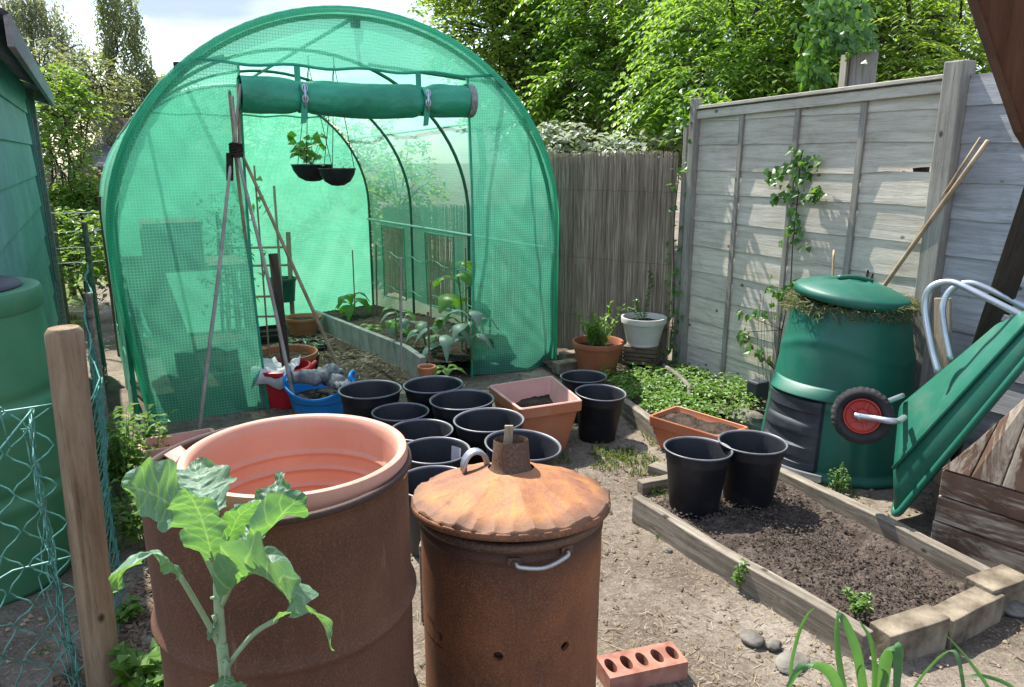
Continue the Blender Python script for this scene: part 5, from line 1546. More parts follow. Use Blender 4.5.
# ------------------------------------------------------------------ compost bin
bc = V((1.66, 3.66, 0))
bl_ = at(770, 470); brt = at(927, 488)
t = thing('compost_bin', 'large dark green plastic compost bin with its lid tilted on clippings', 'compost bin', bc)
RB, RT_, HB_ = .375, .262, .81
def binr(z):
    k = z/HB_; return RB + (RT_-RB)*(k**1.25)
AH = math.radians(-152)                   # direction the hatch faces
def binw(r, z, a):
    d = (a - AH + PI) % (2*PI) - PI
    g = 0
    for c in (-1.15, 1.15, 2.6, -2.6):        # shallow vertical ribs
        g += .008*math.exp(-(((d-c)/.035)))if False else .0
    wave = .006*math.exp(-((z-.60-.05*math.sin(a*2))/.02)**2) + .006*math.exp(-((z-.34-.04*math.sin(a*2+1))/.02)**2)
    return r + wave - .010*math.exp(-((d-.95)/.05)**2)*sstep(.5,.3,z) - .010*math.exp(-((d+.95)/.05)**2)*sstep(.5,.3,z), z
m = MB(); m.lathe([(RB+.035, 0), (RB+.04, .012), (RB+.02, .03)] + [(binr(z), z) for z in [.03 + (HB_-.03)*i/50 for i in range(51)]] + [(RT_-.012, HB_+.004), (RT_-.02, HB_-.02)], 96, wob=binw)
obj('bin_body', m, M['bin_green'], t, world=False, smooth=True)
# lid: shallow dome with a grip recess, tilted
tilt = Matrix.Rotation(math.radians(7), 4, V((.35, .9, 0)).normalized())
lc = V((-.015, -.03, HB_ + .045))
m = MB(); rows = []; NS = 72
for (k, z) in ((.96, -.035), (1.02, -.03), (1.035, -.012), (1.02, .004), (.97, .014), (.8, .032), (.6, .046), (.42, .054), (.25, .058), (.1, .060), (.0, .060)):
    row = []
    for j in range(NS):
        a = 2*PI*j/NS; r = .258*k; x, y = r*math.cos(a), r*math.sin(a)
        q = V((x, y, z))
        e = math.exp(-((x/.10)**2 + (y/.035)**2)**2); q.z -= .04*e
        q.z += .02*math.exp(-((x/.13)**2 + (y/.06)**2)**2)*(1-e)
        row.append(lc + (tilt @ q))
    rows.append(row)
m.grid(rows, True); lid = obj('lid', m, M['bin_green'], t, world=False, smooth=True)
m = MB(); m.tube([lc + (tilt @ V((-.085 + .17*i/10, .0, .062 + .012*math.sin(PI*i/10)))) for i in range(11)], .012, 8); obj('grip', m, M['bin_green'], lid, world=False, smooth=True)
# clippings squeezed out under the lid
m = MB()
for _ in range(2200):
    a = U(0, 2*PI); 
    dep = .065 + .04*noise.noise(V((math.cos(a)*2, math.sin(a)*2, 1)))
    z = HB_ + .02 - dep*R()**1.5; r = RT_ + .012 + U(-.02, .022) + (HB_-z)*.25
    if math.cos(a+1.9) < -.6: continue
    p = V((r*math.cos(a), r*math.sin(a), z)); d = V((U(-1,1), U(-1,1), U(-1.4,.3))).normalized(); s = d.orthogonal().normalized()*.0022; l = U(.015,.05)
    m.quad(p-s, p+s, p+d*l+s*.5, p+d*l-s*.5)
o = obj('grass_clippings', m, M['clippings'], None, world=False, loc=bc); o['kind'] = 'stuff'
# hatch and its hood
def binpt(d, z, out=0.0):
    a = AH + d; r, _ = binw(binr(z), z, a); return V(((r+out)*math.cos(a), (r+out)*math.sin(a), z))
m = MB(); rows = []
for i in range(41):
    z = .035 + .345*i/40; row = []
    st = .012*sstep(-.35, .25, math.sin(z*58 + .6)) if .07 < z < .34 else .012 
    for j in range(25):
        d = -.50 + .98*j/24; o_ = .020 + st*math.exp(-((d+.01)/.40)**6)
        if j in (0, 24) or i in (0, 40): o_ = -.004
        row.append(binpt(d, z, o_))
    rows.append(row)
m.grid(rows); h_ = obj('hatch', m, M['hatch'], t, world=False); smooth_angle(h_, 30)
m = MB(); rows = []
for i in range(13):
    f = i/12; z = .37 + .07*f; row = []
    for j in range(33):
        x = -1 + 2*j/32; d = .02 + .60*x; e = max(0, 1 - abs(x)**4); o_ = (.034*math.cos(f*PI/2)*e + .004) if 0 < i < 12 else (-.005)
        row.append(binpt(d, z + .012*e*(1-f), o_))
    rows.append(row)
m.grid(rows); obj('hatch_hood', m, M['bin_green'], t, world=False, smooth=True)
m = MB(); rows = []                         # pale sill strip under the hatch
for i in range(2):
    rows.append([binpt(-.55 + 1.1*j/20, .012 + .03*i, .045) for j in range(21)])
m.grid(rows); obj('sill', m, M['galv'], t, world=False, solid=.02)

# ------------------------------------------------------------------ wheelbarrow tipped on its side
wb = thing('wheelbarrow', 'green plastic wheelbarrow tipped on its side, wheel in the air, against the old planked box', 'wheelbarrow', at(893, 522))
P0 = at(892, 521, .01); C0 = aty(893, 470, 2.97); Q0 = aty(897, 404, 3.13)
P1 = aty(1052, 330, 2.66); C1 = aty(1056, 292, 2.70); Q1 = aty(1008, 316, 3.0)
Q1 = aty(1000, 321, 3.02)
bk = V((.24, .05, -.10))
R0 = Q0 + V((.16, .12, -.12)); R1 = Q1 + V((.20, .10, -.08))
def quadgrid(m, a, b, c, d, nu, nv, f=None):
    rows = []
    for i in range(nv+1):
        rows.append([ (a.lerp(b, j/nu)).lerp(d.lerp(c, j/nu), i/nv) for j in range(nu+1)])
    m.grid(rows)
# tray shell: bottom C0-C1-Q1-Q0, near wall C-P, far wall Q-R, front wall, rear wall
m = MB()
n0 = len(m.v); m.v += [P0, P1, C0, C1, Q0, Q1, R0, R1]
m.f += [(0, 1, 3, 2), (2, 3, 5, 4), (4, 5, 7, 6), (0, 2, 4, 6), (1, 7, 5, 3)]
tr = obj('tray', m, M['barrow_green'], wb)
md = tr.modifiers.new('bevel', 'BEVEL'); md.width = .035; md.segments = 5; md.limit_method = 'ANGLE'; md.angle_limit = math.radians(10)
md = tr.modifiers.new('solid', 'SOLIDIFY'); md.thickness = .006; md.offset = 0
for p_ in tr.data.polygons: p_.use_smooth = True
m = MB(); m.tube(bez([R0, R0.lerp(P0, .75), P0.lerp(P1, .03) + V((0,0,.012)), P0.lerp(P1, .2), P1], 8), .015, 10); m.tube([P1, R1], .015, 10); m.tube([R1, R0], .015, 10)
obj('tray_rim', m, M['barrow_green'], tr, smooth=True)
m = MB(); a_, b_ = C0.lerp(Q0, .02) + V((-.004,-.006,.004)), C1.lerp(Q1, .02) + V((-.004,-.006,.004)); m.tube([a_.lerp(b_, i/12) for i in range(13)], .008, 8); obj('tray_ridge', m, M['barrow_green'], tr, smooth=True)
# wheel
wc = aty(862, 415.5, 2.93); wz = wc.y*CP - (wc.z-H)*SP; wr = 28.5*wz/F
wax = V((-.40, -.90, .22)).normalized()       # axle, facing the viewer
q_ = wax.to_track_quat('Z', 'Y').to_matrix().to_4x4()
wl = thing('wheel', None, None, wc); wl.parent = wb; wl.location = wc - V(wb.location)
m = MB(); pr_ = []
TWd = wr*.36
for i in range(25):
    a = 2*PI*i/24; pr_.append((wr*.79 + wr*.21*math.cos(a), TWd*math.sin(a)))
def tw(r, z, a):
    e = 1 if r > wr*.93 else 0
    return r + e*.0022*(1 if math.sin(a*30 + (2 if z > 0 else 0)) > 0 else -1), z
m.lathe(pr_, 104, M=q_, wob=tw); ty = obj('tyre', m, M['tyre'], wl, world=False); smooth_angle(ty, 40)
m = MB(); hw = TWd*.72
m.lathe([(wr*.60, -hw), (wr*.61, hw), (wr*.57, hw*1.05), (wr*.53, hw*.7), (wr*.50, hw*.55), (wr*.24, hw*.35), (wr*.22, hw*.9), (wr*.11, hw*.95), (wr*.11, -hw)], 48, M=q_)
rm = obj('rim', m, M['rim_red'], wl, world=False); smooth_angle(rm, 40)
m = MB()
for k in range(5):
    a = 2*PI*k/5; d = V((math.cos(a), math.sin(a), 0)); s = V((-d.y, d.x, 0))
    m.box(q_ @ (d*wr*.38 + V((0,0,hw*.52))), q_ @ (d*wr*.15), q_ @ (s*wr*.05), q_ @ V((0,0,hw*.10)))
obj('spokes', m, M['rim_red'], rm, world=False, bevel=.002)
m = MB(); m.lathe([(.0, hw*1.3), (wr*.10, hw*1.28), (wr*.115, hw*.9)], 20, M=q_); obj('hub', m, M['steel'], wl, world=False, smooth=True)
# frame: fork arm to the wheel, legs and handles
m = MB(); fk0 = wc + wax*(hw*1.35); ent = C0.lerp(Q0, .62) + (C1-C0)*.06 + V((-.01, -.02, .015))
_fd = (ent-fk0); _fd = (_fd - wax*_fd.dot(wax)).normalized(); m.tube(bez([fk0 - _fd*.03 + wax*.004, fk0 + _fd*.03 + wax*.006, fk0 + _fd*(wr*1.02) + wax*.012, ent], 6), .0125, 10)
bk_ = wc - wax*(hw*1.35); m.tube(bez([bk_, bk_.lerp(Q0, .5) + V((0,0,.02)), Q0.lerp(Q1, .08) + V((-.01,0,.01))], 6), .0115, 10)
m.box(fk0 + V((.0,0,-.002)), (ent-fk0).normalized()*.030, wax.cross((ent-fk0).normalized()).normalized()*.012, wax*.003)
obj('fork', m, M['galv'], wb, smooth=True)
for (pl) in ([(938, 372, 3.00), (931, 345, 3.06), (925, 308, 3.12), (930, 288, 3.12), (950, 282, 3.08), (975, 292, 3.0), (1030, 320, 2.86), (1075, 345, 2.76)],
             [(951, 360, 3.10), (945, 330, 3.16), (943, 306, 3.2), (951, 290, 3.2), (968, 283, 3.16), (990, 290, 3.1), (1035, 312, 2.98), (1085, 334, 2.88)]):
    m = MB(); m.tube(bez([aty(*p) for p in pl], 8), .0135, 12); hn = obj('handle', m, M['galv'], wb, smooth=True)
    m = MB(); q = [aty(*p) for p in pl[-2:]]; m.tube([q[0].lerp(q[1], .35), q[1] + (q[1]-q[0])*.15], .018, 10); obj('handle_grip', m, M['black_plastic'], hn, smooth=True)
m = MB(); c = aty(1012, 322, 2.95); m.box(c, V((.03,0,-.015)), V((0,.02,0)), V((.006,0,.014))); obj('bracket', m, M['hatch'], wb, bevel=.004)

# ------------------------------------------------------------------ old planked box at the right
a0, a1 = at(931, 544), at(1075, 598)
bdv = (a1-a0); bdv.z = 0; BL_ = bdv.length; bdv.normalize(); bnv = V((bdv.y, -bdv.x, 0))
if bnv.y > 0: bnv = -bnv
bx_ = thing('planked_box', 'old wooden box of peeling brown painted planks under the barrow', 'wooden box', a0)
ang = math.atan2(bdv.y, bdv.x)
bx_.rotation_euler = (0, 0, ang)
hz_ = aty(939, 468, a0.y).z
ph = (hz_)/3
for k in range(3):
    m = MB(); m.plank(V((-.0 + .004*k, 0, k*ph + .003)), V((.95, 0, k*ph + .003)), V((0, .028, 0)), V((0, 0, ph-.006)), .003, 8)
    obj('plank', m, M['peel_x'], bx_, world=False, bevel=.003)
for k in range(3):
    m = MB(); m.plank(V((.012, .02, k*ph+.003)), V((.012, .55, k*ph+.003)), V((.024, 0, 0)), V((0, 0, ph-.008)), .003, 6)
    obj('side_plank', m, M['dark_board'], bx_, world=False, bevel=.003)
# upper part: boards set upright, sawn off along the barrow's slope
uz = hz_ + .004
for k in range(8):
    x0 = .004 + k*.105; x1 = x0 + .099
    top = lambda x: min(uz + .06 + x*1.55, uz + .46)
    m = MB(); y0, y1 = -.016, .006
    m.hexa([(x0, y0, uz), (x1, y0, uz), (x1, y1, uz), (x0, y1, uz)], [(x0+.05, y0+.04, top(x0)), (x1+.05, y0+.04, top(x1)), (x1+.05, y1+.04, top(x1)), (x0+.05, y1+.04, top(x0))])
    obj('upright_plank', m, M['peel_z'], bx_, world=False, bevel=.003)
# boards and canes leaning on the fence
def lean_board(a, b, wd, th, mat, label, name='leaning_board', cat='board'):
    d = (b-a).normalized(); s = FD - d*FD.dot(d); s.normalize(); n = d.cross(s)
    m = MB(); L = (b-a).length
    m.box(V((0,0,L/2)), V((wd/2,0,0)), V((0,th/2,0)), V((0,0,L/2)))
    o = obj(name, m, M[mat], None, world=False, bevel=.003); o.location = a
    Mx = Matrix((s, n, d)).transposed(); o.rotation_euler = Mx.to_euler()
    return tag(o, label, cat)
sA = fs(1000); b1 = FP(fs(1030), 1.32, .05); a1_ = FP(fs(985)+.02, 0, .25); 
b1 = aty(1033, 205, 2.95); a1_ = aty(985, 345, 3.15)
dd = (a1_-b1).normalized(); a2_ = a1_ + dd*(a1_.z/(-dd.z)) if dd.z < 0 else a1_
lean_board(flat(a2_, .0) if False else a2_, b1 + (b1-a1_)*.2, .10, .02, 'dark_board', 'dark brown board leaning behind the barrow handles')
p_ = aty(944, 330, 3.42); lean_board(V((p_.x+.02, p_.y-.12, 0)), aty(943, 298, 3.42), .075, .018, 'grey_pale_wood', 'pale narrow board standing behind the barrow legs')
cb = aty(884, 288, 3.62)
for k, (px, py, bqx, bqy, lab) in enumerate(((988, 141, 884, 286, 'upper of the thick canes leaning on the tall fence post'), (981, 138, 889, 280, 'thin cane leaning on the tall fence post behind the thick one'), (834, 250, 833, 278, 'short upright cane stub behind the compost bin lid'), (870, 262, 866, 282, 'dark stick behind the compost bin lid'), (882, 256, 870, 279, 'slanting dark stick behind the compost bin'))):
    top_ = atplane(px, py, FP(0,0,.07), FN) if k < 2 else aty(px, py, 4.02)
    bt = aty(bqx, bqy, 3.95 if k > 1 else 3.85); d = (bt-top_); 
    bt = bt + d.normalized()*(U(.25,.3) if k > 1 else .75)
    if k > 1 or True:
        if bt.z < 0: bt.z = .0
    m = MB(); pl = [top_.lerp(bt, i/10) + noise.noise_vector(V((i*.2, k*5, 2)))*.006 for i in range(11)]
    m.tube(pl, [(.011, .006, .006, .006, .005)[k]]*11, 8)
    tag(obj('garden_cane', m, M['bamboo' if k in (0, 1, 2) else 'twine'], None, smooth=True, loc=(bt.x, bt.y, bt.z)), lab, 'cane', 'canes leaning on the board fence')
# brown stained timber frame at the right edge, close to the viewer
tf = thing('timber_frame', 'brown stained timber brace close by at the upper right edge', 'timber frame', (1.42, 1.45, 0))
Yb = 1.35
e_t, e_b = aty(968, -30, Yb), aty(1024, 132, Yb)
f_t, f_b = aty(1046, -60, Yb), aty(1062, 90, Yb)
c_b = aty(1042, 160, Yb); c2 = aty(1100, 240, Yb)
th_ = V((.012, .05, 0))
_k = (2.11 - e_t.z)/(e_t.z - e_b.z); e_u = e_t + (e_t-e_b)*_k; _wd = V((.165, 0, .075))
front = [e_u, e_b, c_b, e_b + _wd + (e_u-e_b)*.12, e_u + V((.20, 0, 0))]
m = MB(); k = len(m.v); n_ = len(front)
m.v += front + [p + th_ for p in front]; m.f += [tuple(range(n_))[::-1], tuple(range(n_, 2*n_))] + [(i, (i+1) % n_, n_+(i+1) % n_, n_+i) for i in range(n_)]
obj('brace', m, M['brown_stain'], tf, bevel=.004)
m = MB(); m.abox(1.36, 1.45, 1.36, 1.44, 0, 2.3); obj('post', m, M['brown_stain'], tf, bevel=.004)
m = MB(); m.abox(.45, 1.6, 1.335, 1.425, 2.06, 2.15); obj('top_beam', m, M['brown_stain'], tf, bevel=.004)
# strap leaves in the foreground
gb = at(860, 735); gl = thing('strap_leaf_plant', 'clump of long green strap leaves in the right foreground', 'plant', gb)
def G(px, py, Y): return aty(px, py, Y)
YB = gb.y
for pts_, wd in (([(868,740,0),(862,690,-.02),(855,650,-.04),(843,620,-.04),(836,612,-.03)], [9,13,13,10,3]),
                 ([(862,740,0),(846,700,-.02),(838,660,.0),(836,630,.02),(838,610,.03)], [8,10,9,7,2]),
                 ([(866,740,0),(872,700,-.02),(874,670,-.02),(870,640,-.01),(860,622,.0)], [6,8,8,6,2]),
                 ([(874,740,0),(880,690,-.04),(884,655,-.06),(892,646,-.07),(900,652,-.08),(898,690,-.1)], [12,18,20,18,16,10]),
                 ([(852,740,0),(838,690,-.04),(826,668,-.08),(806,664,-.12),(788,688,-.14)], [10,14,14,12,6]),
                 ([(856,740,0),(846,710,0),(836,690,.0),(834,715,-.04)], [5,7,6,4]),
                 ([(800,740,.06),(790,680,.06),(796,640,.05),(806,616,.05),(814,608,.05)], [3,5,6,5,2]),
                 ([(890,740,0),(912,690,-.02),(935,660,-.03),(952,650,-.03),(960,662,-.05),(966,700,-.08)], [4,6,6,5,6,5]),
                 ([(1010,740,-.05),(992,695,-.03),(968,660,-.02),(945,634,.0)], [3,5,4,1.5]),
                 ([(1040,735,0),(1015,690,0),(980,676,0),(950,682,0)], [3,5,5,2])):
    mid = bez([G(px, py, YB+dy) for px, py, dy in pts_], 5); n_ = len(mid); ww = []
    for i in range(n_):
        f = i/(n_-1)*(len(wd)-1); k = min(int(f), len(wd)-2); ww.append((wd[k] + (wd[k+1]-wd[k])*(f-k))/480)
    m = MB(); m.blade(mid, ww, V((1, .25, .1)), .01, 2, .22, 3, 0); obj('leaf', m, M['strap'], gl, smooth=True)
# ------------------------------------------------------------------ inside the tunnel
bd_ = (E_f - E_n); 
m = MB(); a, b = T(un, wn_, 0), T(uf, wf, 0)
n = 10; rows = []
for i in range(n+1):
    p = a.lerp(b, i/n); g0 = gz(p.x, p.y); row = []
    for du, z in ((-.022, -.05), (.022, -.05), (.022, .185), (-.022, .185)): row.append(V((p.x, p.y, g0 + z)) + PE*du)
    rows.append(row)
m.grid(rows, True); k = len(m.v)-4*(n+1); m.f += [(k+3,k+2,k+1,k), (k+4*n,k+4*n+1,k+4*n+2,k+4*n+3)]
tag(obj('edging_board', m, M['concrete'], None, bevel=.004, loc=flat(a)), 'long grey concrete board edging the bed inside the netting tunnel', 'edging board')
def gnd(px, py, z=0): return at(px, py, z)
# ladder shelf at the back
def gp(p): return V((p.x, p.y, gz(p.x, p.y)))
LY = gnd(293, 328).y
t = thing('ladder', 'old pale wooden ladder standing at the back of the tunnel', 'ladder', gp(gnd(293, 328)))
lz = lambda px, py: aty(px, py, LY)
for (xa, xb) in ((228, 226), (293, 288)):
    m = MB(); p0 = lz(xa, 324); p0.z = gz(p0.x, p0.y); p1 = lz(xb, 232); m.box((p0+p1)/2, V((.022, 0, 0)), V((0, .014, 0)), (p1-p0)/2); obj('rail', m, M['grey_pale_wood'], t, bevel=.002)
for y in (247, 265, 296, 316):
    m = MB(); m.tube([lz(226, y+1), lz(291, y)], .013, 8); obj('rung', m, M['grey_pale_wood'], t, smooth=True)
hp_ = lz(287, 299); hz0 = hp_.y*CP - (hp_.z-H)*SP
roundpot('hanging_pot', 'dark green pot hooked on a ladder rung in the tunnel', hp_ + V((0, -.11, .0)), 13.5*hz0/F, 10.5*hz0/F, 23*hz0/F, 'hoop', .03, rib=False)
p = gp(gnd(304, 335)); z_ = p.y*CP - (p.z-H)*SP
roundpot('flowerpot', 'orange terracotta pot with a pale rim below the ladder', p, 18*z_/F, 13*z_/F, .19, 'terra', .03)
p = gp(gnd(289, 384)); z_ = p.y*CP - (p.z-H)*SP
roundpot('flowerpot', 'wide terracotta bowl behind the red tub in the tunnel', p + AX*.02, 31*z_/F, 24*z_/F, .22, 'terra_dark', .035)
# black crate with seedling trays
p = gp(gnd(268, 343)); 
def crate(name, label, p, sx, sy, h, mat, rz=0, cat='crate', slots=True):
    t = thing(name, label, cat, p, rot=(0, 0, rz)); m = MB(); th = .006
    for (x0, x1, y0, y1) in ((-sx, sx, -sy, -sy+th), (-sx, sx, sy-th, sy), (-sx, -sx+th, -sy+th, sy-th), (sx-th, sx, -sy+th, sy-th)):
        for k in range(3): m.abox(x0, x1, y0, y1, .01 + k*h/3, .01 + (k+.78)*h/3)
        for q in (0, 1): pass
    m.abox(-sx+th, sx-th, -sy+th, sy-th, 0, .008)
    for sx_ in (-1, 1):
        for sy_ in (-1, 1): m.abox(sx_*sx-.012 if sx_ > 0 else -sx-.002, sx+.002 if sx_ > 0 else -sx+.012, sy_*sy-.012 if sy_ > 0 else -sy-.002, sy+.002 if sy_ > 0 else -sy+.012, 0, h+.01)
    obj('crate_body', m, M[mat], t, world=False)
    m = MB(); m.abox(-sx+th*2, sx-th*2, -sy+th*2, sy-th*2, .01, h*.7); obj('soil', m, M['soil_dark'], t, world=False)
    return t
crate('crate', 'black plastic crate below the ladder in the tunnel', p + PE*-.06, .20, .13, .14, 'black_plastic', TH)
p = gp(gnd(303, 352)); crate('seed_tray', 'black seed tray of pale seedlings before the orange pot in the tunnel', p, .19, .11, .07, 'black_plastic', TH*.7, 'tray')
t = thing('seedlings', 'pale seedlings sprouting from the black seed tray', 'seedlings', p + V((0,0,.05))); m = MB()
for _ in range(60): m.leaf(V((U(-.17,.17), U(-.09,.09), U(0,.05))), V((U(-1,1), U(-1,1), .4)), V((0,0,1)), U(.03,.07), U(.012,.02), .2, .2)
obj('foliage', m, M['silver'], t, world=False)
# red tub with a white sheet
p = gp(gnd(285, 402)); z_ = p.y*CP - (p.z-H)*SP
t = thing('red_tub', 'red plastic tub with a whitish sheet inside, by the bamboo canes', 'tub', p); m = MB()
r0 = 27*z_/F
m.lathe([(0, 0), (r0*.8, 0), (r0*.97, .21), (r0*1.03, .215), (r0*1.03, .235), (r0*.96, .24), (r0*.94, .22), (r0*.78, .01), (0, .008)], 40); smooth_angle(obj('tub_body', m, M['red'], t, world=False), 40)
for sgn in (1, -1):
    m = MB(); m.tube(bez([V((sgn*r0*.98, -.05, .20)), V((sgn*r0*1.16, -.04, .25)), V((sgn*r0*1.16, .04, .25)), V((sgn*r0*.98, .05, .20))], 6), .011, 8); obj('handle', m, M['red'], t, world=False, smooth=True)
t2 = thing('plastic_sheet', 'crumpled whitish sheet draped in the red tub', 'sheet', p + V((0,0,.12))); m = MB(); rows = []
for i in range(15):
    row = []
    for j in range(15):
        x = -r0*.85 + 1.35*r0*j/14; y = -r0*1.02 + 1.7*r0*i/14; rr = math.hypot(x, y)/r0
        z = .10 + .05*noise.noise(V((x*9, y*9, 0))) + .02*noise.noise(V((x*22, y*22, 0))) + (.035 if rr > .8 else 0)
        if y < -r0*.9: z -= .10
        row.append(V((x, y, z)))
    rows.append(row)
m.grid(rows); obj('sheet', m, M['white_sheet'], t2, world=False, smooth=True, solid=.002)
# blue trug, gloves and odds and ends
p = gp(gnd(322, 416)); z_ = p.y*CP - (p.z-H)*SP; r0 = 33*z_/F
t = thing('blue_trug', 'bright blue flexible trug heaped with gloves beside the red tub', 'trug', p); m = MB()
m.lathe([(0, 0), (r0*.72, 0), (r0*.95, .17), (r0*1.0, .175), (r0*1.0, .19), (r0*.95, .19), (r0*.92, .17), (r0*.70, .008), (0, .006)], 44, wob=lambda r, z, a: (r*(1+.05*math.cos(2*a)), z + (.03*math.cos(a*2)*(z/.19)))); smooth_angle(obj('trug_body', m, M['blue'], t, world=False), 40)
for a in (0, PI):
    m = MB(); c, s = math.cos(a), math.sin(a); q = [V((c*r0*.98, -.06, .20)), V((c*r0*.96, -.05, .26)), V((c*r0*.96, .05, .26)), V((c*r0*.98, .06, .20))]; m.tube(bez(q, 6), .010, 8); obj('handle', m, M['blue'], t, world=False, smooth=True)
m = MB(); m.lathe([(r0*.9, .12), (0, .14)], 30); obj('soil', m, M['soil_dark'], t, world=False)
def glove(px, py, z, rz, label, s=1.0):
    c = at(px, py, z); t = thing('garden_glove', label, 'glove', c, 'grey gardening gloves on the blue trug', (U(-.3,.3), U(-.3,.3), rz)); m = MB()
    m.tube(bez([V((-.10,0,0))*s, V((-.05,0,.012))*s, V((0,0,.014))*s, V((.045,0,.006))*s], 4), [.030*s]*4 + [.037*s]*4 + [.042*s]*3 + [.034*s, .02*s], 12)
    for k, (y, L) in enumerate(((-.03, .055), (-.010, .07), (.012, .065), (.032, .05))):
        m.tube(bez([V((.03, y*.8, .006))*s, V((.03+L*.6, y*1.1, .016))*s, V((.03+L, y*1.25, -.008))*s], 4), [.0115*s]*7 + [.009*s, .005*s], 8)
    m.tube(bez([V((-.02, .03, 0))*s, V((.015, .065, .01))*s, V((.045, .075, 0))*s], 4), [.013*s]*7 + [.010*s, .005*s], 8)
    obj('glove_body', m, M['glove'], t, world=False, smooth=True)
glove(313, 380, .24, .4, 'left grey glove hanging over the blue trug by the red tub', 1.15); glove(330, 374, .25, 1.4, 'middle pale grey glove on top of the blue trug heap', 1.15); glove(336, 384, .22, -.8, 'right grey glove at the trug rim, nearest the slanting cane', 1.1)
p = gp(gnd(312, 372)); roundpot('flowerpot', 'small black pot with pale leaves behind the blue trug', p + AX*.05, .075, .055, .12, 'black_plastic', .02, rib=False)
t = thing('potted_seedling', 'pale leaved seedling in the small black pot behind the blue trug', 'seedling', p + AX*.05 + V((0,0,.10))); m = MB(); bushy(m, V((0,0,0)), 26, .07, .10, .06); obj('foliage', m, M['silver'], t, world=False)
# dark tools leaning: a brown post just inside the left sheet
q = T(.86, .12); m = MB(); m.tube([V((q.x+.03, q.y, 0)), V((q.x-.015, q.y+.02, .92))], .028, 10)
tag(obj('wooden_post', m, M['dark_board'], None, smooth=True, loc=flat(q)), 'dark wooden post just inside the left netting sheet', 'post')
# potting bench, boxes and board behind the left sheet
q = T(.40, .75); t = thing('potting_bench', 'wooden potting bench seen through the left netting sheet', 'bench', gp(q), rot=(0, 0, TH)); hb = .86
m = MB(); m.abox(-.33, .36, -.24, .24, hb-.03, hb); obj('top', m, M['grey_pale_wood'], t, world=False, bevel=.004)
m = MB(); m.abox(-.31, .34, -.21, .21, .30, .32); obj('shelf', m, M['slat_wood'], t, world=False, bevel=.004)
for x in (-.31, .34):
    for y in (-.21, .21): m = MB(); m.abox(x-.022, x+.022, y-.022, y+.022, 0, hb-.03); obj('leg', m, M['slat_wood'], t, world=False, bevel=.003)
c = T(.34, .62, hb+.0); c.z = gz(q.x, q.y) + hb; b_ = thing('cardboard_box', 'pale cardboard box on the bench behind the left netting sheet', 'box', c, rot=(0, 0, TH)); m = MB()
m.abox(-.17, .17, -.11, .11, .003, .24); obj('box_body', m, M['grey_pale_wood'], b_, world=False, bevel=.004)
for s_ in (-1, 1): m = MB(); m.hexa([(-.17, s_*.11, .24), (.17, s_*.11, .24), (.17, s_*.114, .24), (-.17, s_*.114, .24)], [(-.17, s_*.19, .28), (.17, s_*.19, .28), (.17, s_*.194, .28), (-.17, s_*.194, .28)]); obj('flap', m, M['grey_pale_wood'], b_, world=False)
a, b = T(.36, .26, 0), T(.14, .42, .92); m = MB(); m.box((a+b)/2, PE*.10, AX*.012, (b-a)/2)
tag(obj('plank', m, M['grey_pale_wood'], None, bevel=.003, loc=flat(a)), 'pale plank leaning behind the left netting sheet', 'plank')
p = T(.62, .42); roundpot('flowerpot', 'faded terracotta pot inside the left netting sheet by the dark post', gp(p), .12, .085, .22, 'terra_pale', .03)
a = thing('foliage_plant', 'leafy bush behind the canes at the opening of the tunnel', 'plant', gp(T(.70, 1.55))); m = MB(); sm = MB()
sm.tube([V((0,0,0)), V((.02,0,.6)), V((.04,.02,1.2))], .012, 6)
for _ in range(340): m.leaf(V((random.gauss(.10,.09), random.gauss(0,.1), U(.45,1.35))), V((U(-1,1), U(-1,1), U(-.5,.5))), V((0,0,1)), U(.05,.09), U(.02,.04), .2, .3)
obj('foliage', m, M['ivy'], a, world=False); obj('stem', sm, M['bark'], a, world=False)
c_ = gp(T(.86, .55)); m = MB(); sm = MB(); sm.tube([V((0,0,0)), V((0,0,1.45))], .006, 6)
for z in (1.18, 1.24, 1.30, 1.36): m.leaf(V((0,0,z)), V((.8 if z*100 % 4 < 2 else .3, -.5, .2)), V((0,-.6,1)), .075, .06, .15, .3)
vp = thing('climbing_stem', 'thin climbing stem with a few round leaves beside the cane binding', 'plant', c_); obj('foliage', m, M['pepper'], vp, world=False); obj('stem', sm, M['bamboo'], vp, world=False)
# hanging baskets
def basket(px, py, Y, rpx, label, plant):
    c = aty(px, py, Y); z_ = c.y*CP - (c.z-H)*SP; r = rpx*z_/F
    t = thing('hanging_basket', label, 'hanging basket', c, 'hanging baskets in the tunnel'); m = MB()
    m.lathe([(0, -.105), (r*.35, -.10), (r*.7, -.075), (r*.93, -.03), (r, .0), (r*1.03, .004), (r*1.03, .012), (r*.97, .012), (r*.9, -.02), (0, -.03)], 32, wob=lambda rr, z, a: (rr*(1+.03*math.cos(a*8)*(1 if z < 0 else 0)), z)); obj('bowl', m, M['black_plastic'], t, world=False, smooth=True)
    top = V((.01, .03, 2.08 - c.z))
    for k in range(3):
        a = 2*PI*k/3 + .5; m = MB(); m.tube([V((r*math.cos(a), r*math.sin(a), .005)), top], .0025, 4); obj('chain', m, M['twine'], t, world=False)
    m = MB(); m.tube([top, top + V((0, 0, .06))], .003, 4); obj('hook', m, M['twine'], t, world=False)
    pl = thing('basket_plant', plant, 'plant', c + V((0, 0, .005)))
    return c, r, pl
c, r, pl = basket(312, 166, 5.35, 20, 'nearer hanging basket with a bright leafy strawberry plant in the tunnel', 'bright leafy plant growing in the left hanging basket')
m = MB(); sm = MB()
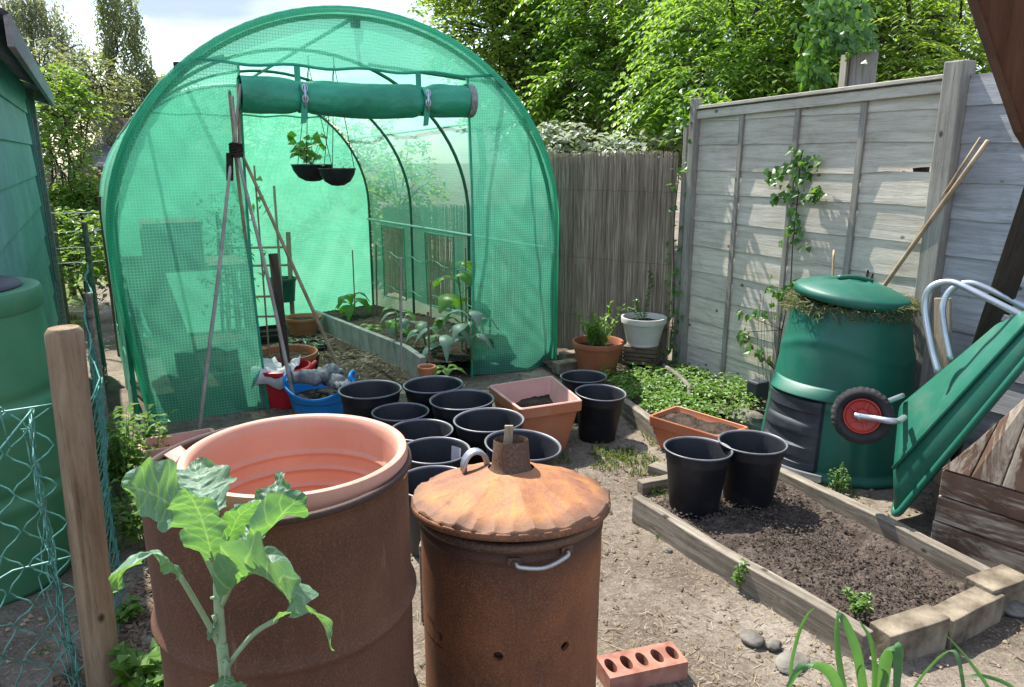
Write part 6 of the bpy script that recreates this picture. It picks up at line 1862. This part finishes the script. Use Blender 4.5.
for k in range(14):
    a = U(0, 2*PI); tp = V((r*.7*math.cos(a)-.02, r*.7*math.sin(a), U(.03,.19))); sm.tube([V((0,0,0)), tp*.6, tp], .002, 4)
    for q in range(3): aa = U(0, 2*PI); m.leaf(tp, V((math.cos(aa), math.sin(aa)*.4, U(-.4,.5))), V((U(-.4,.4), -1, .7)), U(.055,.085), U(.05,.07), .15, .2)
obj('foliage', m, M['pepper'], pl, world=False); obj('stem', sm, M['stem'], pl, world=False)
c, r, pl = basket(337, 170, 5.2, 18, 'dark bowl shaped hanging basket with wispy growth in the tunnel', 'wispy thin plant in the right hanging basket')
m = MB(); bushy(m, V((0,0,0)), 30, r*.8, .10, .03); obj('foliage', m, M['weed'], pl, world=False)
# pale stake in the bed middle of the back
p = gp(T(1.55, 3.4)); m = MB(); m.tube([p, p + V((0,0,1.5))], .013, 6); tag(obj('thin_stake', m, M['grey_pale_wood'], None, loc=p), 'pale upright stake at the back of the tunnel, right of the ladder', 'stake')
# plants in the tunnel bed
def bigplant(name, label, px, py, hgt, n, Lf, Wf, mat, lean=.6, cane=0.0, z=.13, ruff=.05, cat='plant', up=1.0):
    p = at(px, py, z); p.z = gz(p.x, p.y) + z - .01
    t = thing(name, label, cat, p); sm = MB(); sm.tube(bez([V((0,0,0)), V((U(-.02,.02), U(-.02,.02), hgt*.5)), V((U(-.03,.03), U(-.03,.03), hgt))], 4), .006, 6)
    obj('stem', sm, M['stem'], t, world=False)
    a0 = U(0, 6)
    for k in range(n):
        a = a0 + 2.4*k; zb = hgt*(.25 + .75*(k+1)/n); d = V((math.cos(a), math.sin(a), 0))
        L = Lf*U(.75, 1.15)
        pts_ = bez([V((0,0,zb)), V((0,0,zb)) + d*L*.45 + V((0,0,L*.30*up)), V((0,0,zb)) + d*L*.95 + V((0,0,L*.35*up - L*.2*lean)), V((0,0,zb)) + d*L*1.3 + V((0,0,L*.2*up - L*.7*lean))], 4)
        n_ = len(pts_); ww = [Wf*U(.9,1.1)*max(.06, math.sin(PI*min(1, max(0, (i/(n_-1)-.22)/.78))**.8)) if i/(n_-1) > .22 else .008 for i in range(n_)]
        m = MB(); m.blade(pts_, ww, V((-d.y, d.x, 0)), ruff, 3, .12, 7, .12); obj('leaf', m, M[mat], t, world=False, smooth=True)
    if cane:
        m = MB(); m.tube([V((.03, .02, -.05)), V((.035, .02, cane))], .007, 6); obj('support', m, M['bamboo'], t, world=False)
    return t
bigplant('young_plant', 'broad leaved plant with pale drooping leaves at the far end of the tunnel bed', 352, 317, .22, 8, .18, .11, 'pepper', .9, .7)
bigplant('young_plant', 'tall plant with very large yellow green leaves beside the right netting sheet', 462, 350, .60, 8, .19, .16, 'pepper', .6, .75)
bigplant('brassica_plant', 'blue grey spreading brassica beside the right netting sheet', 446, 358, .22, 8, .18, .085, 'silver', .9)
bigplant('brassica_plant', 'small blue grey brassica half way along the tunnel bed', 404, 336, .17, 7, .15, .075, 'silver', .9)
bigplant('young_plant', 'small green plant tied to a stick in the middle of the tunnel bed', 397, 346, .28, 5, .12, .09, 'pepper', .7, .62)
bigplant('brassica_plant', 'blue grey brassica behind the small terracotta pot in the tunnel', 427, 348, .18, 7, .15, .07, 'silver', .9, .5)
bigplant('young_plant', 'low bright seedling at the near end of the tunnel bed', 447, 376, .06, 7, .09, .06, 'weed', .5)
bigplant('young_plant', 'small low seedling in the dark soil by the grey board', 372, 332, .05, 6, .09, .06, 'weed', .5)
bigplant('brassica_plant', 'silvery brassica right behind the opening edge of the right sheet', 472, 362, .34, 8, .17, .085, 'silver', .8)
p = at(427, 379, .12); roundpot('flowerpot', 'small terracotta pot in the tunnel bed by the grey board end', V((p.x, p.y, gz(p.x,p.y)+.12)), .062, .044, .085, 'terra', .02)
for k, (px, py, tx, ty_, lab) in enumerate(((401, 362, 401, 258, 'thin grey stick standing in the tunnel bed near the middle'), (377, 318, 376, 245, 'dark stick by the far window of the tunnel'), (430, 374, 428, 312, 'dark stake beside the brassicas in the tunnel'), (352, 296, 348, 250, 'short slanting stick in the far corner of the tunnel bed'))):
    p = at(px, py, .12); q = aty(tx, ty_, p.y); m = MB(); m.tube([p - V((0,0,.05)), q], .008, 6); tag(obj('plant_stick', m, M['bamboo_grey' if k == 0 else 'slat_wood'], None, loc=p), lab, 'stick', 'sticks in the tunnel bed')
# plants along the left netting and by the drum
def leafy(name, label, p, n, r, h, s, mat, cat='plant', lance=.45):
    t = thing(name, label, cat, p); sm = MB(); m = MB()
    for i in range(n):
        a = U(0, 2*PI); rr = r*R()**.6; L = h*U(.5, 1.05); b = V((rr*.4*math.cos(a), rr*.4*math.sin(a), 0)); tp = V((rr*math.cos(a), rr*math.sin(a), L))
        sm.tube([b, (b+tp)/2 + V((0,0,L*.08)), tp], [.003, .0025, .001], 4)
        for k in range(11):
            f = .3 + .7*k/10; q = b.lerp(tp, f); aa = U(0, 2*PI); m.leaf(q, V((math.cos(aa), math.sin(aa), .55)), V((0,0,1)), s*U(.6,1.2)*(1.2-.5*f), s*lance*U(.8,1.1), .2, .35)
    obj('foliage', m, M[mat], t, world=False); obj('stem', sm, M['stem'], t, world=False); return t
p = at(126, 500); leafy('leafy_weed', 'upright bright green weed between the netting fence and the polytunnel', V((p.x, p.y, 0)), 24, .14, .42, .10, 'weed', lance=.3)
p = at(122, 545); leafy('leafy_weed', 'lower dark green weeds between the round stake and the drum', V((p.x-.02, p.y-.05, 0)), 12, .12, .22, .07, 'weed', lance=.35)
p = at(150, 684); leafy('leafy_weed', 'pale green nettle like plant at the foot of the drum', V((p.x+.02, p.y-.03, 0)), 22, .12, .13, .075, 'weed', lance=.6)
for _u, _w, _l in ((-.02, -1.5, 'bright weeds growing through the foot of the green netting'), (.02, -.75, 'weeds at the netting foot beside the polytunnel corner')):
    p = T(_u, _w); leafy('leafy_weed', _l, p, 18, .13, .30, .08, 'weed', lance=.35)
p = at(125, 620); leafy('leafy_weed', 'tiny pale weed on the mulch right of the stake', V((p.x, p.y, 0)), 7, .06, .05, .05, 'weed', lance=.5)
p = at(748, 590); leafy('leafy_weed', 'small weed growing against the path side timber', V((p.x-.02, p.y, 0)), 5, .03, .11, .035, 'weed', lance=.7)
p = at(857, 612, .07); leafy('leafy_weed', 'small weed in the corner of the dug soil bed', V((p.x, p.y, .07)), 6, .04, .06, .035, 'weed', lance=.6)
p = at(838, 494); leafy('leafy_weed', 'feathery weed between the compost bin and the soil bed', V((p.x, p.y, 0)), 12, .06, .13, .03, 'weed', lance=.4)
# ------------------------------------------------------------------ trees and shrubs beyond the plot
def limb(sm, a, b, r0, r1, wob=.08):
    n = 7; o = U(0, 99); L = (b-a).length
    pl = [a.lerp(b, i/n) + noise.noise_vector(V((i*.5, o, 0)))*wob*L*math.sin(PI*i/n) for i in range(n+1)]
    sm.tube(pl, [r0 + (r1-r0)*i/n for i in range(n+1)], 6); return pl
def pinnate(m, p, d, L, n, ls, lw):
    """a drooping frond with leaflets on both sides"""
    d = d.normalized(); sd = d.cross(V((0,0,1))); sd = sd.normalized() if sd.length > .05 else V((1,0,0))
    for k in range(n):
        f = (k+1)/n; q = p + d*L*f + V((0,0,-.55*L*f*f))
        for s in (-1, 1):
            dd = (sd*s + d*.55 + V((0,0,-.30-.3*f)))
            l = ls*(1 - .45*f)*U(.85,1.1)
            dd = dd.normalized(); w2 = dd.cross(V((0,0,1))); w2 = w2.normalized()*lw*.5 if w2.length > .01 else V((lw*.5,0,0))
            k0 = len(m.v); m.v += [q, q + dd*l*.45 + w2, q + dd*l + V((0,0,-l*.2)), q + dd*l*.45 - w2]; m.f.append((k0, k0+1, k0+2, k0+3))
def tree(name, label, base, trunk_h, clumps, leafmat, barkmat, mode, n, ls, lw, group, tr=.09, cat='tree'):
    """clumps: (centre, radii) ; leaves grow on twigs inside each clump, with gaps"""
    t = thing(name, label, cat, base, group); m = MB(); sm = MB()
    b = V((0,0,0)); top = V((0, 0, trunk_h)); limb(sm, b, top, tr, tr*.6, .05)
    for (c, rad) in clumps:
        c = c - V(base); limb(sm, top*U(.5, 1), c, tr*.5, tr*.12, .12)
        vol = max(.4, rad.x*rad.y*rad.z); nt = int(n)
        o = U(0, 99)
        for i in range(nt):
            while True:
                d = V((U(-1,1), U(-1,1), U(-1,1)))
                if d.length < 1: break
            if d.length > .05: d = d.normalized()*d.length**.55
            q = V((d.x*rad.x, d.y*rad.y, d.z*rad.z))
            if noise.noise((c+q)*1.5 + V((o,0,0))) < -.16: continue
            p = c + q*(1 + .18*noise.noise(d*2.2 + V((o,0,0))))
            if i % 9 == 0: sm.tube([c.lerp(p, .35), c.lerp(p, .7) + V((0,0,.04)), p], [.012, .008, .004], 4, False)
            od = V((d.x + U(-.6,.6), d.y + U(-.6,.6), U(-.35,.5)))
            if mode == 'pinnate': pinnate(m, p, od, ls*U(3.2, 4.8), 6, ls, lw)
            elif mode == 'spray':
                od = od.normalized()
                for k in range(7):
                    a = U(0, 2*PI); qq = p + od*ls*2.6*(k/6) + V((0,0,-.02*k)); m_leaf_q(m, qq, V((math.cos(a), math.sin(a), U(-.5,.4))) + od*.6, ls*U(.7,1.2), lw*U(.8,1.2))
            elif mode == 'weep':
                L = U(.5, 1.2)
                for k in range(13):
                    a = U(0, 2*PI); qq = p + V((od.x*.12*k/12, od.y*.12*k/12, -L*k/12)) + V((U(-.06,.06), U(-.06,.06), 0)); m_leaf_q(m, qq, V((math.cos(a), math.sin(a), -.9)), ls*U(.7,1.2), lw)
    obj('crown', m, M[leafmat], t, world=False); obj('trunk', sm, M[barkmat], t, world=False, smooth=True)
    return t
def m_leaf_q(m, p, d, l, w2):
    d = d.normalized(); s = d.cross(V((U(-.5,.5), U(-.5,.5), 1))); s = s.normalized()*w2*.5 if s.length > .01 else V((w2*.5,0,0))
    k = len(m.v); m.v += [p, p + d*l*.45 + s + V((0,0,.1*l)), p + d*l - V((0,0,.15*l)), p + d*l*.45 - s + V((0,0,.1*l))]; m.f += [(k, k+1, k+2), (k, k+2, k+3)]
def C(px, py, Y, rx, ry, rz): return (aty(px, py, Y), V((rx, ry, rz)))
GR = 'trees and shrubs behind the fences'
def TB(px, Y): q = aty(px, 200, Y); return V((q.x, q.y, gz(q.x, q.y)))
# right: a wall of sunlit leaves behind fence and reed screen
tree('hedge_tree', 'bright small leaved tree at the left end of the hedge above the tunnel', TB(530, 10.5), 2.2,
     [C(500,30,10.6,.95,.9,.75), C(560,20,10.6,.9,.9,.9), C(520,85,10.4,.8,.8,.6), C(590,70,10.6,.8,.8,.7), C(480,-20,10.8,.7,.8,.6), C(560,-50,10.8,1.2,.9,.7), C(548,122,10.0,.6,.6,.5)], 'hedge_c', 'bark', 'spray', 820, .075, .045, GR)
tree('hedge_tree', 'tall dark leaved tree behind the bright hedge at the gap of sky', TB(480, 14), 3,
     [C(470,15,14,.85,.8,1.0), C(500,-30,14,1.0,.8,.9), C(520,60,14,1.2,.8,1.0), C(560,110,14,1.2,.8,.8), C(530,10,13,1.1,.8,.9), C(575,50,13,1.1,.8,.9)], 'hedge_b', 'bark', 'spray', 420, .09, .055, GR)
tree('hedge_tree', 'feathery leaved tree over the reed screen in the middle of the hedge', TB(650, 9.5), 1.9,
     [C(640,30,9.3,.8,.8,.6), C(690,60,9.2,.75,.7,.55), C(640,90,9.5,.6,.6,.35), C(600,-10,9.6,.7,.8,.6), C(700,-10,9.5,.9,.8,.6), C(575,95,9.0,.35,.5,.35)], 'hedge_a', 'bark', 'pinnate', 250, .125, .046, GR)
tree('hedge_tree', 'feathery leaved tree with long drooping fronds above the weathered fence', TB(760, 7.6), 1.8,
     [C(740,30,7.6,.75,.7,.5), C(800,20,7.6,.7,.7,.5), C(720,80,7.3,.55,.5,.35), C(790,75,7.2,.5,.5,.3), C(850,30,7.6,.7,.7,.55), C(760,-30,7.8,1.0,.7,.5), C(690,110,7.4,.35,.4,.25)], 'hedge_a', 'bark', 'pinnate', 250, .115, .042, GR)
tree('hedge_tree', 'light green tree behind the tall fence post at the right', TB(920, 6.8), 1.7,
     [C(900,30,6.8,.65,.6,.5), C(960,40,6.8,.7,.6,.5), C(920,80,6.4,.45,.4,.28), C(1010,60,6.6,.6,.6,.5), C(900,-40,7,.9,.6,.5), C(985,100,6.2,.4,.4,.3)], 'hedge_c', 'bark', 'pinnate', 200, .09, .036, GR)
tree('hedge_tree', 'dark mass of a leafy tree filling the back of the hedge', TB(720, 12.5), 2,
     [C(600,60,12.5,1.3,.8,1.3), C(680,50,12.5,1.3,.8,1.4), C(760,60,12.5,1.4,.8,1.4), C(850,60,12.5,1.4,.8,1.4), C(950,60,12.3,1.4,.8,1.4), C(640,-30,12.6,1.3,.8,1.0), C(760,-40,12.6,1.4,.8,1.0), C(880,-40,12.6,1.4,.8,1.0), C(990,-30,12.4,1.3,.8,1.0), C(560,-20,12.8,1.1,.8,.8), C(640,130,12.0,1.2,.7,.7), C(740,130,12.0,1.3,.7,.7), C(850,120,12,1.3,.7,.7)], 'hedge_b', 'bark', 'spray', 560, .11, .07, GR, .14)
# pale leaved shrub over the reed screen
tree('pale_shrub', 'whitish leaved shrub rising over the top of the reed screen', TB(620, 7.2), .9,
     [C(562,142,7.0,.12,.15,.07), C(595,141,7.0,.15,.15,.07), C(630,138,7.0,.15,.15,.08), C(668,138,6.9,.14,.15,.08), C(550,126,7.1,.05,.06,.06), C(575,128,7.1,.06,.06,.05), C(612,127,7.0,.07,.08,.05), C(650,124,7.0,.08,.08,.05), C(682,126,6.9,.05,.06,.05)], 'pale_shrub', 'bark', 'spray', 12, .08, .07, GR, .03, 'shrub')
tree('pale_shrub', 'shrub with pale leaves creeping over the fence corner by the thin posts', TB(700, 5.9), 1.0,
     [C(700,98,5.8,.14,.14,.06), C(725,100,5.7,.14,.14,.05), C(690,120,5.8,.08,.1,.12)], 'weed', 'bark', 'spray', 22, .055, .04, GR, .02, 'shrub')
m = MB()
# bare arching stems inside the hedge
t = thing('bare_bush', 'tangle of bare brown arching stems in the gap of the hedge', 'bush', TB(600, 8.8), GR); sm = MB()
b = TB(600, 8.8)
for i in range(26):
    a_ = aty(U(575, 625), 160, 8.8 + U(-.3,.3)); c_ = aty(U(560, 720), U(60, 120), 8.8 + U(-.4,.4)); e_ = c_ + V((U(-.4,.6), U(-.2,.2), U(-.35,.1)))
    sm.tube(bez([V((a_.x, a_.y, .2)), a_, c_, e_], 5), [.012 - .009*k/16 for k in range(16)], 4, False)
obj('stems', sm, M['slat_wood'], t, smooth=True)
# left: birches, shrubs, a far roof
GL = 'trees and shrubs at the left of the plot'
tree('birch_tree', 'tall wispy birch against the cloudy sky left of the tunnel', TB(125, 21), 5,
     [C(118,10,21,.45,.5,.9), C(112,-30,21,.4,.4,.8), C(125,55,21,.62,.6,.85), C(140,80,21,.5,.5,.7), C(110,95,21,.6,.6,.8), C(150,100,21,.35,.4,.5), C(128,120,21,.8,.6,.6)], 'birch_leaf', 'birch', 'weep', 240, .095, .05, GL, .10)
tree('birch_tree', 'pale thin birch behind the shed roof, nearly white against the cloud', TB(55, 19), 5,
     [C(62,50,19,.6,.5,.7), C(50,15,19,.5,.5,.55), C(30,10,19,.6,.5,.35), C(78,75,19,.5,.5,.6), C(85,110,19,.6,.5,.5), C(20,-5,19,.5,.4,.3)], 'grey_leaf', 'birch', 'weep', 150, .085, .04, GL, .08)
tree('birch_tree', 'low distant tree top just left of the tunnel arch', TB(165, 24), 3.5,
     [C(160,85,24,.55,.5,.5), C(150,110,24,.8,.5,.6), C(175,110,24,.6,.5,.6)], 'birch_leaf', 'birch', 'weep', 110, .10, .07, GL, .09)
tree('leafy_shrub', 'bushy mid green shrub beside the shed corner', TB(75, 9.5), 1.2,
     [C(66,118,9.5,.33,.4,.40), C(60,165,9.5,.35,.5,.45), C(88,197,9.3,.35,.4,.22), C(70,210,9.3,.45,.4,.35), C(58,90,9.8,.25,.3,.3)], 'hedge_b', 'bark', 'spray', 170, .075, .045, GL, .05, 'shrub')
tree('leafy_shrub', 'grey leaved shrub with silvery tops behind the wire fence', TB(60, 11.5), 1.3,
     [C(55,100,11.5,.5,.5,.6), C(82,98,11.5,.4,.5,.30), C(50,150,11.5,.4,.5,.6), C(100,80,11,.35,.4,.35), C(40,70,11.4,.4,.4,.4)], 'grey_leaf', 'bark', 'spray', 260, .085, .05, GL, .05, 'shrub')
tree('leafy_shrub', 'low dark bramble under the wire fence at the back left', TB(75, 8.2), .4,
     [C(65,225,8.2,.35,.3,.2), C(90,235,8.0,.3,.3,.2), C(75,262,7.6,.3,.3,.14)], 'hedge_b', 'bark', 'spray', 130, .07, .045, GL, .03, 'shrub')
# greenery behind the tunnel, seen through the netting
tree('leafy_shrub', 'sunlit shrub behind the rear wall of the tunnel, left', T(.4, 6.2, -.5), 1.0, [(T(.2, 6.3, .6), V((.8,.5,.7))), (T(-.6, 6.0, .5), V((.7,.5,.6))), (T(1.2, 6.6, .5), V((.7,.5,.6)))], 'weed', 'bark', 'spray', 260, .10, .06, GL, .05, 'shrub')
tree('leafy_shrub', 'sunlit shrub behind the rear wall of the tunnel, right', T(2.2, 6.4, -.5), 1.0, [(T(1.9, 6.3, .7), V((.8,.5,.8))), (T(2.9, 6.2, .6), V((.7,.5,.7))), (T(3.6, 5.4, .8), V((.5,.6,.8)))], 'hedge_c', 'bark', 'spray', 260, .10, .06, GL, .05, 'shrub')
for k, (px, Y, w_) in enumerate(((-250, 26, 4), (230, 34, 6), (330, 36, 6), (1250, 13, 2.5))):
    tree('far_tree', ('round tree far off beyond the shed', 'far tree line crown behind the tunnel, left of its top', 'far tree line crown behind the tunnel top', 'tree beyond the right picture edge')[k], TB(px, Y), 1.5, [C(px-20, 150, Y, w_*.5, w_*.3, w_*.35), C(px+40, 160, Y, w_*.5, w_*.3, w_*.3), C(px, 130 if k else 110, Y, w_*.4, w_*.3, w_*.3)], 'hedge_b', 'bark', 'spray', 260, .2, .13, GL, .12)
# the distant grey roof
hr = aty(100, 150, 17); t = thing('distant_house', 'distant house whose grey roof shows beside the tunnel arch', 'house', (hr.x+1.2, hr.y+2, 0))
A0, A1 = aty(70, 172, 17), aty(150, 172, 17); B0, B1 = aty(100, 141, 20), aty(185, 141, 20)
m = MB(); m.hexa([A0, A1, B1, B0], [p + V((0,0,.12)) for p in (A0, A1, B1, B0)]); obj('roof', m, M['felt'], t)
m = MB(); m.hexa([flat(A0.lerp(B0,.12), -1), flat(A1.lerp(B1,.12), -1), flat(B1, -1), flat(B0, -1)], [A0.lerp(B0,.12) - V((0,0,.0)), A1.lerp(B1,.12), B1 - V((0,0,.02)), B0 - V((0,0,.02))]); obj('wall', m, M['brick'], t)
m = MB(); q = aty(118, 131, 19.5); m.box(q, V((.25,0,0)), V((0,.25,0)), V((0,0,.3))); obj('chimney', m, M['brick'], t)
# post and wire fence at the back left
pa, pb = aty(42, 230, 7.4), aty(106, 230, 6.6)
wf_ = thing('wire_fence', 'old post and wire fence across the far end of the left path', 'fence', flat(pa, gz(pa.x, pa.y)))
for px, Y, top in ((103, 6.6, 196), (48, 7.4, 205)):
    q = aty(px, top, Y); m = MB(); m.box(V((q.x, q.y, (q.z + gz(q.x, q.y))/2)), V((.035,0,0)), V((0,.035,0)), V((0,0,(q.z - gz(q.x, q.y))/2))); obj('post', m, M['slat_wood'], wf_, bevel=.004)
for ya, yb in ((212, 211), (231, 230), (247, 246), (262, 261)):
    m = MB(); a, b = aty(20, ya, 7.8), aty(104, yb, 6.6); m.tube([a.lerp(b, i/10) + V((0,0,-.015*math.sin(PI*i/10) + .006*math.sin(i*2.1))) for i in range(11)], .004, 5); obj('wire', m, M['wire_grey'], wf_)
p = at(75, 320); m = MB(); m.box(V((p.x, p.y, gz(p.x,p.y)+.06)), V((.22,0,0)), V((0,.03,0)), V((0,0,.06))); tag(obj('path_board', m, M['grey_pale_wood'], None, bevel=.004, loc=gp(p)), 'pale board lying across the far end of the left path', 'board')
